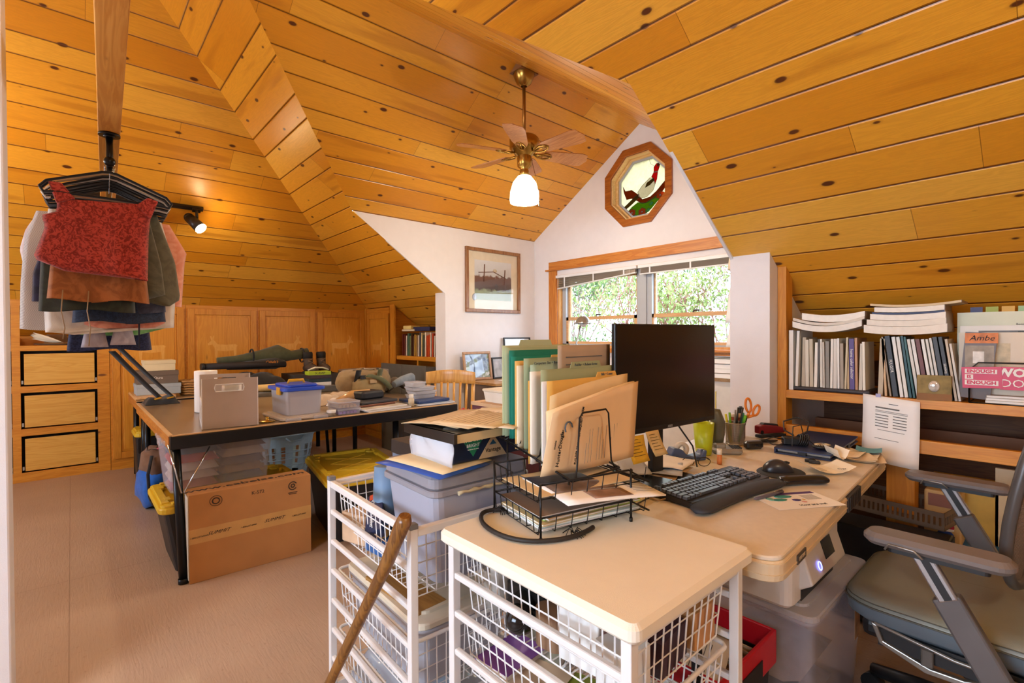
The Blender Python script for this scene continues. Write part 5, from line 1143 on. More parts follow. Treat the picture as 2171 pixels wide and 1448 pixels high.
# local x along keyboard length, local -y toward the user (+X world)
s_ = MB(); s_.rbox((0, 0, 0.013), (0.452, 0.150, 0.020), 0.008, 3, zr=0.003, rot=(0.05, 0, 0)); s_.build('keyboard_base', M('keyboard black', '#0e0f11', 0.4), kb)
keys = [(0.0, 0.018, 1)]
km = M('key caps', '#4d525c', 0.3, var=0.03); nk = 0
rows_ = [(0.060, [(-0.215, 1)]+[(-0.178+0.0185*i, 1) for i in range(4)]+[(-0.098+0.0185*i, 1) for i in range(4)]+[(-0.016+0.0185*i, 1) for i in range(4)]+[(0.073+0.0185*i, 1) for i in range(3)]),
         (0.032, [(-0.215+0.019*i, 1) for i in range(13)]+[(0.042, 1.9)]+[(0.073+0.0185*i, 1) for i in range(3)]+[(0.143+0.0185*i, 1) for i in range(4)]),
         (0.013, [(-0.210, 1.5)]+[(-0.186+0.019*i, 1) for i in range(12)]+[(0.046, 1.5)]+[(0.073+0.0185*i, 1) for i in range(3)]+[(0.143+0.0185*i, 1) for i in range(4)]),
         (-0.006, [(-0.208, 1.75)]+[(-0.181+0.019*i, 1) for i in range(11)]+[(0.038, 2.2)]+[(0.143+0.0185*i, 1) for i in range(3)]),
         (-0.025, [(-0.204, 2.2)]+[(-0.172+0.019*i, 1) for i in range(10)]+[(0.034, 2.7), (0.0915, 1)]+[(0.143+0.0185*i, 1) for i in range(4)]),
         (-0.044, [(-0.212, 1.3), (-0.187, 1.2), (-0.162, 1.2), (-0.094, 5.8), (-0.026, 1.2), (-0.001, 1.2), (0.024, 1.2), (0.049, 1.1)]+[(0.073+0.0185*i, 1) for i in range(3)]+[(0.152, 2), (0.180, 1), (0.1985, 1)])]
kk_ = MB(); kproto = []
for y, rw in rows_:
    for x, wd in rw:
        s_ = MB() if nk < 98 else kk_
        s_.rbox((x, y, 0.0275+y*0.05), (0.0138*wd+0.0047*(wd-1), 0.0135, 0.008), 0.002, 1, tap=1.18, rot=(0.05, 0, 0)); nk += 1
        if s_ is not kk_: s_.build('key', km, kb)
if kk_.v: kk_.build('key', km, kb)['kind'] = 'stuff'
s_ = MB(); s_.tube([(-0.225, 0.02, 0.008), (-0.250, 0.03, 0.004), (-0.245, 0.08, 0.003), (-0.18, 0.13, 0.003), (-0.05, 0.16, 0.003)], 0.0022, 6); s_.build('cord', M('tan cord', '#9a7c55', 0.5), kb)
def cushion(name, label, cat, loc, rz, L_, W_, H_, wave, mat, group=None):
    s_ = MB(); n, m = 36, 14
    V = []
    for i in range(n+1):
        t = -1+2*i/n; e = max(0.0, 1-abs(t)**8)**0.5
        cxo = wave(t); wd = W_*(0.78+0.22*abs(t)**2)*e if name != 'mouse_wrist_rest' else W_*(0.72+0.28*t*t)*e
        for j in range(m): a = 2*PI*j/m; V.append((t*L_/2, cxo+wd/2*math.cos(a), max(0, H_*0.5+H_*0.5*math.sin(a)*e+(0.0 if math.sin(a) > 0 else 0)) if e > 0 else H_*0.3))
    F = [(i*m+j, i*m+(j+1) % m, (i+1)*m+(j+1) % m, (i+1)*m+j) for i in range(n) for j in range(m)]
    s_.add(V, F, True); o = s_.build(name, mat, None, loc, (0, 0, rz)); return tag(o, label, cat, group)
rest_m = M('charcoal gel cover', '#2c2f36', 0.6, bmp=0.0003, bscale=700)
cushion('keyboard_wrist_rest', 'long padded charcoal wrist rest flared at both ends before the keyboard', 'wrist rest', (-0.682, 1.555, DZ+0.001), 1.475, 0.50, 0.085, 0.024, lambda t: -0.012*abs(t)**3, rest_m)
cushion('mouse_wrist_rest', 'small glossy black bone-shaped wrist rest in front of the mouse', 'wrist rest', (-0.600, 1.855, DZ+0.001), 0.93, 0.175, 0.066, 0.030, lambda t: -0.004*t*t, M('glossy black gel', '#1a1718', 0.2))
s_ = MB(); s_.lathe([(0, 0), (0.075, 0), (0.078, 0.002), (0.075, 0.004), (0, 0.004)], n=28); o = s_.build('mouse_pad', M('charcoal mouse pad', '#2a2d33', 0.7), None, (-0.705, 1.955, DZ), (0, 0, 0)); o.scale = (1.0, 1.25, 1); tag(o, 'round charcoal mouse pad under the mouse', 'mouse pad')
ms = thing('mouse', 'black computer mouse on the charcoal pad', 'mouse', (-0.715, 1.955, DZ+0.0052), 0.75)
s_ = MB(); n, m = 16, 14; V = []
for i in range(n+1):
    t = -1+2*i/n; e = max(0, 1-t*t)**0.45; hgt = 0.043*(1-0.35*(t+0.2)**2)*e
    for j in range(m+1): a = PI*j/m; V.append((t*0.056, 0.032*e*math.cos(a), hgt*math.sin(a)**0.8))
s_.add(V, [(i*(m+1)+j, i*(m+1)+j+1, (i+1)*(m+1)+j+1, (i+1)*(m+1)+j) for i in range(n) for j in range(m)], True)
s_.build('mouse_shell', M('mouse black', '#2a282c', 0.3), ms); MB().tube([(0.02, 0, 0.032), (0.03, 0, 0.033), (0.04, 0, 0.029)], 0.004, 8).build('scroll_wheel', blkpl, ms)
# papers on the desk
def flat(nm, cat, label, cx, cy, rz, w_, h_, z, mat, prints=(), group=None, curl=0.0):
    t = thing(nm, label, cat, (cx, cy, z), rz, group)
    MB().sheet(lambda u, v: (-w_/2+w_*u, -h_/2+h_*v, 0.0008+curl*(u-0.5)**2), 6, 6, 0.0006, smooth=False).build('sheet', mat, t)
    for k, (pn, x, y, dx, dy, c_) in enumerate(prints):
        MB().bb((x-dx/2, y-dy/2, 0.0009+0.00008*k+curl*((x/w_)**2)), (x+dx/2, y+dy/2, 0.0012+0.00008*k+curl*((x/w_)**2))).build(pn, M('ink '+c_, c_, 0.7), t)
    return t
lns = [('print_line', -0.02, 0.050-0.006*i, 0.075, 0.0022, '#8a8a94') for i in range(8)]
br = flat('brochure', 'brochure', 'white brochure with teal and purple illustration beside the pen', -0.553, 1.66, -0.55, 0.135, 0.225, DZ+0.001, paper, [('print_band', -0.058, 0.03, 0.018, 0.15, '#4a2f6a')])
for i in range(9): MB().bb((-0.038, 0.082-0.0055*i, 0.0010), (0.005, 0.0835-0.0055*i, 0.0013)).build('print_line', inkg, br)
for x, y, dx, dy, c_ in ((-0.035, -0.02, 0.03, 0.06, '#3a8f86'), (-0.01, -0.05, 0.025, 0.05, '#3a8f86'), (0.0, 0.0, 0.02, 0.03, '#4a3a78'), (-0.02, -0.075, 0.03, 0.025, '#7ab8a8'), (0.018, 0.012, 0.016, 0.016, '#e0a09a'), (0.0, 0.025, 0.012, 0.01, '#d9a84a')):
    MB().ball((x, y, 0.0013), 1, 10, 4, (dx/2, dy/2, 0.0003)).build('illustration', M('ill '+c_, c_, 0.7), br)
text(None, 'heading', 'How are we?', 0.017, inkg, br, (0.045, 0.02, 0.0014), (0, 0, PI/2))
pn = thing('ballpoint_pen', 'grey ballpoint pen lying over the brochure', 'pen', (-0.620, 1.63, DZ+0.008), 1.36)
MB().tube([(-0.078, 0, 0), (-0.065, 0, 0), (0.03, 0, 0), (0.068, 0, 0)], [0.0015, 0.005, 0.0055, 0.0045], 10).build('barrel', M('pen grey', '#5b5560', 0.3), pn); MB().tube([(0.066, 0, 0.006), (0.03, 0, 0.0075), (0.02, 0, 0.006)], 0.0014, 6).build('clip', m_chrome, pn)
nc = flat('note_card', 'card', 'folded cream note card lying by the mouse pad', -0.60, 2.09, 0.85, 0.16, 0.11, DZ+0.0065, M('card cream', '#e9dcc2', 0.8), [('handwriting', -0.03, 0.01-0.012*i, 0.04, 0.0015, '#a09078') for i in range(4)], curl=0.1)
text(None, 'printed_name', 'Cyprus', 0.016, inkg, nc, (0.045, -0.035, 0.013), (0, 0, 0), shear=0.3)
# blue folio with adapter and trackball cord on top
fl_ = thing('tablet_folio', 'navy leather tablet folio lying flat at the back of the desk', 'tablet case', (-0.752, 2.52, DZ+0.001), 0.06)
s_ = MB(); s_.rbox((0, 0, 0.003), (0.215, 0.52, 0.005), 0.012, 3); s_.rbox((0, 0, 0.022), (0.215, 0.52, 0.005), 0.012, 3); s_.bb((-0.107, -0.25, 0.003), (-0.100, 0.25, 0.022)); s_.build('cover', M('navy leather', '#1d2a52', 0.42, bmp=0.0004, bscale=300), fl_)
MB().bb((-0.098, -0.235, 0.0055), (0.10, 0.235, 0.0195)).build('tablet', M('tablet edge', '#b8aa98', 0.3), fl_, bev=0.003)
for y in (-0.25, 0.06): MB().box((0.0 if y < 0 else 0.104, y, 0.012), (0.03 if y < 0 else 0.008, 0.008 if y < 0 else 0.03, 0.016)).build('elastic_tab', blkpl, fl_)
ad = thing('power_adapter', 'black laptop power brick wound with its cable on the navy folio', 'power adapter', (-0.80, 2.38, DZ+0.027), 0.55)
MB().rbox((0, 0, 0.015), (0.10, 0.048, 0.030), 0.006, 3, zr=0.003).build('brick', blkpl, ad)
s_ = MB()
for k in range(5): s_.tube([(0.01+0.008*k+0.010*math.sin(a*PI/8), 0.034*math.cos(a*PI/8), 0.017+0.026*math.sin(a*PI/8)) for a in range(16)], 0.0028, 6, closed=True)
s_.tube([(0.03, 0.02, 0.035), (0.06, 0.05, 0.05), (0.08, 0.10, 0.085), (0.04, 0.13, 0.10), (-0.02, 0.12, 0.08), (-0.03, 0.06, 0.05), (0.0, 0.02, 0.035)], 0.0034, 6)
s_.tube([(-0.04, -0.01, 0.02), (-0.09, -0.02, 0.03), (-0.13, -0.04, 0.02), (-0.10, -0.07, 0.006), (-0.06, -0.05, 0.004)], 0.0028, 6); s_.build('cable', M('cable black', '#1f1c1b', 0.45), ad)
tp = thing('corded_speaker_puck', 'oval black and cream patterned puck on a thin cord at the folio centre', 'puck', (-0.688, 2.36, DZ+0.027), 0.9)
s_ = MB(); s_.ball((0, 0, 0.011), 1, 22, 10, (0.042, 0.031, 0.011)); s_.build('puck_body', blkpl, tp)
s_ = MB()
for i in range(22): a = 2*PI*i/22; s_.tube([(0.014*math.cos(a), 0.010*math.sin(a), 0.0225), (0.033*math.cos(a+0.25), 0.024*math.sin(a+0.25), 0.0185)], 0.0016, 4)
s_.build('braid_pattern', M('cream braid', '#d9c7a2', 0.6), tp)
MB().tube([(-0.03, 0.0, 0.015), (-0.06, 0.03, 0.05), (-0.08, 0.02, 0.10), (-0.14, -0.02, 0.10), (-0.17, -0.06, 0.03)], 0.0022, 6).build('cord', blkpl, tp)
s_ = MB(); s_.tube([(0.0, 0, 0.006), (0.03, 0.01, 0.010), (0.05, 0.0, 0.006), (0.02, -0.015, 0.006)], [0.006, 0.009, 0.008, 0.005], 8); simple('binder_clip', 'clip', 'black clip lying before the navy folio', s_, blkpl, (-0.70, 2.19, DZ+0.0005))
for i, (x, y, a, w_, h_, c_, lb_s) in enumerate(((-0.560, 2.46, 0.3, 0.12, 0.24, '#ddc7a4', 'kraft envelope lowest of the mail pile beside the folio'), (-0.565, 2.44, 0.12, 0.11, 0.23, '#e6dac6', 'white envelope in the middle of the mail pile'), (-0.585, 2.42, 0.45, 0.11, 0.20, '#e0cfb2', 'cream window envelope high in the mail pile'), (-0.600, 2.40, 0.05, 0.09, 0.13, '#ead9bd', 'small cream card on top of the mail pile'), (-0.560, 2.52, 0.2, 0.09, 0.10, '#5f9cae', 'teal-headed card at the far end of the mail pile'), (-0.620, 2.30, 0.75, 0.045, 0.10, '#efe3cc', 'torn cream slip before the mail pile'))):
    flat('envelope', 'envelope', lb_s, x, y, a, w_, h_, DZ+0.001+0.004*min(i, 4), M('env %d' % i, c_, 0.8), curl=0.15 if i == 5 else 0.03)
# desk-top tools
tdp = thing('tape_dispenser', 'slate blue tape dispenser below the monitor', 'tape dispenser', (-1.035, 1.870, DZ+0.001), 1.05)
s_ = MB(); s_.prism([(-0.075, 0), (0.075, 0), (0.080, 0.040), (0.068, 0.040), (0.052, 0.022), (0.022, 0.018), (-0.01, 0.026), (-0.03, 0.048), (-0.066, 0.056), (-0.080, 0.03)], -0.024, 0.024, 'XZ'); s_.build('body', M('slate blue plastic', '#4c5f86', 0.4), tdp, bev=0.004)
s_ = MB(); s_.lathe([(0.014, -0.009), (0.030, -0.009), (0.030, 0.009), (0.014, 0.009), (0.014, -0.009)], n=24); s_.v = [(x-0.022, z, y+0.045) for x, y, z in s_.v]; s_.build('tape_roll', M('frosted tape', '#d8cfc2', 0.3), tdp)
s_ = MB(); s_.box((0.028, 0, 0.046), (0.10, 0.017, 0.0006), (0, 0.10, 0)); s_.build('tape_strip', M('frosted tape', None), tdp)
cu = thing('tumbler', 'tall lime green plastic tumbler beneath the monitor corner', 'cup', (-1.035, 2.015, DZ+0.001)); MB().lathe([(0, 0.002), (0.030, 0), (0.032, 0.004), (0.043, 0.135), (0.041, 0.135), (0.030, 0.008), (0, 0.008)], n=28).build('cup_wall', M('lime plastic', '#b5c41c', 0.35), cu)
ph = thing('telephone', 'grey cordless telephone handset upright in its silver base', 'telephone', (-0.985, 2.115, DZ+0.001), 0.7)
s_ = MB(); s_.rbox((0, 0, 0.012), (0.125, 0.10, 0.024), 0.03, 4, zr=0.008); s_.rbox((-0.03, 0, 0.03), (0.05, 0.07, 0.03), 0.015, 4, zr=0.006); s_.build('base', M('silver grey plastic', '#8e8a82', 0.35), ph)
s_ = MB()
for i in range(4):
    for k in range(3): s_.rbox((0.028+0.012*(i-1.5)*0.9+0.01, -0.024+0.022*k, 0.026), (0.008, 0.014, 0.004), 0.003)
s_.build('keypad', blkpl, ph)
s_ = MB(); s_.tube([(-0.035, 0, 0.03), (-0.03, 0, 0.08), (-0.032, 0, 0.13), (-0.048, 0, 0.17), (-0.065, 0, 0.178)], [0.016, 0.019, 0.021, 0.022, 0.012], 14, flat=1.35); s_.build('handset', M('olive grey handset', '#5d5c4c', 0.3), ph)
gl = thing('lip_balm', 'orange and white lip balm stick standing near the keyboard', 'lip balm', (-0.913, 1.905, DZ+0.001)); MB().cyl((0, 0, 0), (0, 0, 0.038), 0.0095, n=18).build('tube_body', M('orange tube', '#cf7a3c', 0.4), gl); MB().cyl((0, 0, 0.038), (0, 0, 0.060), 0.0098, n=18).build('cap', M('cream cap', '#e8ddc8', 0.4), gl)
gs = thing('reading_glasses', 'wire-rimmed reading glasses folded behind the keyboard', 'glasses', (-0.955, 1.80, DZ+0.001), 0.9)
s_ = MB()
for sx in (-1, 1): s_.tube([(sx*0.032+0.024*math.cos(a*PI/10), 0.0, 0.019+0.017*math.sin(a*PI/10)) for a in range(20)], 0.0014, 5, closed=True); s_.tube([(sx*0.056, 0, 0.024), (sx*0.060, 0.05, 0.022), (sx*0.030, 0.11, 0.004)], 0.0014, 5)
s_.tube([(-0.009, 0, 0.022), (0, -0.002, 0.026), (0.009, 0, 0.022)], 0.0014, 5); s_.build('frame', M('dark wire', '#2b2724', 0.3, 0.6), gs)
pc = thing('pen_cup', 'round silver mesh pen cup packed with pens', 'pen cup', (-1.035, 2.315, DZ+0.001))
mesh_m, nt, b = base('silver mesh', 0.35, 0.7); b.inputs['Base Color'].default_value = (*lin('#a8a296'), 1)
tc = N(nt, 'ShaderNodeTexCoord'); sp = N(nt, 'ShaderNodeSeparateXYZ'); L(nt, tc.outputs['Object'], sp.inputs[0])
ang = math_node(nt, 'ARCTAN2', sp.outputs[1], sp.outputs[0]); q1 = math_node(nt, 'SINE', math_node(nt, 'MULTIPLY', ang, 70)); q2 = math_node(nt, 'SINE', math_node(nt, 'MULTIPLY', sp.outputs[2], 1300))
L(nt, math_node(nt, 'GREATER_THAN', math_node(nt, 'MAXIMUM', q1, q2), 0.1), b.inputs['Alpha'])
MB().lathe([(0.040, 0.001), (0.044, 0.10)], n=40).build('mesh_wall', mesh_m, pc)
s_ = MB(); s_.lathe([(0, 0.001), (0.041, 0), (0.041, 0.006), (0, 0.004)], n=32); s_.tube([(0.0445*math.cos(a*PI/18), 0.0445*math.sin(a*PI/18), 0.10) for a in range(36)], 0.0022, 6, closed=True); s_.build('rim_and_base', M('silver rim', '#b0aba0', 0.3, 0.8), pc)
def pen(label, x, y, tip, L_, r, c_, cap=None, cat='pen', nm='pen'):
    t = thing(nm, label, cat, (-1.035+x*0.4, 2.315+y*0.4, DZ+0.008), 0, 'pens standing in the mesh cup')
    d = Vector((tip[0], tip[1], 1)).normalized()*L_
    MB().tube([(0, 0, 0), d*0.7, d], [r, r, r*0.85], 8).build('barrel', M('pen '+c_, c_, 0.35), t)
    if cap: MB().tube([d*0.72, d*1.01], r*1.15, 8).build('cap', M('pen '+cap, cap, 0.35), t)
pen('yellow highlighter leaning left in the mesh cup', -0.04, -0.04, (-0.10, -0.12), 0.135, 0.006, '#d8d22a')
pen('lime green marker at the left side of the mesh cup', -0.03, -0.02, (-0.05, -0.05), 0.14, 0.006, '#7ac23a')
pen('black pen left of the pair of black pens', 0.0, 0.0, (0.08, 0.02), 0.165, 0.0045, '#1a1a1c')
pen('black pen right of the pair of black pens', 0.01, 0.02, (0.14, 0.10), 0.165, 0.0045, '#202024')
pen('bright green marker at the right of the mesh cup', 0.03, 0.02, (0.20, 0.14), 0.13, 0.006, '#62b02c', '#6ec234')
pen('teal pen behind the black pens', 0.02, 0.04, (0.10, 0.20), 0.14, 0.0045, '#2f9a8c')
pen('grey pen in the middle of the mesh cup', -0.01, 0.01, (0.0, 0.06), 0.15, 0.0045, '#8b8b90')
sc = thing('scissors', 'scissors with orange handles standing in the mesh cup', 'scissors', (-1.02, 2.335, DZ+0.007))
orp = M('orange handles', '#e8862c', 0.35)
s_ = MB(); s_.box((0.010, 0.015, 0.065), (0.004, 0.012, 0.125), (-0.10, 0.22, 0)); s_.build('blades', m_chrome, sc)
for k, (cx, cy, cz, rx, rz_, tl_) in enumerate(((0.030, 0.018, 0.175, 0.016, 0.033, -0.15), (0.052, 0.052, 0.150, 0.016, 0.026, 0.55))):
    s_ = MB(); P_ = []
    for a in range(16):
        u = rx*math.cos(a*PI/8); v = rz_*math.sin(a*PI/8)
        P_.append((cx+0.4*(u*math.cos(tl_)+v*math.sin(tl_)), cy+0.92*(u*math.cos(tl_)+v*math.sin(tl_)), cz-u*math.sin(tl_)+v*math.cos(tl_)))
    s_.tube(P_, 0.0055, 8, closed=True); s_.tube([P_[12], (0.024, 0.022, 0.118)], 0.007, 8); s_.build('handle', orp, sc)
jr = thing('candle_jar', 'dark amber jar behind the scissors', 'jar', (-1.075, 2.43, DZ+0.001)); MB().lathe([(0, 0), (0.034, 0), (0.036, 0.01), (0.036, 0.105), (0.032, 0.112)], n=24).build('glass', M('amber brown glass', '#7a2c1a', 0.15), jr); MB().lathe([(0.034, 0.110), (0.034, 0.122), (0, 0.124)], n=24).build('lid', M('jar lid', '#b7a795', 0.4), jr)
o = MB().rbox((0, 0, 0.075), (0.02, 0.05, 0.15), 0.008, 3, zr=0.004).build('remote_control', blkpl, None, (-1.09, 2.50, DZ+0.001), (0, 0, 0.4)); tag(o, 'black upright device between the amber jar and the wall', 'remote control')
lt = thing('grill_lighter', 'maroon grill lighter or knife handle rising behind the phone', 'lighter', (-1.095, 2.13, DZ+0.001), 0.3); MB().tube([(0, 0, 0.0), (-0.006, -0.008, 0.10), (-0.016, -0.022, 0.175), (-0.022, -0.03, 0.21)], [0.012, 0.016, 0.017, 0.010], 12, flat=1.3).build('handle', M('maroon plastic', '#6a1f45', 0.3), lt)
rl = thing('ruler', 'pale yellow plastic strip standing up behind the pens', 'ruler', (-1.12, 2.30, DZ+0.001), 0.3); MB().bb((-0.002, -0.010, 0), (0.002, 0.010, 0.24)).build('strip', M('pale yellow strip', '#e2d878', 0.3), rl)
rg = thing('keyring_coil', 'coil of clear tape and green cord behind the handset', 'coil', (-1.10, 2.22, DZ+0.11)); MB().tube([(0.012*math.sin(a*PI/9), 0.04*math.cos(a*PI/9), 0.04*math.sin(a*PI/9)) for a in range(18)], 0.004, 6, closed=True).build('coil', M('dull green coil', '#6f8f7c', 0.3), rg)
o = MB().bb((-0.02, -0.05, 0), (0.02, 0.05, 0.108)).build('small_box', M('small white box', '#cfc8bb', 0.5), None, (-1.11, 2.22, DZ+0.001)); tag(o, 'small white box hidden behind the handset carrying the coil', 'box')
ec = thing('earbud_case', 'black rounded charging case in front of the pen cup', 'charging case', (-0.935, 2.275, DZ+0.001), 1.05); MB().rbox((0, 0, 0.0175), (0.088, 0.040, 0.035), 0.018, 5, zr=0.009).build('case_shell', M('satin black', '#26231f', 0.3), ec); MB().box((0, -0.0202, 0.018), (0.018, 0.001, 0.006)).build('port', m_chrome, ec)
stp = thing('stapler', 'black and dark red stapler beside the folio', 'stapler', (-0.985, 2.60, DZ+0.001), 1.15)
MB().box((0, 0, 0.008), (0.16, 0.04, 0.014)).build('base', blkpl, stp, bev=0.004); s_ = MB(); s_.prism([(-0.085, 0.022), (0.07, 0.020), (0.085, 0.040), (0.02, 0.058), (-0.05, 0.066), (-0.085, 0.060)], -0.018, 0.018, 'XZ'); s_.build('arm', M('dark red plastic', '#7d1a1c', 0.3), stp, bev=0.005)
s_ = MB(); s_.prism([(-0.06, 0.066), (0.04, 0.054), (0.03, 0.064), (-0.05, 0.074)], -0.014, 0.014, 'XZ'); s_.build('grip', blkpl, stp, bev=0.003); MB().cyl((-0.07, -0.019, 0.03), (-0.07, 0.019, 0.03), 0.01).build('hinge', blk, stp)
s_ = MB(); s_.tube([(0, 0, 0.008), (0.05, 0.01, 0.012), (0.09, 0.0, 0.010), (0.13, 0.02, 0.008)], [0.008, 0.014, 0.012, 0.006], 8, flat=0.6); simple('staple_remover', 'tool', 'flat black tool behind the charging case', s_, blkpl, (-0.97, 2.37, DZ+0.001), 1.0)
# notebook and paper drift left of the keyboard
nbk = thing('notebook', 'black hardbound notebook under the monitor edge', 'notebook', (-0.975, 1.36, DZ+0.001), 0.10)
MB().bb((-0.10, -0.135, 0.002), (0.10, 0.135, 0.020)).build('pages', cream, nbk); s_ = MB(); s_.bb((-0.105, -0.14, 0.020), (0.105, 0.14, 0.0225)); s_.bb((-0.105, -0.14, 0), (0.105, 0.14, 0.002)); s_.bb((-0.105, -0.14, 0), (-0.101, 0.14, 0.0225)); s_.build('cover', M('black leatherette', '#1d232b', 0.25), nbk)
for i, (x, y, a, w_, h_, z, c_, lb_s) in enumerate(((-1.03, 1.60, 0.1, 0.21, 0.28, 0.001, '#d9b98c', 'manila folder lowest of the paper drift behind the keyboard'), (-1.01, 1.57, 0.35, 0.20, 0.26, 0.008, '#caa476', 'tan form second up in the paper drift'), (-1.04, 1.62, -0.1, 0.20, 0.26, 0.014, '#c0ad92', 'crumpled brown paper in the paper drift'), (-0.99, 1.63, 0.5, 0.13, 0.22, 0.021, '#b9c2d2', 'blue-white glossy card in the paper drift'), (-1.00, 1.68, 0.25, 0.15, 0.19, 0.026, '#eee8e0', 'white letter on top of the paper drift near the tape'), (-1.05, 1.52, 0.75, 0.10, 0.20, 0.029, '#a9a49c', 'grey receipt strip crossing the paper drift'))):
    t = thing('paper_sheet', lb_s, 'paper', (x, y, DZ+z), a)
    MB().sheet(lambda u, v: (-w_/2+w_*u, -h_/2+h_*v, 0.001+0.005*math.sin(5*u+i)*math.sin(4*v+i*2)+0.005), 8, 8, 0.001).build('sheet', M('dr %d' % i, c_, 0.7), t)
# ---------------- wire tray, sorter and files on the near unit
wire = M('black wire', '#1d1b1a', 0.35, 0.5)
tr_ = thing('letter_tray', 'two-tier black wire letter tray on the near drawer unit', 'letter tray', (-0.895, 1.00, CT+0.004), -0.23)
# local: x width .235, y length .33
def tray(z, h, nm):
    s_ = MB(); a, b_ = 0.118, 0.165; r = 0.0016
    for i in range(8):
        y = -b_+0.33*i/7; s_.tube([(-a, y, z+h), (-a+0.008, y, z), (a-0.008, y, z), (a, y, z+h)], r, 4)
    for i in range(5):
        x = -a+0.02+0.196*i/4; s_.tube([(x, -b_, z), (x, b_, z)], r, 4)
    for i in range(1, 7):
        x = -a+0.236*i/7; s_.tube([(x, -b_, z+h), (x, -b_+0.004, z)], r, 4)
    s_.tube([(-a, b_-0.06, z+h), (-a, -b_, z+h), (a, -b_, z+h), (a, b_-0.06, z+h), (a, b_+0.01, z+0.002), (-a, b_+0.01, z+0.002)], 0.0026, 6, closed=True); s_.build(nm, wire, tr_)
tray(0.014, 0.040, 'lower_tier'); tray(0.090, 0.042, 'upper_tier')
for x, y in ((-0.121, -0.165), (0.121, -0.165), (0.121, 0.11), (-0.121, 0.11)): MB().tube([(x, y, 0), (x, y, 0.136)], 0.003, 6).cyl((x, y, -0.003), (x, y, 0.009), 0.0045, n=10).build('upright', wire, tr_)

for i, (z, dx, dy, a, c_, lb_s) in enumerate(((0.018, 0, 0.0, 0.02, '#dfe1e4', 'white stapled papers lowest in the lower wire tray'), (0.025, 0.004, 0.005, -0.03, '#cfe0dd', 'mint-edged booklet in the lower wire tray'), (0.031, 0.0, -0.004, 0.05, '#d9c28e', 'manila folder in the lower wire tray'), (0.037, 0.008, 0.02, 0.0, '#b6d23a', 'lime green tabbed card in the lower wire tray'), (0.042, 0.0, 0.01, 0.06, '#cbb493', 'tan folder stack near the top of the lower wire tray'), (0.049, -0.004, 0.0, 0.02, '#8a7566', 'brown brochure with red mark topmost in the lower tray'))):
    c0 = Vector((dx, dy, 0)); c0.rotate(Euler((0, 0, -0.23)))
    slab('document', lb_s, 'papers', (-0.895+c0.x, 1.00+c0.y, CT+z), (0.195 if i != 3 else 0.16, 0.30+0.01*(i % 2), 0.0055), -0.23+a, M('doc %d' % i, c_, 0.6), 'papers in the wire tray')
mag = thing('magazine', 'open magazine page with dark portrait photo spilling out of the upper tray', 'magazine', (-0.850, 1.020, CT+0.100), -0.23)
MB().sheet(lambda u, v: (-0.10+0.215*u+0.03*v, -0.14+0.28*v, 0.002-0.018*max(0, u-0.45)**1.2-0.012*v*v), 8, 8, 0.004).build('page', paper, mag)
for x0_, y0_, x1_, y1_, c_ in ((-0.095, -0.135, -0.02, 0.06, '#262633'), (-0.015, -0.13, 0.05, 0.05, '#6b5a52'), (0.055, -0.06, 0.105, 0.05, '#8a6a58')):
    MB().sheet(lambda u, v: (lerp(x0_, x1_, u)+0.03*(lerp(y0_, y1_, v)+0.14)/0.28, lerp(y0_, y1_, v), 0.0035-0.018*max(0, (lerp(x0_, x1_, u)+0.10)/0.215-0.45)**1.2-0.012*((lerp(y0_, y1_, v)+0.14)/0.28)**2), 6, 6, 0.0006).build('photo', M('photo '+c_, c_, 0.35, var=0.5, scale=22), mag)
for i in range(14):
    xx = -0.06+0.011*i; u_ = (xx+0.10)/0.215
    MB().sheet(lambda u, v: (xx+0.0025*u+0.03*(0.075+0.065*v+0.14)/0.28, 0.075+0.06*v, 0.0034-0.018*max(0, u_-0.45)**1.2-0.012*((0.075+0.06*v+0.14)/0.28)**2), 1, 4, 0.0004).build('print_line', M('light text', '#9a958e', 0.8), mag)
slab('document', 'cream papers under the open magazine in the upper tray', 'papers', (-0.90, 1.00, CT+0.097), (0.19, 0.30, 0.002), -0.20, M('doc u', '#dcc69c', 0.7), 'papers in the wire tray')
# stepped sorter with folders, sheets stand in planes of constant X
SZ = CT+0.118
so = thing('file_sorter', 'black wire stepped file sorter standing over the letter tray', 'file sorter', (-0.97, 1.07, SZ), 0)
s_ = MB()
for x, z, y0, y1, hh in ((0.125, 0.0, -0.095, 0.050, 0.165), (0.052, 0.016, -0.10, 0.06, 0.12), (0.03, 0.028, -0.10, 0.06, 0.12), (0.0, 0.038, -0.10, 0.06, 0.12), (-0.04, 0.05, -0.10, 0.06, 0.12), (-0.08, 0.06, -0.10, 0.06, 0.12), (-0.125, 0.07, -0.10, 0.06, 0.14)):
    s_.tube([(x-0.03, y0-0.02, z-0.003), (x, y0-0.02, z-0.006), (x+0.004, y0-0.01, z), (x, y0, z+0.02), (x, y0+0.012, z+hh-0.012), (x, y0+0.024, z+hh), (x, y1-0.024, z+hh), (x, y1-0.012, z+hh-0.012), (x, y1, z+0.02), (x+0.004, y1+0.01, z), (x, y1+0.02, z-0.006), (x-0.03, y1+0.02, z-0.003)], 0.0026, 6)
for y in (-0.12, 0.08): s_.tube([(0.13, y, -0.005), (-0.13, y, 0.062)], 0.003, 6)
s_.tube([(0.13, -0.12, -0.005), (0.13, 0.08, -0.005)], 0.003, 6)
for x in (0.12, -0.12): s_.tube([(x, -0.12, -0.12), (x, -0.12, 0.06 if x < 0 else -0.005)], 0.0028, 6); s_.tube([(x, 0.08, -0.12), (x, 0.08, 0.06 if x < 0 else -0.005)], 0.0028, 6)
s_.build('wire_dividers', wire, so)
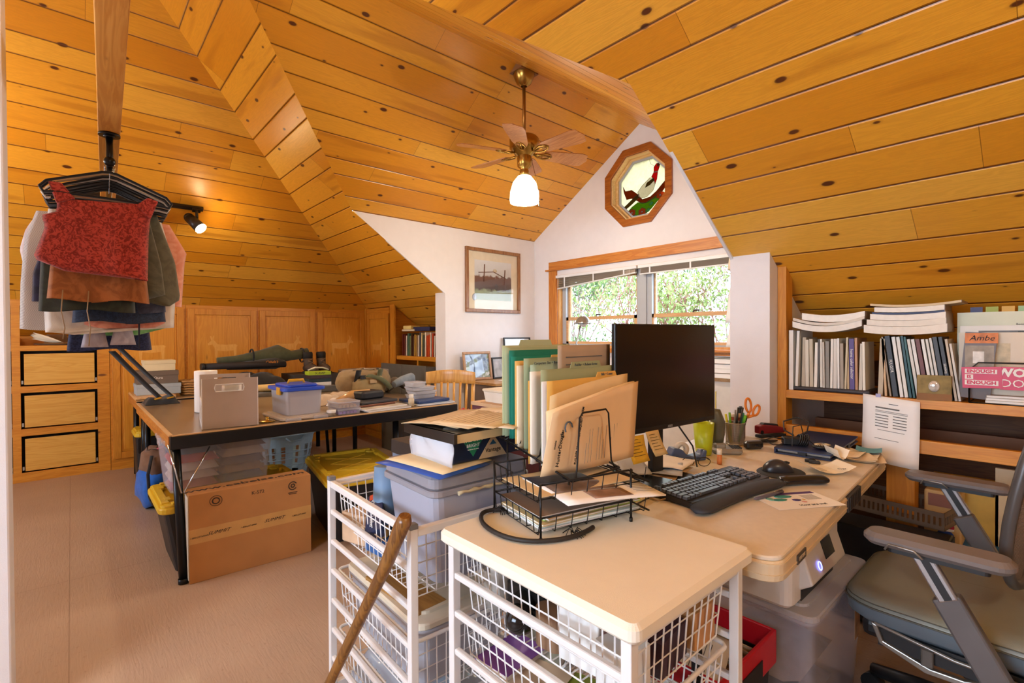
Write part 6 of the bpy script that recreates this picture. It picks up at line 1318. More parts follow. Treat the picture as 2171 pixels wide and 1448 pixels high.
def folder(label, x, y0, y1, z0, z1, c_, tab=None, lean=0.0, curl=0.0, nm='file_folder', cat='folder', curve=None, writing=None, th=0.0012, grp='folders standing in the wire sorter'):
    t = thing(nm, label, cat, (x, (y0+y1)/2, z0), 0, grp)
    w_, h_ = y1-y0, z1-z0
    m_ = M('fold '+c_, c_, 0.75, var=0.03)
    fn = curve or (lambda u, v: (lean*v*h_+curl*math.sin(PI*u)*v, -w_/2+w_*u, h_*v))
    MB().sheet(fn, 12, 10, th).build('leaf', m_, t)
    if tab:
        a, b_ = tab[0]-(y0+y1)/2, tab[1]-(y0+y1)/2; x_ = lean*h_
        to = MB().prism([(a-0.006, h_-0.002), (a+0.002, h_+tab[2]), (b_-0.002, h_+tab[2]), (b_+0.006, h_-0.002)], x_-0.0006, x_+0.0006, 'YZ').build('tab', m_, t)
        if writing: text(None, 'handwriting', writing, 0.011, M('pencil blue', '#4a5a62', 0.8), t, (x_+0.0012, (a+b_)/2, h_+tab[2]*0.45), RYX, shear=0.2)
    return t
SG1 = '#b9c29a'
folder('pale sage folder farthest back in the sorter', -1.105, 0.945, 1.24, 0.957, 1.222, SG1, (1.016, 1.15, 0.016))
folder('sage folder directly behind the teal one', -1.098, 0.948, 1.24, 0.955, 1.216, '#a9b893')
folder('dark teal folder near the back of the sorter', -1.085, 0.955, 1.23, 0.950, 1.208, '#0f7a66', None)
folder('second teal folder just in front of the dark teal one', -1.078, 0.957, 1.20, 0.950, 1.190, '#138570')
folder('manila folder with tab right in front of the teal folders', -1.055, 0.950, 1.22, 0.925, 1.178, '#e2b768', (1.10, 1.18, 0.014), writing='Misc')
folder('stack of cream sheets between manila and mint folders', -1.045, 0.952, 1.20, 0.925, 1.165, '#e6d5b6', th=0.006, nm='paper_stack', cat='papers')
folder('muted green folder taller than the mint one before it', -1.025, 0.957, 1.23, 0.915, 1.186, '#9fae8c')
folder('mint folder lettered along its top edge', -1.010, 0.968, 1.24, 0.900, 1.168, '#a8bfa6', (0.985, 1.09, 0.008), writing='Cooperate Site + Rentals')
folder('tan-edged folder left of the thick cream sheaf', -1.000, 0.950, 1.21, 0.892, 1.125, '#dba94e')
folder('thick sheaf of off-white sheets in the middle of the sorter', -0.992, 0.955, 1.22, 0.892, 1.150, '#e9dfcf', th=0.008, nm='paper_stack', cat='papers')
inv = folder('grey-brown printed statement standing tall and tilted behind the green folder', -0.985, 1.055, 1.30, 0.99, 1.222, '#b79f86', nm='statement', cat='paper', grp=None)
for i in range(6): MB().bb((0.0015, -0.09+(0.05 if i > 1 else 0), 0.195-0.022*i), (0.002, 0.08-(0.03*(i % 2)), 0.198-0.022*i)).build('print_line', inkg, inv)
folder('muted green folder with written tab in front of the statement', -0.958, 0.958, 1.285, 0.892, 1.157, '#9ea882', (1.082, 1.213, 0.017), writing='Builder + Rebate forms')
folder('sheaf of white sheets before the tabbed green folder', -0.950, 0.956, 1.23, 0.889, 1.125, '#e4e0dc', th=0.005, nm='paper_stack', cat='papers')
folder('manila folder with right-hand tab near the front of the sorter', -0.930, 0.953, 1.262, 0.887, 1.128, '#e3b45c', (1.165, 1.255, 0.014), writing='Bills + Loans')
folder('cream carbon form with its top corner raised', -0.920, 0.945, 1.29, 0.887, 1.12, '#e6c894', curve=lambda u, v: (0.01*v, -0.1725+0.345*u, (0.233-0.03*(1-u)**2)*v+0.012*u*v), nm='form_sheet', cat='paper', th=0.002)
folder('bundle of cream forms second from the front', -0.905, 0.932, 1.275, 0.886, 1.10, '#ecd0a0', curve=lambda u, v: (0.010*v+0.020*math.sin(PI*min(1, u*1.1))*v-0.015*(1-u)*v, -0.1715+0.343*u+0.03*u*v, (0.20-0.035*(1-u)**2)*v+0.022*u*v), nm='form_sheet', cat='paper', th=0.006)
ff_ = folder('bowed printed transfer request form at the very front of the sorter', -0.888, 0.905, 1.285, 0.884, 1.09, '#e8c79a', curve=lambda u, v: (0.016+0.045*(1-u)**2*(v-0.15)*1.0-0.012*u*v-0.03*(1-u)**3, -0.190+0.36*u*(1-0.03*v)+0.055*v*u, (0.170+0.055*u**0.8)*v), nm='form_sheet', cat='paper', th=0.0016)
for nm_, tx, y, z, s1 in (('print', 'BUILDER TRANSFER REQUEST FORM', -0.085, 0.10, 0.0095), ('print', 'HunterDouglas', -0.150, 0.075, 0.016), ('print', 'Invoice', -0.168, 0.085, 0.008), ('print', 'Leaf', -0.103, 0.145, 0.010)):
    text(None, nm_, tx, s1, ink, ff_, (0.0215 if y > -0.1 else 0.012, y, z), (0, -PI/2, PI) if False else (0, PI/2, 0) if False else (PI/2, -PI/2+0.25, PI/2), bold=0.0003)
for i in range(16):
    y = -0.06+0.013*i
    if i in (3, 8, 12): continue
    s_ = MB(); s_.tube([(0.0185-0.0006*i, y+0.012*t_, 0.02+0.09*t_) for t_ in (0, 0.5, 1.0 if i % 3 else 0.6)], 0.0006, 4); s_.build('print_line', inkg, ff_)
s_ = MB(); s_.tube([(0.020, -0.125+0.014*math.cos(a*PI/5), 0.125+0.016*math.sin(a*PI/5)) for a in range(7)], 0.0022, 5); s_.build('logo', M('slate ink', '#4a5560', 0.7), ff_)
# cable ring on the near top
s_ = MB(); R_ = [(-1.02, 0.885), (-1.045, 0.845), (-1.035, 0.81), (-0.985, 0.775), (-0.92, 0.760), (-0.865, 0.766), (-0.822, 0.79), (-0.79, 0.835), (-0.775, 0.885), (-0.775, 0.93), (-0.78, 0.96)]
def smoothp(P_, k=4):
    out = []
    for i in range(len(P_)-1):
        p0, p1, p2, p3 = P_[max(i-1, 0)], P_[i], P_[i+1], P_[min(i+2, len(P_)-1)]
        for q in range(k):
            t = q/k; out.append(tuple(0.5*((2*b_)+(-a+c2)*t+(2*a-5*b_+4*c2-d)*t*t+(-a+3*b_-3*c2+d)*t**3) for a, b_, c2, d in zip(p0, p1, p2, p3)))
    return out+[P_[-1]]
s_.tube([(x, y, CT+0.011) for x, y in smoothp(R_)], 0.0058, 8); o = s_.build('cable_sleeve', M('black sleeve', '#211d1b', 0.6)); tag(o, 'black rubber cable loop curving around the letter tray', 'cable')
for i, (x, y) in enumerate(((-1.025, 0.875), (-0.79, 0.90))):
    s_ = MB(); r_ = random.Random(i)
    for k in range(12):
        a = r_.uniform(0, 6.28); s_.tube([(0, 0, 0.006), (0.012*math.cos(a), 0.012*math.sin(a), 0.012+0.006*r_.random()), (0.028*math.cos(a+0.5), 0.028*math.sin(a+0.5), 0.002)], 0.0011, 4)
    simple('wire_tuft', 'wire', 'frayed tuft of thin wires at the '+('left' if i == 0 else 'right')+' end of the cable loop', s_, wire, (x, y, CT+0.004))
# ---------------- under the desk
rc = thing('file_crate', 'red and black folding crate of hanging files under the desk', 'file crate', (-0.775, 1.388, 0))
s_ = MB(); openbox(s_, 0.38, 0.34, 0.30, 0.006, 0.93, 0.02); s_.build('crate_body', M('black crate', '#1c1a1a', 0.5), rc)
s_ = MB(); red = M('red crate rim', '#c01224', 0.35)
for a in ((-0.20, -0.178, 0.20, -0.168), (-0.20, 0.168, 0.20, 0.178), (-0.20, -0.178, -0.188, 0.178), (0.188, -0.178, 0.20, 0.178)): s_.bb((a[0], a[1], 0.27), (a[2], a[3], 0.37))
s_.build('rim', red, rc, bev=0.004)
MB().rbox((0.201, 0, 0.30), (0.004, 0.14, 0.05), 0.02, 3).build('hand_hole', blkpl, rc)
fcs = ['#7a5a42', '#8c6b4c', '#a58460', '#c9b08c', '#d8cfc0', '#b29470', '#94745a', '#c2b49c']
for i in range(12):
    o = MB().box((0, 0, 0.15), (0.345, 0.004, 0.29), (0.05*math.sin(i), 0, 0)).build('hanging_file', M('hf '+fcs[i % 8], fcs[i % 8], 0.8), None, (-0.775, 1.245+0.024*i, 0.015)); tag(o, ['brown', 'light brown', 'tan', 'manila', 'white', 'buff', 'umber', 'beige', 'brown', 'light brown', 'tan', 'manila'][i]+' hanging file, '+['nearest', 'second', 'third', 'fourth', 'fifth', 'sixth', 'seventh', 'eighth', 'ninth', 'tenth', 'eleventh', 'farthest'][i]+' in the red crate', 'file', 'hanging files in the red crate')
t = thing('letter_sheet', 'blue-lit white letter lying across the hanging files', 'paper', (-0.72, 1.34, 0.318), 0.3); MB().sheet(lambda u, v: (-0.09+0.18*u, -0.12+0.24*v, 0.012*math.sin(3*u)+0.003), 6, 6, 0.001).build('sheet', paper, t)
for i in range(9): MB().sheet(lambda u, v: (-0.07+0.014*i+0.002*u, -0.08+0.14*v, 0.0046+0.012*math.sin(3*(0.11+0.078*i))), 1, 2, 0.0003).build('print_line', inkg, t)
bin_('storage_bin', 'large clear plastic bin beneath the printer with a paper label', (-0.715, 1.87, 0.0), 0, 0.46, 0.56, 0.41, m_clear, m_lidc, cat='storage bin')
lbm = M('label tan', '#b58a60', 0.6, var=0.3, scale=30)
o = MB().bb((-0.4835, 2.00, 0.20), (-0.4825, 2.06, 0.33)).build('bin_label', lbm); tag(o, 'tan and black printed product label stuck on the clear bin', 'label')
for i, (z, c_, lb_s) in enumerate(((0.02, '#8b8fa0', 'grey folded cloth at the bottom of the clear bin under the printer'), (0.14, '#a39a9c', 'taupe folded cloth midway up the clear bin under the printer'))):
    s_ = MB(); crumple(s_, (0, 0, 0), (0.30, 0.36, 0.07), 60+i, 8); simple('folded_cloth', 'cloth', lb_s, s_, cloth('bin cloth %d' % i, c_), (-0.715, 1.87, z))
pr_ = thing('printer', 'white all-in-one printer with tilted control panel on the clear bin', 'printer', (-0.745, 1.775, 0.436))
wp = M('warm white plastic', '#dedad6', 0.4, var=0.01)
MB().rbox((0, 0, 0.105), (0.43, 0.46, 0.19), 0.03, 4, zr=0.012).build('printer_body', wp, pr_)
MB().rbox((-0.02, 0, 0.212), (0.38, 0.44, 0.022), 0.02, 4, zr=0.006).build('scanner_lid', wp, pr_)
s_ = MB(); s_.prism([(0.19, 0.198), (0.215, 0.19), (0.252, 0.075), (0.215, 0.05), (0.19, 0.05)], -0.16, 0.16, 'XZ'); s_.build('control_panel', M('panel white', '#cfc8c2', 0.35), pr_, bev=0.006)
th_ = math.atan2(0.037, 0.115)
MB().box((0.2345, 0.03, 0.135), (0.002, 0.085, 0.055), (0, -th_, 0)).build('display', M('printer display', '#16140f', 0.15), pr_)
s_ = MB(); s_.tube([(0.2445+0.013*math.sin(a*PI/8)*math.sin(-th_)*1.0, -0.075+0.012*math.cos(a*PI/8), 0.108+0.012*math.sin(a*PI/8)*math.cos(th_)) for a in range(16)], 0.0014, 6, closed=True); s_.build('power_ring', M('blue light ring', '#6f7cff', 0.3, emit=6.0), pr_)
s_ = MB(); s_.bb((0.214, -0.15, 0.015), (0.2165, 0.15, 0.052)); s_.build('paper_slot', blkpl, pr_)
text(None, 'maker_name', 'EPSON', 0.014, inkg, pr_, (0.2235, 0.0, 0.178), (PI/2, -th_ if False else 0, PI/2))
pcw = thing('computer_tower', 'black computer tower on the floor behind the chair seat', 'computer', (-0.52, 2.62, 0.0)); MB().bb((-0.21, -0.09, 0.01), (0.21, 0.09, 0.42)).build('case', M('tower black', '#0e0e10', 0.3), pcw, bev=0.006); MB().bb((0.21, -0.085, 0.015), (0.214, 0.085, 0.415)).build('front_bezel', blkpl, pcw); text(None, 'maker_name', 'XPS', 0.025, M('dim print', '#4a4a50', 0.4), pcw, (0.2145, 0.0, 0.15), RYX)
# ================================================================ BOOKSHELF BAY ON THE RIGHT
bs = thing('bookshelf', 'open pine bookshelf frame built into the right knee wall', 'bookshelf', (-0.995, 2.83, 0))
ox, oy = -0.995, 2.83
MB().bb((-0.043, 0, 0.0), (0.0, 0.09, 1.612)).build('post', m_pineZ, bs, bev=0.002)
MB().bb((0.43, 0.02, 0.0), (0.535, 0.11, 0.90)).build('post', m_pineZ, bs, bev=0.002)
MB().bb((0.0, 0.0, 0.916), (2.6, 0.026, 0.958)).build('shelf_rail', m_pineX, bs, bev=0.002)
MB().bb((0.0, 0.026, 0.935), (2.6, 0.60, 0.956)).build('shelf', m_pineX, bs)
for a, b_ in ((0.0, 0.36), (0.535, 2.6)): MB().bb((a, 0.0, 0.715), (b_, 0.03, 0.776)).build('front_rail', m_pineX, bs, bev=0.002)
MB().bb((0.0, 0.46, 0.70), (2.6, 0.50, 0.76)).build('rear_rail', M('shade-dark pine', '#7a4a24', 0.6), bs)  # darker than the front rails: shade of the bay put into its colour
MB().bb((0.0, 0.03, 0.20), (2.6, 0.06, 0.275)).build('front_rail', m_pineX, bs)
def pages_pile(label, x, y, z, w_, d_, h_, rz, c_, arch=0.0, nm='magazine', grp=None, sp='#8a7562'):
    t = thing(nm, label, 'magazine', (x, y, z), rz, grp)
    f = lambda a, top: (lambda u, v: (-w_/2+w_*u+(0.02*(1-2*abs(0.5-v)) if top else 0)*0, -d_/2+d_*v, (h_ if top else 0)+arch*(4*(u-0.5)**2)))
    s_ = MB(); n = 10; V = []
    for i in range(n+1):
        u = i/n; zz = arch*4*(u-0.5)**2
        for y_, z_ in ((-d_/2, 0), (d_/2, 0), (d_/2, h_), (-d_/2, h_)): V.append((-w_/2+w_*u, y_, zz+z_))
    F = [(0, 3, 2, 1), (n*4, n*4+1, n*4+2, n*4+3)]+[(i*4+j, i*4+(j+1) % 4, (i+1)*4+(j+1) % 4, (i+1)*4+j) for i in range(n) for j in range(4)]
    s_.add(V, F); s_.build('pages', M('page edges '+c_, c_, 0.8, var=0.05, scale=40), t)
    s_ = MB(); s_.bb((w_/2, -d_/2, arch), (w_/2+0.002, d_/2, arch+h_)); s_.build('spine', M('spine '+sp, sp, 0.4), t); return t
def upright(label, x, y, z, th, h_, d_, c_, lean=0.0, pc='#e2dccd', nm='magazine', grp='magazines standing on the right shelf', cat='magazine', title=None, tc_='#f0ece2', yaw=0.0):
    """book standing with its spine toward the viewer (-Y)"""
    t = thing(nm, label, cat, (x, y, z), yaw, grp)
    R = Euler((0, lean, 0)).to_matrix()
    MB().box(R @ Vector((0, d_/2, h_/2)), (th*0.86, d_-0.003, h_-0.004), R).build('pages', M('pages '+pc, pc, 0.8, var=0.06, scale=60), t)
    s_ = MB(); s_.box(R @ Vector((0, 0.001, h_/2)), (th, 0.002, h_), R)
    for sx in (-1, 1): s_.box(R @ Vector((sx*(th/2-0.0004), d_/2, h_/2)), (0.0008, d_, h_), R)
    s_.build('cover', M('cover '+c_, c_, 0.45, var=0.04), t)
    if title: text(None, 'spine_print', title, min(th*0.8, 0.02), M('title '+tc_, tc_, 0.6), t, R @ Vector((0, -0.0008, h_*0.5)), (Matrix.Rotation(lean, 3, 'Y') @ Euler((PI/2, PI/2, 0)).to_matrix()).to_euler())
    return t
SHZ = 0.9585
rb = random.Random(11)
# left group in a grey holder base
o = MB().bb((-0.975, 2.855, SHZ-0.001+0.001), (-0.632, 3.05, SHZ+0.020)).build('magazine_rack', M('charcoal rack', '#35353a', 0.4), bev=0.008); tag(o, 'charcoal low rack under the left run of magazines', 'rack')
upright('tall white catalogue at the far left end of the shelf', -0.978, 2.852, SHZ, 0.022, 0.315, 0.2, '#eeeae2', 0.0)
upright('second white catalogue leaning against the far left one', -0.952, 2.853, SHZ+0.021, 0.014, 0.29, 0.2, '#e9e4da', 0.03)
x = -0.935; cols = ['#b8aa92', '#d8cfba', '#c4b79c', '#efe9dc', '#4c4238', '#e6dfcf', '#c9c0b0', '#8a8478', '#efeade', '#d9d3c6', '#e9e6df', '#a39480', '#cbbb98', '#c7a878', '#54407e', '#b9885e', '#cfc7b4', '#e8e0cc', '#d8ccb0']
sfx = ['first', 'second', 'third', 'fourth', 'fifth', 'sixth', 'seventh', 'eighth', 'ninth', 'tenth', 'eleventh', 'twelfth', 'thirteenth', 'fourteenth', 'fifteenth', 'sixteenth', 'seventeenth', 'eighteenth', 'nineteenth']
cn_ = {'#b8aa92': 'stone', '#d8cfba': 'cream', '#c4b79c': 'khaki', '#efe9dc': 'ivory', '#4c4238': 'dark brown', '#e6dfcf': 'pale cream', '#c9c0b0': 'grey beige', '#8a8478': 'grey', '#efeade': 'off-white', '#d9d3c6': 'light grey', '#e9e6df': 'white', '#a39480': 'taupe', '#cbbb98': 'sand', '#c7a878': 'tan', '#54407e': 'purple', '#b9885e': 'copper', '#cfc7b4': 'putty', '#e8e0cc': 'eggshell', '#d8ccb0': 'straw'}
for i in range(19):
    th = rb.choice((0.010, 0.012, 0.016, 0.018)); h_ = rb.uniform(0.225, 0.262); cc = cols[i]; ti = None
    if i == 14: th, h_, ti = 0.022, 0.25, 'home color selector'
    x += th/2+0.0015
    if x > -0.642: break
    upright(('purple booklet with white spine lettering in the charcoal rack' if ti else cn_[cc]+' magazine, '+sfx[i]+' from the left inside the charcoal rack'), x, 2.862+rb.uniform(0, .008), SHZ+0.0205, th, h_, 0.17, cc, rb.uniform(-.02, .03), title=ti)
    x += th/2
pages_pile('thick bowed catalogue lying lowest across the left magazines', -0.815, 2.93, 1.262, 0.30, 0.21, 0.030, 0.05, '#e9e4da', 0.028)
pages_pile('thin bowed magazines layered over the bowed catalogue', -0.805, 2.93, 1.294, 0.31, 0.21, 0.014, 0.02, '#d9d2c4', 0.030)
pages_pile('thick white catalogue on top of the left horizontal pile', -0.785, 2.93, 1.312, 0.27, 0.20, 0.034, 0.02, '#f0ece2', 0.016)
# right group leaning
seq = [(-0.612, 0.020, 0.27, '#bba98b', 0.03, None, 'beige catalogue just right of the charcoal rack'), (-0.590, 0.010, 0.26, '#cfa878', -0.05, None, 'tan folder beside the beige catalogue'), (-0.572, 0.008, 0.28, '#9a8468', -0.12, None, 'brown sleeve leaning at the start of the right run'),
       (-0.553, 0.020, 0.285, '#2a2a2e', -0.12, 'FULGOR', 'black binder with white lettering leaning right of the brown sleeve'), (-0.530, 0.014, 0.28, '#e9e5dd', -0.12, None, 'white spined catalogue next to the black binder'), (-0.513, 0.014, 0.28, '#e4dfd4', -0.12, None, 'second white spined catalogue with orange dots'), (-0.498, 0.010, 0.285, '#1f4a50', -0.12, None, 'dark teal book in the right run'), (-0.485, 0.009, 0.28, '#2b5c5a', -0.13, None, 'green-teal thin book after the dark teal one'),
       (-0.470, 0.012, 0.27, '#dcd7cc', -0.14, None, 'grey-white catalogue leaning past the teal books'), (-0.455, 0.013, 0.27, '#e6e2da', -0.14, None, 'white catalogue above the little stone box, left one'), (-0.438, 0.016, 0.27, '#6b2e1e', -0.14, None, 'red-brown catalogue above the stone box'), (-0.420, 0.012, 0.27, '#ece8e0', -0.14, None, 'white catalogue above the stone box, middle one'), (-0.405, 0.010, 0.27, '#e0dcd2', -0.14, None, 'thin grey catalogue above the stone box'), (-0.392, 0.010, 0.275, '#d8d2c8', -0.14, None, 'pale catalogue just before the dark binders'),
       (-0.377, 0.016, 0.28, '#33302f', -0.14, None, 'dark charcoal binder near the right end of the run'), (-0.358, 0.014, 0.28, '#2b292a', -0.14, 'blomberg', 'black binder beside the charcoal binder'), (-0.342, 0.010, 0.27, '#c9b497', -0.13, None, 'sand catalogue after the black binder'), (-0.330, 0.009, 0.25, '#dcd3c4', -0.13, None, 'last pale brochure of the leaning run')]
for xx, th, h_, cc, ln_, ti, lb_s in seq: upright(lb_s, xx+0.020, 2.862, SHZ+0.001, th, h_, 0.19, cc, ln_, title=ti)
z = 1.243
for i, (w_, h_, dx, a, c_, lb_s) in enumerate(((0.300, 0.036, 0, 0.012, '#ece6da', 'wide white catalogue lowest on top of the leaning run'), (0.285, 0.026, 0.004, 0.010, '#e9e3d6', 'second catalogue of the high pile'), (0.270, 0.026, 0.010, 0.008, '#f0ebe1', 'third catalogue of the high pile'), (0.26, 0.008, 0.012, 0.006, '#4c5a78', 'thin blue-covered magazine in the high pile'), (0.25, 0.022, 0.016, 0.006, '#efeadf', 'top thick catalogue of the high pile'), (0.32, 0.010, 0.035, 0.012, '#d8c4a0', 'loose cream papers strewn on top of the high pile'))):
    pages_pile(lb_s, -0.50+dx, 2.93, z+0.004, w_, 0.21, h_, 0.01, c_, a, grp='high pile of catalogues'); z += h_+0.0015
sb2 = thing('stone_box', 'small rustic bronze box with a pearly oval cabochon on the shelf edge', 'decorative box', (-0.392, 2.835, SHZ-0.001), 0.12)
MB().box((0, 0.01, 0.055), (0.118, 0.028, 0.108)).build('box_body', M('weathered bronze', '#8c7440', 0.6, 0.3, var=0.3, scale=30), sb2, bev=0.004)
MB().box((0, -0.006, 0.105), (0.112, 0.006, 0.012)).build('flap', M('weathered bronze', None), sb2); MB().box((0, -0.006, 0.015), (0.118, 0.006, 0.03)).build('lower_band', M('rust brown', '#8f5f2a', 0.6, var=0.2), sb2)
s_ = MB(); s_.ball((0, -0.006, 0.062), 1, 14, 8, (0.020, 0.008, 0.025)); s_.build('cabochon', M('pearl', '#d8d4cc', 0.12, 0.4, var=0.3, scale=40), sb2)
mr = thing('magazine_holder', 'black wire magazine holder at the right end of the shelf', 'magazine holder', (-0.20, 2.835, SHZ-0.001))
s_ = MB(); s_.tube([(-0.078, 0, 0.003), (-0.078, 0, 0.14), (-0.05, 0, 0.172), (0.20, 0, 0.172)], 0.0035, 6); s_.tube([(-0.078, 0, 0.003), (0.20, 0, 0.003), (0.20, 0.18, 0.003), (-0.078, 0.18, 0.003)], 0.003, 6, closed=True); s_.tube([(-0.078, 0.18, 0.003), (-0.078, 0.18, 0.30), (0.20, 0.18, 0.30)], 0.003, 6); s_.build('wire_frame', wire, mr)
def sheetup(nm, cat, label, x0, x1, z0, z1, y, c_, tilt=0.0, parts=()):
    t = thing(nm, label, cat, ((x0+x1)/2, y, z0)); w_ = x1-x0; h_ = z1-z0
    MB().box((0, 0.002+0.0, h_/2), (w_, 0.004, h_), (0, tilt, 0)).build('page', M('bd '+c_, c_, 0.4, var=0.04), t)
    for q_, (pn, a, b_, c1, d1, cc) in enumerate(parts): MB().bb((a, -0.0012-0.0004*q_, b_), (c1, -0.0002, d1)).build(pn, M('bi '+cc, cc, 0.5, var=0.3, scale=25), t)
    return t
t = sheetup('sample_book', 'paint book', 'sage paint favorites book standing at the back of the wire holder', -0.335, 0.0, 1.0, 1.345, 3.00, '#d5d3b0')
text(None, 'print', 'Benjamin Moore', 0.012, inkg, t, (0.06, -0.003, 0.29), RXZ); text(None, 'print', 'FAVORITES  FAVORITES', 0.016, M('faint print', '#b8ae8c', 0.7), t, (0.05, -0.003, 0.262), RXZ)
for i, (c_, xx) in enumerate((('#3a3f6a', -0.27), ('#9fae3a', -0.22), ('#d9a83a', -0.17), ('#9cc08a', -0.12))): MB().bb((xx+0.165-0.02, 0.006, 0.345), (xx+0.165+0.02, 0.010, 0.368)).build('index_tab', M('tab '+c_, c_, 0.5), t)
sheetup('magazine', 'magazine', 'kitchen magazine with grey photo band behind the front magazine', -0.320, 0.0, 0.975, 1.285, 2.95, '#e6ddce', 0, [('photo', -0.10, 0.25, 0.16, 0.288, '#6a6866'), ('photo', 0.02, 0.252, 0.05, 0.286, '#3a4038')])
t = sheetup('magazine', 'magazine', 'front magazine with framed red picture of a pale room', -0.318, -0.0, 0.975, 1.255, 2.90, '#d9c6a6', 0, [('photo', -0.14, 0.04, 0.0, 0.235, '#cbb892'), ('red_frame', 0.04, 0.12, 0.155, 0.22, '#b8402a'), ('photo', 0.05, 0.13, 0.15, 0.21, '#e2a468')])
t = sheetup('brochure', 'brochure', 'brown brochure with orange top band leaning left in the wire holder', -0.305, -0.205, 0.975, 1.255, 2.865, '#5a4234', 0.08, [('photo', -0.045, 0.05, 0.045, 0.11, '#8a8478'), ('photo', -0.040, 0.12, 0.05, 0.225, '#9a8c78'), ('photo', -0.015, 0.15, 0.02, 0.20, '#e0dcd4'), ('orange_band', -0.040, 0.235, 0.062, 0.278, '#d87a2a')])
text(None, 'print', 'Ambe', 0.032, ink, t, (0.012, -0.0035, 0.256), RXZ, shear=0.3)
t = sheetup('sticker', 'sticker', 'pink sticker reading ENOUGH IS ENOUGH on the wire holder', -0.300, -0.178, 1.024, 1.112, 2.826, '#c81848', -0.05)
MB().bb((-0.052, -0.0012, 0.060), (0.046, -0.0002, 0.078)).build('print_block', paper, t); MB().bb((-0.052, -0.0012, 0.036), (-0.026, -0.0002, 0.055)).build('print_block', paper, t); MB().bb((-0.052, -0.0012, 0.012), (0.050, -0.0002, 0.032)).build('print_block', paper, t)
mp_ = M('magenta print', '#c81848', 0.5)
for tx, x_, z_, s1 in (('ENOUGH', -0.003, 0.069, 0.019), ('IS', -0.039, 0.0455, 0.018), ('ENOUGH', -0.001, 0.022, 0.020)): text(None, 'print', tx, s1, mp_, t, (x_, -0.0016, z_), RXZ, bold=0.0008, sx=1.05)
t = sheetup('sticker', 'sticker', 'magenta card with large white letters right of the pink sticker', -0.185, 0.02, 1.022, 1.115, 2.830, '#d02050', 0.0)
text(None, 'print', "WON'T", 0.045, paper, t, (-0.035, -0.003, 0.068), RXZ, bold=0.002); text(None, 'print', 'DOWN', 0.045, paper, t, (-0.025, -0.003, 0.025), RXZ)
for i in range(3):
    slab('magazine', ['cream magazine lowest under the wire holder contents', 'pale magazine in the middle under the wire holder contents', 'grey magazine uppermost under the wire holder contents'][i], 'magazine', (-0.12, 2.93, SHZ+0.0035+0.011*i), (0.22, 0.16, 0.010), 0.02*i, M('lm %d' % i, ('#e6ddc8', '#d8cfc0', '#b0a090')[i], 0.5))
# hanging letter
t = thing('letter_sheet', 'white printed letter taped to the shelf rail', 'paper', (-0.545, 2.822, 0.968))
MB().sheet(lambda u, v: (-0.105+0.213*u, -0.004-0.03*(1-v)**2-0.012*math.sin(PI*u)*(1-v), -0.300+0.300*v-0.022*u), 8, 10, 0.0007).build('sheet', paper, t)
def lrow(x, z, w_, h_, m_):
    v = 1+z/0.30; MB().sheet(lambda u, q: (x+w_*u, -0.0060-0.03*(1-v-q*h_/0.3)**2-0.012*math.sin(PI*((x+w_*u+0.105)/0.213))*(1-v-q*h_/0.3), z+h_*q-0.022*((x+w_*u+0.105)/0.213)), 6, 1, 0.0003).build('print_line', m_, t)
lrow(-0.055, -0.055, 0.09, 0.006, inkg); lrow(-0.005, -0.032, 0.035, 0.003, inkg)
for k in range(2): lrow(-0.055, -0.067-0.006*k, 0.12, 0.002, inkg)
for k in range(5): lrow(-0.055, -0.088-0.013*k, 0.05, 0.0035, inkg); lrow(0.012, -0.086-0.013*k, 0.05, 0.0035, inkg)
lrow(-0.045, -0.155, 0.10, 0.002, inkg); lrow(-0.055, -0.195, 0.09, 0.002, inkg)
MB().bb((-0.055, -0.006, -0.012), (-0.035, -0.0045, 0.004)).build('tape', M('blue tape', '#a9a4c8', 0.5), t)
# things low in the bay
o = MB().bb((-0.42, 3.02, 0.29), (-0.20, 3.05, 0.60)).build('product_card', M('yellow card', '#c9a84c', 0.5, var=0.15)); tag(o, 'yellow product card with red and blue disc beside the shelf post', 'card')
cd_ = thing('soda_carton', 'pale soda carton with a red, white and blue round mark behind the chair arm', 'carton', (-0.37, 2.93, 0.276)); MB().bb((-0.065, -0.03, 0), (0.065, 0.06, 0.27)).build('carton_body', M('carton tan', '#c7a66e', 0.6), cd_, bev=0.008)
for zz, hh, c_ in ((0.075, 0.028, '#27408a'), (0.118, 0.030, '#b02038'), (0.105, 0.012, '#e6e2da')): MB().ball((0.01, -0.031, zz), 1, 16, 8, (0.030, 0.002, hh)).build('round_mark', M('mk '+c_, c_, 0.5), cd_)
MB().bb((-0.05, -0.032, 0.20), (0.05, -0.0302, 0.255)).build('label', M('grape label', '#8a5a4a', 0.6), cd_)
bt = thing('glass_jar', 'clear jar beside the soda carton', 'jar', (-0.46, 2.96, 0.276)); MB().lathe([(0, 0), (0.035, 0), (0.036, 0.10), (0.026, 0.13), (0.026, 0.15)], n=20).build('jar_body', clear_plastic('jar glass', '#c8b8a0', 0.4, 0.1), bt)
wb = thing('white_panel', 'cream cabinet door panel with a round knob hole behind the chair', 'panel', (-0.08, 3.02, 0.276)); MB().bb((-0.13, 0, 0), (0.24, 0.018, 0.385)).build('panel_board', M('cream board', '#e2d2ae', 0.6), wb); MB().cyl((-0.035, -0.003, 0.20), (-0.035, 0.0, 0.20), 0.013, n=18).build('knob_hole', M('dark bronze', None), wb)
o = MB().rbox((-0.10, 2.96, 0.300), (0.50, 0.10, 0.045), 0.01, 3, zr=0.005).build('blue_case', M('quilted blue', '#1d5f9e', 0.6)); tag(o, 'blue quilted case lying behind the chair arm', 'case')
tn = thing('plastic_basket', 'taupe slotted plastic basket on the floor behind the chair seat', 'basket', (-0.52, 2.86, 0.424), -0.15)
s_ = MB(); n = 22
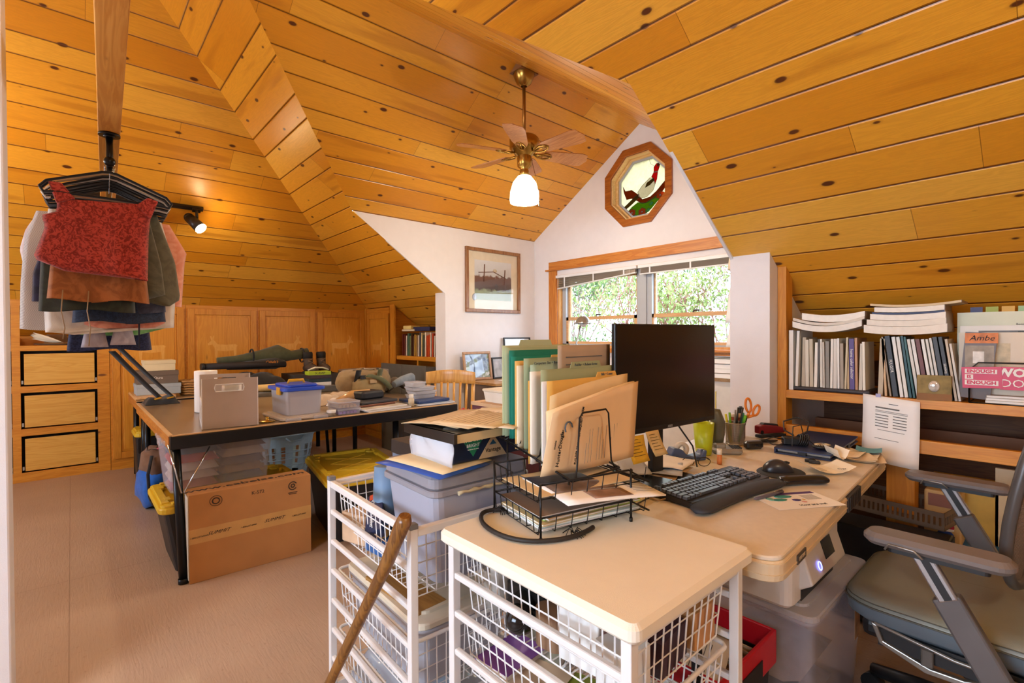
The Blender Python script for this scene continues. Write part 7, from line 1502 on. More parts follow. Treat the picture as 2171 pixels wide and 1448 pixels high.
for z0, z1 in ((0, 0.02), (0.055, 0.075)):
    for a in ((-0.20, -0.12, 0.20, -0.116), (-0.20, 0.116, 0.20, 0.12), (-0.20, -0.12, -0.196, 0.12), (0.196, -0.12, 0.20, 0.12)): s_.bb((a[0], a[1], z0), (a[2], a[3], z1))
for i in range(n):
    xx = -0.195+0.39*i/(n-1)
    for y in (-0.12, 0.116): s_.bb((xx-0.005, y, 0.02), (xx+0.005, y+0.004, 0.055))
for i in range(12):
    y = -0.115+0.23*i/11
    for xx in (-0.20, 0.196): s_.bb((xx, y-0.004, 0.02), (xx+0.004, y+0.004, 0.055))
s_.bb((-0.2, -0.12, 0), (0.2, 0.12, 0.004)); s_.build('slotted_wall', M('taupe plastic', '#6e5a46', 0.5), tn)
# ---------------- office chair, faces -X
ch = thing('office_chair', 'grey-green leather office chair with padded arms and mesh back', 'office chair', (-0.20, 2.02, 0.0))
lth = M('grey green leather', '#7d8074', 0.38, var=0.04, bmp=0.0004, bscale=350); lths = M('slate leather side', '#66747e', 0.4, var=0.03); gm = M('grey arm pad', '#6f6764', 0.35); fr_m = M('pewter frame', '#8d8880', 0.28, 0.6)
def seatlayer(z, k, ins):
    P_ = []
    for sx, sy, n_ in ((1, 1, 5), (-1, 1, 5), (-1, -1, 5), (1, -1, 5)):
        r = 0.07 if sx > 0 else 0.13; q = {(1, 1): 0, (-1, 1): 1, (-1, -1): 2, (1, -1): 3}[(sx, sy)]
        for i in range(n_+1):
            a = PI/2*q+PI/2*i/n_; x = sx*(0.30-r)+r*math.cos(a); y = sy*(0.265-r*0.8)+r*0.8*math.sin(a)
            P_.append((0.03+x*k-ins*0.0, y*k, z-0.02*max(0, -(x+0.12))*2.2))
    return P_
s_ = MB(); Ls = [seatlayer(0.385, 0.90, 0), seatlayer(0.405, 0.985, 0), seatlayer(0.44, 1.0, 0)]; n = len(Ls[0]); V = sum(Ls, [])
s_.add(V, [tuple(reversed(range(n)))]+[(l*n+i, l*n+(i+1) % n, (l+1)*n+(i+1) % n, (l+1)*n+i) for l in range(2) for i in range(n)], True); s_.build('seat_side', lths, ch)
s_ = MB(); Ls = [seatlayer(0.44, 1.002, 0), seatlayer(0.458, 0.985, 0), seatlayer(0.470, 0.93, 0), seatlayer(0.474, 0.75, 0), seatlayer(0.470, 0.3, 0)]; V = sum(Ls, [])
s_.add(V, [(l*n+i, l*n+(i+1) % n, (l+1)*n+(i+1) % n, (l+1)*n+i) for l in range(4) for i in range(n)]+[tuple(range(4*n, 5*n))], True); s_.build('seat_cushion', lth, ch)
s_ = MB(); s_.tube(seatlayer(0.443, 1.006, 0), 0.003, 5, closed=True); s_.tube(seatlayer(0.456, 0.995, 0), 0.0015, 5, closed=True); s_.build('seat_piping', M('stitching', '#54564e', 0.6), ch)
s_ = MB(); s_.prism([(-0.17, 0.395), (-0.155, 0.355), (-0.05, 0.325), (0.02, 0.328), (0.10, 0.352), (0.20, 0.35), (0.24, 0.37), (0.24, 0.355), (0.20, 0.33), (0.10, 0.335), (0.02, 0.312), (-0.06, 0.308), (-0.165, 0.345), (-0.185, 0.40)], -0.262, -0.245, 'XZ'); s_.tube([(-0.178, -0.256, 0.398), (0.0, -0.256, 0.370), (0.22, -0.256, 0.368)], 0.006, 6); s_.build('side_rail', fr_m, ch, bev=0.003)
MB().bb((-0.17, -0.25, 0.335), (0.2, -0.235, 0.385)).build('rail_backing', blkpl, ch); MB().rbox((-0.055, -0.264, 0.355), (0.028, 0.014, 0.045), 0.005, 3).build('adjust_lever', M('grey lever', '#5a5650', 0.4), ch)
MB().bb((-0.22, -0.22, 0.33), (0.28, 0.22, 0.39)).build('seat_pan', blkpl, ch, bev=0.02)
s_ = MB(); s_.cyl((0.04, 0, 0.10), (0.04, 0, 0.34), 0.034, n=18); s_.cyl((0.04, 0, 0.22), (0.04, 0, 0.34), 0.055, 0.075, n=18); s_.build('gas_column', M('grey column', '#4c4a48', 0.4), ch)
for k in range(5):
    a = 2*PI*k/5+2.9; dx, dy = math.cos(a), math.sin(a)
    lg = MB().tube([(0.04, 0, 0.115), (0.04+0.16*dx, 0.16*dy, 0.10), (0.04+0.30*dx, 0.30*dy, 0.075)], [0.035, 0.026, 0.020], 10).build('leg', M('black base', '#18181a', 0.4), ch)
    s_ = MB(); s_.cyl((0.04+0.30*dx-0.02*dy, 0.30*dy+0.02*dx, 0.030), (0.04+0.30*dx+0.02*dy, 0.30*dy-0.02*dx, 0.030), 0.030, n=16); s_.build('caster', blkpl, lg)
for sy, y, nm_, ax in ((-1, -0.375, 'near', -0.02), (1, 0.43, 'far', -0.07)):
    s_ = MB(); s_.rbox((-0.005+ax, y, 0.700), (0.30, 0.088, 0.032), 0.04, 6, zr=0.011); ap = s_.build('arm_pad', gm, ch)
    s_ = MB(); s_.rbox((ax, y, 0.678), (0.20, 0.05, 0.014), 0.01, 3); s_.build('pad_plate', blkpl, ch)
    s_ = MB(); s_.tube([(ax-0.10, y-0.046, 0.682), (ax-0.092, y-0.047, 0.698), (ax-0.04, y-0.047, 0.696), (ax-0.022, y-0.046, 0.680)], 0.003, 6); s_.build('release_lever', fr_m, ch)
    R = Euler((0, -0.50, 0)).to_matrix()
    up = MB().box((-0.005+ax, y, 0.63), (0.042, 0.022, 0.12), R).build('arm_upright', M('silver upright', '#a9a7a8', 0.25, 0.7), ch, bev=0.004); MB().box((-0.003+ax, y-0.0115, 0.63), (0.016, 0.003, 0.11), R).build('groove', blkpl, up)
    MB().box((0.085+ax, y*0.97, 0.455), (0.062, 0.034, 0.29), R).build('arm_post', M('grey arm post', '#5f5c5c', 0.35, 0.2), ch, bev=0.006)
    MB().tube([(0.15, y*0.95, 0.335), (0.14, y*0.6, 0.325), (0.10, 0.0, 0.32)], 0.024, 8, flat=0.6).build('arm_bracket', blkpl, ch)
mesh2, nt, b = base('chair mesh', 0.6); b.inputs['Base Color'].default_value = (*lin('#7a6c62'), 1)
tc = N(nt, 'ShaderNodeTexCoord'); sp = N(nt, 'ShaderNodeSeparateXYZ'); L(nt, tc.outputs['Object'], sp.inputs[0])
q1 = math_node(nt, 'SINE', math_node(nt, 'MULTIPLY', sp.outputs[1], 1500)); q2 = math_node(nt, 'SINE', math_node(nt, 'MULTIPLY', sp.outputs[2], 1500))
L(nt, math_node(nt, 'ADD', math_node(nt, 'MULTIPLY', math_node(nt, 'GREATER_THAN', math_node(nt, 'MAXIMUM', q1, q2), 0.2), 0.5), 0.45), b.inputs['Alpha'])
def bkp(u, v):
    a = 2*PI*u; return (0.0, 0.0, 0.0)
def backpt(yy, zz): return (0.125+0.16*(zz-0.62)+0.03*(zz-0.62)**2-0.07*(1-(yy/0.24)**2)*0.0+0.05*(yy/0.24)**2*-1, yy, zz)
ring = [backpt(0.235*math.copysign(abs(math.cos(2*PI*i/32))**0.75, math.cos(2*PI*i/32)), 0.84+0.29*math.copysign(abs(math.sin(2*PI*i/32))**0.8, math.sin(2*PI*i/32))) for i in range(32)]
s_ = MB(); s_.tube(ring, 0.014, 8, closed=True); s_.build('back_frame', M('dark grey frame', '#4a4644', 0.35), ch)
def mfn(u, v):
    zz = 0.56+0.56*v; k_ = max(0.0, 1-abs((zz-0.84)/0.29)**2.2)**0.42; return backpt((2*u-1)*0.232*k_, zz)
MB().grid(mfn, 14, 18).build('back_mesh', mesh2, ch)
MB().tube([(0.12, 0, 0.33), (0.17, 0, 0.36), (0.18, 0, 0.50), (0.175, 0, 0.74)], 0.018, 8, flat=1.6).build('back_support', blkpl, ch)
# ================================================================ DORMER ALCOVE AND LITTLE BOOKSHELF
m_oak = wood('oak desk', '#9c7444', '#c0925a', 'Y', 0.4)
wd_ = thing('writing_desk', 'plain brown desk along the left dormer wall under the framed print', 'desk', (-4.03, 2.92, 0))
MB().bb((0, 0, 0.785), (0.52, 1.0, 0.81)).build('desk_top', m_oak, wd_, bev=0.003); MB().bb((0.02, 0.02, 0.0), (0.04, 0.98, 0.785)).build('back_panel', M('taupe panel', '#6b5a50', 0.6), wd_); MB().bb((0.04, 0.96, 0.0), (0.50, 0.98, 0.785)).build('end_panel', M('taupe panel', None), wd_); MB().bb((0.04, 0.02, 0.0), (0.50, 0.04, 0.785)).build('end_panel', M('taupe panel', None), wd_)
MB().bb((0.46, 0.04, 0.65), (0.48, 0.96, 0.785)).build('apron', M('taupe panel', None), wd_)
def frame_(nm, label, cat, loc, rz, w_, h_, fw, fm, mat_w, art, tilt=0.0, depth=0.02):
    """picture facing local +X, leaning back by tilt"""
    t = thing(nm, label, cat, loc, rz); t.rotation_euler = (0, -tilt, rz)
    s_ = MB()
    for a in ((-w_/2, 0, w_/2, fw), (-w_/2, h_-fw, w_/2, h_), (-w_/2, fw, -w_/2+fw, h_-fw), (w_/2-fw, fw, w_/2, h_-fw)): s_.bb((0, a[0], a[1]), (depth, a[2], a[3]))
    s_.build('frame', fm, t, bev=0.004)
    MB().bb((0.002, -w_/2+fw, fw), (0.006, w_/2-fw, h_-fw)).build('mat_board' if mat_w else 'picture', M('cream mat', '#e2d6bd', 0.8) if mat_w else art, t)
    if mat_w: MB().bb((0.006, -w_/2+fw+mat_w, fw+mat_w*1.1), (0.0065, w_/2-fw-mat_w, h_-fw-mat_w)).build('picture', art, t)
    MB().bb((0.009, -w_/2+fw, fw), (0.0105, w_/2-fw, h_-fw)).build('glazing', m_glass, t); return t
pm, nt, b = base('field print', 0.5); tc = N(nt, 'ShaderNodeTexCoord'); sp = N(nt, 'ShaderNodeSeparateXYZ'); L(nt, tc.outputs['Object'], sp.inputs[0])
no = N(nt, 'ShaderNodeTexNoise'); no.inputs['Scale'].default_value = 22; no.inputs['Detail'].default_value = 6; L(nt, tc.outputs['Object'], no.inputs[0])
f_ = math_node(nt, 'ADD', sp.outputs[2], math_node(nt, 'MULTIPLY', no.outputs[0], 0.10))
L(nt, ramp(nt, f_, [(0.13, lin('#a9b896')), (0.27, lin('#8f9a78')), (0.30, lin('#4c3a34')), (0.42, lin('#6d4a3c')), (0.44, lin('#c4c6c8')), (0.62, lin('#dfe0e2'))]), b.inputs['Base Color'])
pf = frame_('framed_print', 'large framed print of a dog by a country fence on the dormer side wall', 'picture', (-4.043, 3.335, 1.497), 0, 0.74, 0.660, 0.035, wood('walnut frame', '#7d5230', '#a8774a', 'Z', 0.35), 0.085, pm, depth=0.028)
s_ = MB(); s_.tube([(0.0072, -0.13, 0.32), (0.0072, -0.12, 0.50)], 0.006, 6); s_.tube([(0.0072, 0.15, 0.30), (0.0072, 0.16, 0.46)], 0.006, 6); s_.tube([(0.0072, -0.2, 0.41), (0.0072, 0.0, 0.43), (0.0072, 0.17, 0.37)], 0.005, 5); s_.build('painted_fence', M('fence paint', '#6a4636', 0.7), pf)
MB().ball((0.0072, 0.02, 0.44), 1, 10, 6, (0.001, 0.03, 0.02)).build('painted_bird', M('bird paint', '#c9bca0', 0.7), pf)
MB().ball((0.0075, 0.04, 0.27), 1, 10, 6, (0.001, 0.025, 0.035)).build('painted_dog', M('dog paint', '#4a4444', 0.7), pf)
MB().ball((0.0072, -0.255, 0.155), 1, 14, 6, (0.001, 0.028, 0.036)).build('seal', M('pewter seal', '#8a8684', 0.3, 0.6), pf)
ph1, nt, b = base('landscape photo', 0.3); tc = N(nt, 'ShaderNodeTexCoord'); no = N(nt, 'ShaderNodeTexNoise'); no.inputs['Scale'].default_value = 12; no.inputs['Detail'].default_value = 5; L(nt, tc.outputs['Object'], no.inputs[0])
L(nt, ramp(nt, no.outputs[0], [(0.35, lin('#3f5d86')), (0.5, lin('#9db2c8')), (0.6, lin('#7d926e')), (0.7, lin('#dfe6ea'))]), b.inputs['Base Color'])
frame_('photo_frame', 'wood-framed blue landscape photo leaning on the brown desk', 'photo frame', (-3.93, 3.045, 0.811), -0.06, 0.335, 0.285, 0.024, wood('light frame', '#9b7350', '#bd9468', 'Z', 0.35), 0, ph1, 0.16)
frame_('photo_frame', 'black-framed photo standing right of the wood-framed one', 'photo frame', (-3.93, 3.31, 0.811), 0.05, 0.17, 0.22, 0.016, blkpl, 0, M('pale photo', '#b9bcc0', 0.25, var=0.3, scale=15), 0.14)
frame_('photo_frame', 'narrow black frame high against the corner behind the folders', 'photo frame', (-3.97, 3.63, 0.811), -0.1, 0.36, 0.425, 0.014, blkpl, 0, M('white photo mat', '#dcdde0', 0.3), 0.10)
for i, (x, y, a) in enumerate(((-3.68, 3.30, 0.3), (-3.64, 3.42, -0.2))): flat('paper_sheet', 'paper', ('left' if i == 0 else 'right')+' loose white paper on the brown desk before the photo frames', x, y, a, 0.21, 0.26, 0.811+0.003*i, paper)
# wooden chair
wc = thing('wooden_chair', 'honey oak slat-back chair beyond the right end of the work table', 'chair', (-3.50, 2.38, 0), -0.86)
ok = wood('honey oak', '#b98238', '#dba95c', 'Z', 0.28)
# local: back plane at x=0 facing +x, width along y
hw = 0.20
s_ = MB(); s_.sheet(lambda u, v: (0.02-0.05*math.cos(PI*(u-0.5))-0.10, -hw-0.015+(2*hw+0.03)*u, 0.84+(0.10+0.018*math.sin(PI*u))*v), 12, 3, 0.02); s_.build('crest_rail', ok, wc, bev=0.004)
for i in range(6): y = -0.135+0.054*i; MB().tube([(-0.115-0.0*i, y*1.05, 0.85), (-0.10, y, 0.62), (-0.05, y*0.9, 0.45)], 0.011, 6, flat=0.6).build('slat', ok, wc)
for sy in (-1, 1):
    MB().tube([(-0.115, sy*hw, 0.88), (-0.09, sy*hw*0.97, 0.62), (-0.05, sy*0.18, 0.44), (-0.07, sy*0.19, 0.0)], 0.017, 8).build('leg', ok, wc); MB().tube([(0.33, sy*0.18, 0.43), (0.35, sy*0.19, 0.0)], 0.017, 8).build('leg', ok, wc)
s_ = MB(); s_.rbox((0.14, 0, 0.44), (0.44, 0.42, 0.028), 0.05, 4, zr=0.008); s_.build('seat', ok, wc)
for sy in (-1, 1): MB().cyl((-0.06, sy*0.185, 0.2), (0.34, sy*0.185, 0.2), 0.010).build('stretcher', ok, wc)
# dark grey fabric cabinet panels
dg = thing('folding_screen', 'dark grey two-panel cabinet standing before the small bookshelf', 'cabinet', (-4.66, 2.60, 0))
for a, b_ in ((-0.48, -0.02), (-0.015, 0.42)): MB().bb((a, 0.0, 0.0), (b_, 0.03, 0.955)).build('panel', M('dark grey fabric', '#5a5650', 0.8), dg, bev=0.003)
MB().bb((-0.48, 0.03, 0.0), (0.42, 0.18, 0.94)).build('cabinet_body', M('dark grey body', '#45413c', 0.8), dg)
# small bookshelf with books
sh = thing('bookshelf', 'small pine bookshelf niche with a single visible shelf of books', 'bookshelf', (-4.80, 2.84, 0))
MB().bb((-0.42, 0.0, 0.985), (0.575, 0.45, 1.03)).build('shelf', m_pineX, sh, bev=0.002); MB().bb((0.0, 0.02, 0.0), (0.03, 0.05, 0.984)).build('support', m_pineZ, sh)
bc_ = [('#5a1f1a', 0.03), ('#6b2a22', 0.028), ('#e8e2d6', 0.02), ('#3f6b5a', 0.035), ('#8a9a6a', 0.02), ('#4a2c20', 0.022), ('#6a4a38', 0.018), ('#c7a24a', 0.025), ('#b58a4a', 0.02), ('#d9cfc0', 0.022), ('#5a5a6a', 0.02), ('#d8c48a', 0.02), ('#3a4a3a', 0.026), ('#efe6d0', 0.02), ('#c8481e', 0.024), ('#d9582c', 0.022), ('#e8ddca', 0.02), ('#b8401e', 0.026), ('#dcd4c4', 0.02), ('#5d6468', 0.03), ('#e6e0d4', 0.016)]
nmz = ['dark red', 'maroon', 'white', 'green', 'sage', 'dark brown', 'brown', 'mustard', 'ochre', 'pale grey', 'slate', 'straw', 'dark green', 'ivory', 'orange-red', 'orange', 'cream', 'brick red', 'light', 'grey', 'off-white']
x = -5.165
for i, (c_, th) in enumerate(bc_):
    h_ = rb.uniform(0.22, 0.27); x += th/2
    if x > -4.31: break
    upright(nmz[i]+' book, '+(sfx+['twentieth', 'twenty-first'])[i]+' from the left on the small shelf', x, 2.88, 1.031, th, h_, 0.16, c_, 0.03, nm='book', grp='books on the small pine shelf', cat='book'); x += th/2+0.0145
sl = 'stack on top of the small shelf books'
for i, (x, z, d, c_, lb_s) in enumerate(((-5.05, 1.312, (0.28, 0.16, 0.022), '#e2d6b8', 'cream pamphlet pile lying left on the small shelf books'), (-4.80, 1.312, (0.30, 0.12, 0.045), '#232a56', 'navy pouch lying on the small shelf books'), (-5.10, 1.336, (0.14, 0.14, 0.04), '#ecd98a', 'pale yellow pad on top of the pamphlets'))):
    simple('pamphlet_pile' if i != 1 else 'pouch', 'papers' if i != 1 else 'pouch', lb_s, MB().rbox((0, 0, d[2]/2), d, 0.01, 3, zr=0.004), M('tp %d' % i, c_, 0.7), (x, 2.97, z), 0.1*i)
# cabinet/counter under the window with lamp and clutter
cw = thing('window_counter', 'white counter unit beneath the dormer window', 'counter', (-2.45, 3.58, 0)); MB().bb((-0.85, -0.24, 0.0), (1.12, 0.34, 0.93)).build('body', M('white unit', '#d8d2c8', 0.6), cw); MB().bb((-0.87, -0.26, 0.93), (1.13, 0.34, 0.955)).build('counter_top', m_oak, cw)
lp = thing('desk_lamp', 'brushed steel desk lamp with round cap shade before the left sash', 'lamp', (-3.02, 3.55, 0.956)); stl = M('brushed steel', '#a3a19c', 0.28, 0.85)
s_ = MB(); s_.lathe([(0, 0), (0.08, 0), (0.08, 0.015), (0, 0.022)], n=24); s_.build('lamp_base', stl, lp); MB().tube([(0, 0, 0.02), (0.01, 0, 0.12), (-0.05, -0.01, 0.22), (0.015, -0.02, 0.40)], 0.008, 8).build('lamp_arm', stl, lp)
s_ = MB(); s_.lathe([(0.0, 0.055), (0.03, 0.052), (0.055, 0.03), (0.066, 0.0), (0.082, -0.018), (0.080, -0.018), (0.062, -0.002), (0.05, 0.025), (0, 0.045)], (0.05, -0.03, 0.42), 24); s_.build('lamp_shade', stl, lp); MB().ball((0.05, -0.03, 0.405), 0.032).build('bulb', M('frosted bulb', '#d8d4d0', 0.4), lp)
for i, (c_, z, lb_s) in enumerate((('#d9cfc0', 0.956, 'cream paper stack low on the counter right of the monitor'), ('#b8a890', 0.99, 'tan paper stack second up on the counter right of the monitor'), ('#e6e4de', 1.02, 'white paper stack third up on the counter right of the monitor'), ('#c9c2b4', 1.055, 'grey-edged papers on top of the counter pile'))):
    slab('paper_stack', lb_s, 'papers', (-1.62, 3.50, z+0.0005), (0.46, 0.40, 0.030), 0.05*(i % 3-1), M('ps %d' % i, c_, 0.8))
o = thing('desk_tray', 'black wire tray on the counter beyond the monitor', 'tray', (-1.45, 3.25, 0.80)); o.location = (-1.58, 3.40, 1.09)
MB().tube([(-0.16, -0.1, 0), (0.16, -0.1, 0), (0.16, 0.1, 0), (-0.16, 0.1, 0)], 0.003, 6, closed=True).tube([(-0.16, -0.1, 0.03), (0.16, -0.1, 0.03), (0.16, 0.1, 0.03), (-0.16, 0.1, 0.03)], 0.003, 6, closed=True).build('wire_frame', wire, o)
# papers clinging to the corner of the right cheek
for i, (z, w_, h_, lb_s) in enumerate(((1.72, 0.10, 0.18, 'cream paper curling off the wallboard edge above the window'), (1.42, 0.05, 0.20, 'white paper strip hanging beside the right sash, upper one'), (1.25, 0.06, 0.14, 'white paper strip hanging beside the right sash, lower one'))):
    t = thing('paper_sheet', lb_s, 'paper', (XR-0.004, 2.80, z)); MB().sheet(lambda u, v: (-0.05*math.sin(PI*u)-0.05*u*(1-v), 0.02+w_*u, -h_/2+h_*v), 6, 6, 0.001).build('sheet', M('curl paper', '#e6d3b4', 0.8) if i == 0 else paper, t)
# white box on maroon crate and red tools beyond the table
mc = thing('maroon_box', 'maroon storage box behind the folders', 'box', (-2.27, 1.98, 0.0)); MB().bb((-0.17, -0.14, 0), (0.17, 0.14, 0.83)).build('box_body', M('maroon card', '#5a2a34', 0.6), mc, bev=0.003); MB().bb((-0.175, -0.145, 0.83), (0.175, 0.145, 0.85)).build('lid', M('tan lid', '#c7a27a', 0.6), mc)
wb_ = thing('lidded_tub', 'white lidded tub on the maroon box', 'tub', (-2.27, 1.98, 0.851)); s_ = MB(); openbox(s_, 0.24, 0.20, 0.065, 0.002, 0.92, 0.02); s_.build('tub_body', M('white tub', '#dcd4c6', 0.4), wb_); MB().rbox((0, 0, 0.070), (0.25, 0.21, 0.014), 0.02, 4, zr=0.003).build('lid', M('cream lid', None), wb_)
st_ = thing('side_stand', 'low white-topped stand past the end of the work table', 'stand', (-2.72, 2.06, 0)); MB().bb((-0.22, -0.18, 0.66), (0.22, 0.18, 0.69)).build('stand_top', M('white unit', None), st_)
for sx in (-1, 1):
    for sy in (-1, 1): MB().cyl((sx*0.19, sy*0.15, 0), (sx*0.19, sy*0.15, 0.66), 0.012).build('leg', white_pl, st_)
s_ = MB(); r_ = random.Random(5)
for k in range(5): s_.tube([(-0.06+0.03*k, -0.03, 0.012), (-0.05+0.03*k, 0.0, 0.05+0.01*(k % 2)), (-0.02+0.03*k, 0.03, 0.03), (0.0+0.03*k, 0.0, 0.012)], 0.011, 6, flat=0.6)
o = s_.build('clamp', M('red tool plastic', '#c23438', 0.35), None, (-2.76, 2.02, 0.691)); tag(o, 'red clamp tool lying at the end of the work table', 'tool')
# hats in the upper cubbies
ht = thing('felt_hat', 'brown felt hat with white feather in the right cubby above the drawers', 'hat', (-6.16, -0.10, 1.19)); s_ = MB(); s_.lathe([(0.15, 0.016), (0.155, 0.006), (0.11, 0.0), (0.085, 0.006), (0.080, 0.06), (0.065, 0.095), (0.02, 0.088), (0, 0.085)], n=24); o = s_.build('felt', cloth('brown felt', '#6b4a28'), ht); s_ = MB(); s_.tube([(0.083*math.cos(a*PI/10), 0.083*math.sin(a*PI/10), 0.018) for a in range(20)], 0.006, 5, closed=True); s_.build('hat_band', M('tan band', '#a8763c', 0.6), ht)
s_ = MB()
for k in range(9): s_.sheet(lambda u, v: (0.115+0.004*k, -0.16+0.20*v+0.01*math.sin(k), 0.085-0.065*v+(u-0.5)*0.02*math.sin(PI*v)+0.007*(k-4)*(1-v)), 1, 6, 0.001)
s_.build('feather', M('white feather', '#e9dcc2', 0.9), ht)
ht2 = thing('cap', 'black cap in the cut-off left cubby', 'hat', (-6.16, -0.52, 1.19)); MB().lathe([(0.13, 0.01), (0.10, 0.0), (0.09, 0.02), (0.085, 0.07), (0.05, 0.105), (0, 0.11)], n=20).build('crown', blkpl, ht2)
# ================================================================ CEILING FAN, TRACK LIGHT, BEAM, HANGING CLOTHES
brass = M('antique brass', '#a8823c', 0.25, 0.9, var=0.08)
FX, FY = -2.652, 2.49
fan = thing('ceiling_fan', 'six-blade antique brass ceiling fan hanging from the dormer ridge with a lit white glass shade', 'ceiling fan', (FX, FY, 2.22))
fz = -2.22
MB().lathe([(0.0, 3.175+fz), (0.078, 3.172+fz), (0.080, 3.155+fz), (0.070, 3.13+fz), (0.055, 3.095+fz), (0.030, 3.075+fz), (0.022, 3.07+fz)], n=28).build('canopy', brass, fan)
s_ = MB(); s_.box((0, 0, 0.965), (0.13, 0.17, 0.05)); s_.build('mount_block', M('dark mount', '#8a5a30', 0.5), fan)
MB().cyl((0, 0, 2.71+fz), (0, 0, 3.09+fz), 0.0125, n=14).build('down_rod', M('brass rod', '#9c6a2a', 0.3, 0.7), fan)
MB().lathe([(0.016, 2.735+fz), (0.03, 2.71+fz), (0.095, 2.70+fz), (0.108, 2.685+fz), (0.108, 2.62+fz), (0.09, 2.60+fz), (0.06, 2.57+fz), (0.05, 2.56+fz)], n=32).build('motor_housing', brass, fan)
MB().lathe([(0.05, 2.57+fz), (0.054, 2.55+fz), (0.052, 2.49+fz), (0.03, 2.47+fz), (0.034, 2.455+fz), (0.036, 2.43+fz), (0.028, 2.42+fz)], n=28).build('switch_housing', brass, fan)
bw = wood('fan blade wood', '#a86a3a', '#c98c54', 'X', 0.3); 
for k in range(6):
    a = math.radians(k*60+8); R4 = Matrix.Rotation(a, 4, 'Z') @ Matrix.Translation((0, 0, 2.585+fz)) @ Matrix.Rotation(math.radians(-14), 4, 'X')
    s_ = MB(R4); ol_ = [(0.150, -0.042), (0.20, -0.058), (0.44, -0.078), (0.485, -0.068), (0.495, -0.035), (0.51, 0.0), (0.495, 0.035), (0.485, 0.068), (0.44, 0.078), (0.20, 0.058), (0.150, 0.042)]
    s_.prism(ol_, 0.0, 0.006); bl = s_.build('blade', bw, fan)
    s_ = MB(R4); s_.tube([(0.07, 0, 0.0), (0.11, 0.018, -0.010), (0.16, 0.034, -0.005), (0.20, 0.02, -0.003), (0.215, 0, -0.003), (0.20, -0.02, -0.003), (0.16, -0.034, -0.005), (0.11, -0.018, -0.010)], 0.006, 6, closed=True); s_.tube([(0.07, 0, 0), (0.215, 0, -0.004)], 0.007, 6, flat=0.6); s_.build('blade_iron', brass, bl)
shade_m = bpy.data.materials.new('white lit glass'); shade_m.use_nodes = True; nt = shade_m.node_tree; b = nt.nodes['Principled BSDF']; b.inputs['Base Color'].default_value = (0.95, 0.93, 0.9, 1); b.inputs['Emission Color'].default_value = (1, 0.9, 0.76, 1); b.inputs['Emission Strength'].default_value = 6.0; b.inputs['Roughness'].default_value = 0.2
no = N(nt, 'ShaderNodeTexNoise'); no.inputs['Scale'].default_value = 3
MB().lathe([(0.028, 2.425+fz), (0.05, 2.415+fz), (0.085, 2.37+fz), (0.105, 2.30+fz), (0.108, 2.245+fz), (0.105, 2.225+fz), (0.102, 2.225+fz), (0.104, 2.245+fz), (0.10, 2.30+fz), (0.08, 2.365+fz), (0.03, 2.41+fz)], n=36).build('glass_shade', shade_m, fan)
MB().ball((0, 0, 2.30+fz), 0.034, 14, 10).build('bulb', M('lit bulb', '#fff1d8', 0.5, emit=9.0), fan)
MB().tube([(0.055, 0.02, 2.53+fz), (0.10, 0.03, 2.36+fz), (0.118, 0.035, 2.22+fz)], 0.0016, 5).tube([(0.118, 0.035, 2.22+fz), (0.118, 0.035, 2.185+fz)], 0.005, 6).build('pull_chain', brass, fan)
light('fan_lamp', 'POINT', (FX, FY, 2.19), 42, (1.0, 0.86, 0.68), size=0.07)
# track light on the end slope
tl_ = thing('track_light', 'black ceiling track with one lit spotlight on the sloped boards behind the clothes', 'track light', (-4.90, 0.60, 2.34))
tk = M('black track', '#1d1712', 0.4); R = Euler((0, -math.atan(SL), 0)).to_matrix()
MB().box((0, -0.22, 0.0), (0.036, 0.94, 0.022), R).build('track', tk, tl_)
s_ = MB(); s_.cyl((0.02, 0.20, -0.015), (0.035, 0.20, -0.09), 0.011); s_.box((0.010, 0.20, -0.018), (0.03, 0.06, 0.022), R); s_.build('stem', tk, tl_)
d = Vector((0.45, 0.42, -0.55)).normalized(); c0 = Vector((0.04, 0.17, -0.12))
s_ = MB(); s_.cyl(c0-d*0.045, c0+d*0.09, 0.040, 0.047, n=22); s_.ball(tuple(c0-d*0.045), 0.040, 16, 10); s_.build('spot_head', M('spot black', '#2a2622', 0.35), tl_)
s_ = MB(); s_.cyl(c0+d*0.088, c0+d*0.098, 0.045, n=22); s_.build('lamp_lens', M('spot lens', '#fff0d0', 0.4, emit=30.0), tl_)
light('track_spot', 'SPOT', tuple(Vector((-4.90, 0.60, 2.34))+c0+d*0.11), 40, (1.0, 0.78, 0.48), size=0.04, aim=tuple(Vector((-4.90, 0.60, 2.34))+c0+d*2), spot=120)
light('track_glow', 'POINT', tuple(Vector((-4.90, 0.60, 2.34))+c0+d*0.14), 5, (1.0, 0.76, 0.45), size=0.03)
# beam, flange pipe and rod
bd = Vector((-1.294, 0.051, 0)).normalized(); BE = Vector((-2.645, 0.127, 2.093)); ba = math.atan2(bd.y, bd.x)
bmw = thing('collar_beam', 'long square pine beam running overhead from behind the viewer toward the hanging clothes', 'beam', (BE.x, BE.y, 2.093), ba)
MB().prism([(-5.80, 0.0), (2.49, 0.0), (2.38, 0.075), (2.30, 0.13), (-5.80, 0.13)], -0.036, 0.036, 'XZ').build('beam_timber', wood('pine beam', '#c17a2e', '#dd9d4c', 'X', 0.4, knot=0.4), bmw, bev=0.003)
gr = thing('garment_rod', 'black pipe garment rod screwed under the beam end', 'garment rod', (BE.x, BE.y, 2.092), ba)
bp_ = M('black iron pipe', '#17171b', 0.3, 0.6)
s_ = MB(); s_.cyl((-0.005, 0, -0.008), (-0.005, 0, 0), 0.037, n=24); s_.cyl((-0.005, 0, -0.014), (-0.005, 0, -0.006), 0.020, n=16); s_.build('flange', bp_, gr)
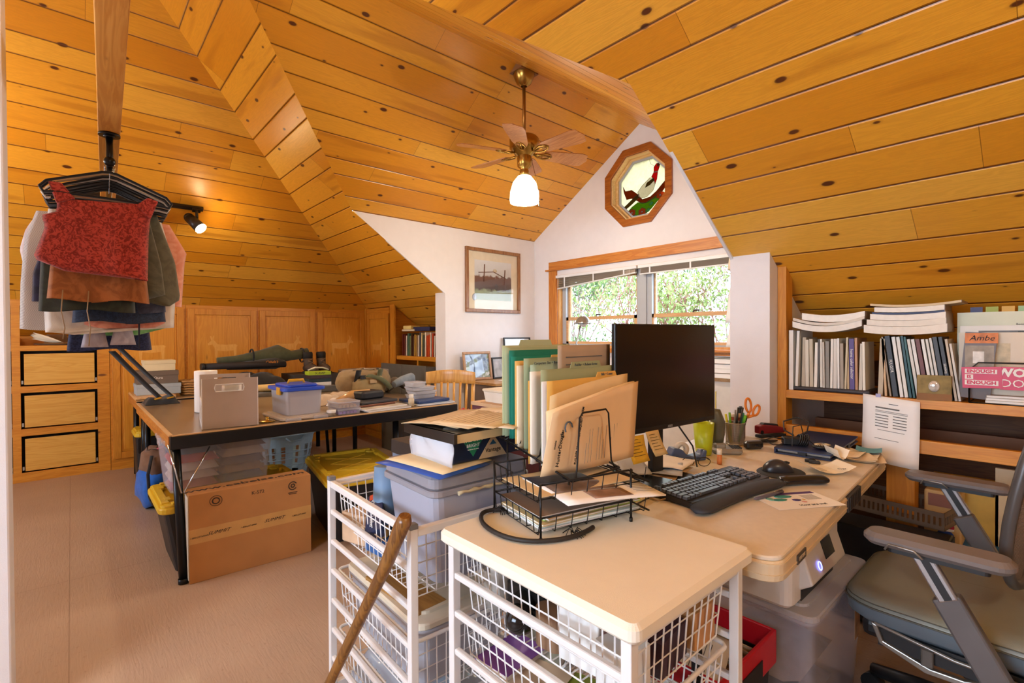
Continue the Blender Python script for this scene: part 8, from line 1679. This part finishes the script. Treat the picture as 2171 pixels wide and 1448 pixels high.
s_ = MB(); s_.tube([(-0.005, 0, -0.01), (-0.005, 0, -0.10), (0.0, 0, -0.118), (0.03, 0, -0.128), (0.62, 0, -0.128)], 0.0125, 12); s_.build('pipe', bp_, gr)
MB().ball((-0.004, 0, -0.112), 0.021, 12, 10).build('elbow', bp_, gr)
# the rod is held at its far end by a short hanger from the beam
MB().tube([(0.60, 0, -0.128), (0.60, 0, 0.0)], 0.006, 6).build('rod_hanger', bp_, gr)
RZH = 2.092-0.128
velvet = M('black velvet hanger', '#141318', 0.95, sheen=0.3); beige = M('beige velvet hanger', '#cdb18a', 0.95); whit = M('white velvet hanger', '#dcd8d2', 0.9)
def hanger_obj(s, yaw, mat, label):
    p = Vector((BE.x, BE.y, 0))+Vector((bd.x, bd.y, 0))*s
    t = thing('clothes_hanger', label, 'hanger', (p.x, p.y, RZH+0.028), ba-PI/2+yaw, 'hangers on the black pipe rod')
    # local x = hanger width, y = along rod
    MB().tube([(0.0, 0, -0.065), (0.0, 0, -0.05), (0.014, 0, -0.036), (0.019, 0, -0.024), (0.0, 0, -0.0125), (-0.018, 0, -0.022), (-0.015, 0, -0.038)], 0.0018, 6).build('hook', m_chrome, t)
    s_ = MB(); W_ = 0.215; pts = [(-W_, 0, -0.145), (-W_+0.02, 0, -0.120), (-0.12, 0, -0.090), (-0.06, 0, -0.066), (-0.025, 0, -0.052), (0, 0, -0.048), (0.025, 0, -0.052), (0.06, 0, -0.066), (0.12, 0, -0.090), (W_-0.02, 0, -0.120), (W_, 0, -0.145), (W_-0.012, 0, -0.165), (W_-0.04, 0, -0.160), (0, 0, -0.158), (-W_+0.04, 0, -0.160), (-W_+0.012, 0, -0.165)]
    s_.tube(pts, 0.0105, 8, closed=True, flat=0.5); s_.build('hanger_frame', mat, t); return t
def garment(name, s, label, cat, outline, mat, thick=0.018, yaw=0.0, dz=0.0, dx=0.0, fold=0.012, seed=0, extra=None, sub=True):
    """cloth shell: closed outline (x, z) inflated front and back with hanging folds"""
    p = Vector((BE.x, BE.y, 0))+Vector((bd.x, bd.y, 0))*s
    t = thing(name, label, cat, (p.x, p.y, RZH+0.028), ba-PI/2+yaw, 'clothes hanging on the pipe rod')
    outline = [(x, z if z > -0.55 else -0.55+(z+0.55)*0.72) for x, z in outline]
    xs = [q[0] for q in outline]; zs = [q[1] for q in outline]; nz, nx = 18, 22
    zt, zb = max(zs), min(zs); r_ = random.Random(seed); ph = r_.uniform(0, 6); fr = r_.uniform(26, 40)
    def span(z):
        hits = []
        for i in range(len(outline)):
            (x1, z1), (x2, z2) = outline[i], outline[(i+1) % len(outline)]
            if (z1-z)*(z2-z) <= 0 and abs(z1-z2) > 1e-9: hits.append(x1+(x2-x1)*(z-z1)/(z2-z1))
        return (min(hits), max(hits)) if len(hits) > 1 else (0, 0)
    s_ = MB()
    for sd in (-1, 1):
        V = []
        for j in range(nz+1):
            z = lerp(zt-0.001, zb+0.001, j/nz); a, b_ = span(z)
            for i in range(nx+1):
                u = i/nx; x = lerp(a, b_, u); e = math.sin(PI*u)**0.5 if 0 < u < 1 else 0; dn = j/nz
                y = sd*thick*e*(0.55+0.45*dn)+fold*dn*e*math.sin(fr*x+ph+2*z)
                V.append((x+dx, y, z+dz+(0.006*math.sin(fr*x*0.7+ph) if j == nz else 0)))
        s_.add(V, [(j*(nx+1)+i, j*(nx+1)+i+1, (j+1)*(nx+1)+i+1, (j+1)*(nx+1)+i) for j in range(nz) for i in range(nx)], True)
    s_.build('fabric', mat, t)
    return t
def fabric(name, c1, c2=None, sc=30, kind='NOISE', rough=0.9):
    if name in MATS: return MATS[name]
    m, nt, b = base(name, rough); tc = N(nt, 'ShaderNodeTexCoord')
    if kind == 'NOISE': n = N(nt, 'ShaderNodeTexNoise'); n.inputs['Scale'].default_value = sc; n.inputs['Detail'].default_value = 4; n.inputs['Distortion'].default_value = 2.5; o = n.outputs[0]
    elif kind == 'WAVE': n = N(nt, 'ShaderNodeTexWave'); n.inputs['Scale'].default_value = sc; n.inputs['Distortion'].default_value = 0.6; n.bands_direction = 'DIAGONAL'; o = n.outputs[1]
    else: n = N(nt, 'ShaderNodeTexVoronoi'); n.inputs['Scale'].default_value = sc; o = n.outputs[0]
    L(nt, tc.outputs['Object'], n.inputs['Vector'])
    L(nt, ramp(nt, o, [(0.42, lin(c1)), (0.58, lin(c2 or c1))]), b.inputs['Base Color']); b.inputs['Sheen Weight'].default_value = 0.2
    n2 = N(nt, 'ShaderNodeTexNoise'); n2.inputs['Scale'].default_value = 350; L(nt, tc.outputs['Object'], n2.inputs['Vector']); bump(nt, b, n2.outputs[0], 0.0006); MATS[name] = m; return m
red_f = fabric('red floral cloth', '#7c1d16', '#b8443a', 45)
# order along the rod: s from the viewer outward
spec = [(0.045, velvet, 'front black hanger carrying the red top'), (0.085, beige, 'beige hanger just behind the red top'), (0.125, velvet, 'third hanger, black, holding the camel shorts'), (0.165, velvet, 'fourth hanger, black, holding the dark green shorts'), (0.205, whit, 'white hanger in the middle of the rod'), (0.245, velvet, 'sixth hanger, black, holding the army green trousers'), (0.285, velvet, 'seventh hanger, black, holding the denim'), (0.325, velvet, 'eighth hanger, black velvet, deeper in the row'), (0.365, velvet, 'ninth hanger, black velvet, two behind the denim'), (0.41, velvet, 'tenth hanger, black velvet, fourth from the far end'), (0.455, velvet, 'eleventh hanger, black velvet, near the far end'), (0.50, velvet, 'twelfth hanger, black velvet, next to last on the rod'), (0.545, velvet, 'last black hanger at the far end of the rod')]
for i, (s, m_, lb_s) in enumerate(spec): hanger_obj(s*0.66, (0.04, -0.05, 0.10, -0.12, 0.02, 0.14, -0.08, 0.05, -0.14, 0.08, 0.0, -0.06, 0.1)[i], m_, lb_s)
g = garment('sleeveless_top', 0.035, 'red floral sleeveless top hanging at the front of the rod', 'clothing', [(-0.165, -0.172), (0.115, -0.165), (0.138, -0.21), (0.130, -0.30), (0.125, -0.490), (-0.12, -0.485), (-0.17, -0.460), (-0.237, -0.430), (-0.200, -0.30), (-0.212, -0.258), (-0.165, -0.235)], red_f, 0.026, 0.03, fold=0.014, seed=1)
for P_ in ([(-0.190, -0.122), (-0.150, -0.122), (-0.108, -0.180), (-0.166, -0.205)], [(0.127, -0.132), (0.166, -0.142), (0.136, -0.225), (0.085, -0.172)]): MB().prism(P_, -0.016, 0.012, 'XZ').build('shoulder_strap', red_f, g, bev=0.006)
def shorts(w1, w2, z0, z1): return [(-w1, z0), (w1, z0), (w2, z1), (w2*0.1, z1+0.004), (-w2*0.1, z1+0.004), (-w2, z1)]
g = garment('shorts', 0.115, 'camel brown shorts with hanging drawstrings below the red top', 'clothing', shorts(0.155, 0.170, -0.42, -0.60), fabric('camel cloth', '#8f5426', '#a86634', 12), 0.030, 0.05, seed=2, dx=-0.035)
for x in (-0.155, -0.075): MB().tube([(x, -0.035, -0.545), (x-0.006, -0.040, -0.63), (x+0.004, -0.038, -0.70), (x-0.002, -0.040, -0.745-0.03*(x > -0.1))], 0.0045, 6, flat=0.5).build('drawstring', M('tan cord', None), g)
garment('shorts', 0.155, 'dark olive green shorts left of the camel pair', 'clothing', shorts(0.15, 0.160, -0.40, -0.655), fabric('dark olive cloth', '#2c2f26', '#363a2e', 10), 0.030, -0.08, dx=-0.075, seed=3)
garment('trousers', 0.215, 'long army green folded trousers hanging at the right side', 'clothing', [(0.04, -0.15), (0.15, -0.15), (0.225, -0.38), (0.245, -0.56), (0.20, -0.60), (0.03, -0.59)], fabric('army green cloth', '#53503e', '#615d48', 10), 0.028, 0.10, dx=0.02, seed=4)
garment('trousers', 0.175, 'second army green garment folded before the long trousers', 'clothing', [(0.05, -0.15), (0.13, -0.15), (0.185, -0.40), (0.20, -0.55), (0.12, -0.57), (0.04, -0.55)], fabric('army green cloth dark', '#494634', '#585440', 10), 0.020, 0.06, dx=0.0, seed=14)
garment('jeans', 0.255, 'dark blue folded jeans below the olive shorts', 'clothing', shorts(0.15, 0.17, -0.45, -0.72), fabric('indigo denim', '#1d2a42', '#2c3c58', 60), 0.030, -0.04, dx=0.035, seed=5)
garment('trousers', 0.235, 'slate purple folded trousers right of the camel shorts', 'clothing', shorts(0.09, 0.10, -0.45, -0.655), fabric('slate cloth', '#35384c', '#44485e', 20), 0.020, 0.04, dx=0.105, seed=6)
g = garment('skirt', 0.30, 'salmon pink garment with dark tie beneath the jeans', 'clothing', [(-0.12, -0.50), (0.13, -0.50), (0.17, -0.72), (0.12, -0.755), (-0.05, -0.765), (-0.13, -0.735)], fabric('salmon cloth', '#d68068', '#e39a80', 8), 0.026, 0.0, dx=0.035, seed=7)
MB().tube([(0.10, -0.035, -0.60), (0.102, -0.04, -0.68), (0.10, -0.038, -0.79)], 0.004, 6).build('drawstring', M('navy cord', '#20243a', 0.8), g)
garment('cardigan', 0.345, 'cream ribbed cardigan showing at the lower left', 'clothing', [(-0.21, -0.17), (0.20, -0.17), (0.26, -0.42), (0.245, -0.78), (0.16, -0.785), (0.12, -0.70), (-0.11, -0.70), (-0.13, -0.79), (-0.225, -0.79), (-0.235, -0.42)], fabric('cream rib', '#ded2c2', '#eae2d6', 6), 0.030, 0.05, dx=-0.0, seed=8)
garment('sweater', 0.39, 'herringbone grey knit at the far left edge of the clothes', 'clothing', [(-0.22, -0.17), (0.10, -0.17), (0.12, -0.5), (0.1, -0.76), (-0.28, -0.76), (-0.275, -0.50), (-0.26, -0.30)], fabric('herringbone grey', '#a79c96', '#d9d2cb', 90, 'WAVE'), 0.028, -0.10, dx=-0.035, seed=9)
garment('blouse', 0.43, 'peach blouse peeking out at the upper right', 'clothing', [(-0.05, -0.16), (0.20, -0.16), (0.275, -0.30), (0.265, -0.36), (0.25, -0.60), (-0.05, -0.60)], fabric('peach cloth', '#e59a80', '#efb09a', 10), 0.022, 0.08, dx=0.04, seed=10)
garment('shirt', 0.46, 'pale pink shirt peeking out at the upper left', 'clothing', [(-0.20, -0.16), (0.10, -0.16), (0.10, -0.5), (-0.24, -0.5), (-0.265, -0.34), (-0.245, -0.25)], fabric('pale pink cloth', '#dcc8c4', '#e8dad6', 8), 0.020, -0.05, dx=-0.05, seed=11)
garment('scarf', 0.375, 'navy garment left of the red top reaching low', 'clothing', [(-0.16, -0.2), (-0.05, -0.2), (-0.05, -0.6), (-0.24, -0.6), (-0.235, -0.45)], fabric('deep navy cloth', '#1e1c30', '#292642', 8), 0.016, 0.0, dx=-0.03, seed=15)
garment('trousers', 0.475, 'bright green garment low under the salmon one', 'clothing', [(-0.14, -0.60), (0.20, -0.60), (0.24, -0.74), (0.10, -0.80), (-0.05, -0.81), (-0.20, -0.77)], fabric('spring green cloth', '#6fae62', '#86c279', 8), 0.024, 0.0, dx=0.0, seed=12)
g = garment('scarf', 0.44, 'lavender grey scarf with two hanging ends at the bottom', 'clothing', [(-0.10, -0.62), (0.10, -0.62), (0.10, -0.72), (0.02, -0.74), (-0.10, -0.72)], fabric('lavender cloth', '#a79ca4', '#bbb1b8', 8), 0.020, 0.0, dx=-0.02, seed=16)
for x, dz in ((-0.06, -0.785), (0.045, -0.775)): MB().sheet(lambda u, v: (x+(u-0.5)*(0.05+0.05*(1-v)), -0.045-0.01*math.sin(5*u), lerp(dz, -0.65, v)), 6, 6, 0.004).build('scarf_end', MATS['lavender cloth'], g)
garment('dress', 0.53, 'navy patterned garment hanging lowest of all the clothes', 'clothing', shorts(0.14, 0.165, -0.55, -0.90), fabric('navy patterned cloth', '#1b2040', '#2a3054', 120, 'VORONOI'), 0.024, 0.0, dx=0.0, seed=13)
garment('shirt', 0.505, 'rust brown shirt showing between cream hems at the right', 'clothing', [(0.02, -0.2), (0.16, -0.2), (0.22, -0.5), (0.21, -0.74), (0.04, -0.74)], fabric('rust cloth', '#8c3e2c', '#a3503a', 12), 0.020, 0.0, dx=0.0, seed=17)
garment('trousers', 0.415, 'olive brown folded trousers low on the left', 'clothing', shorts(0.07, 0.08, -0.5, -0.76), fabric('olive brown cloth', '#5c4420', '#6e5228', 10), 0.018, 0.0, dx=-0.135, seed=18)
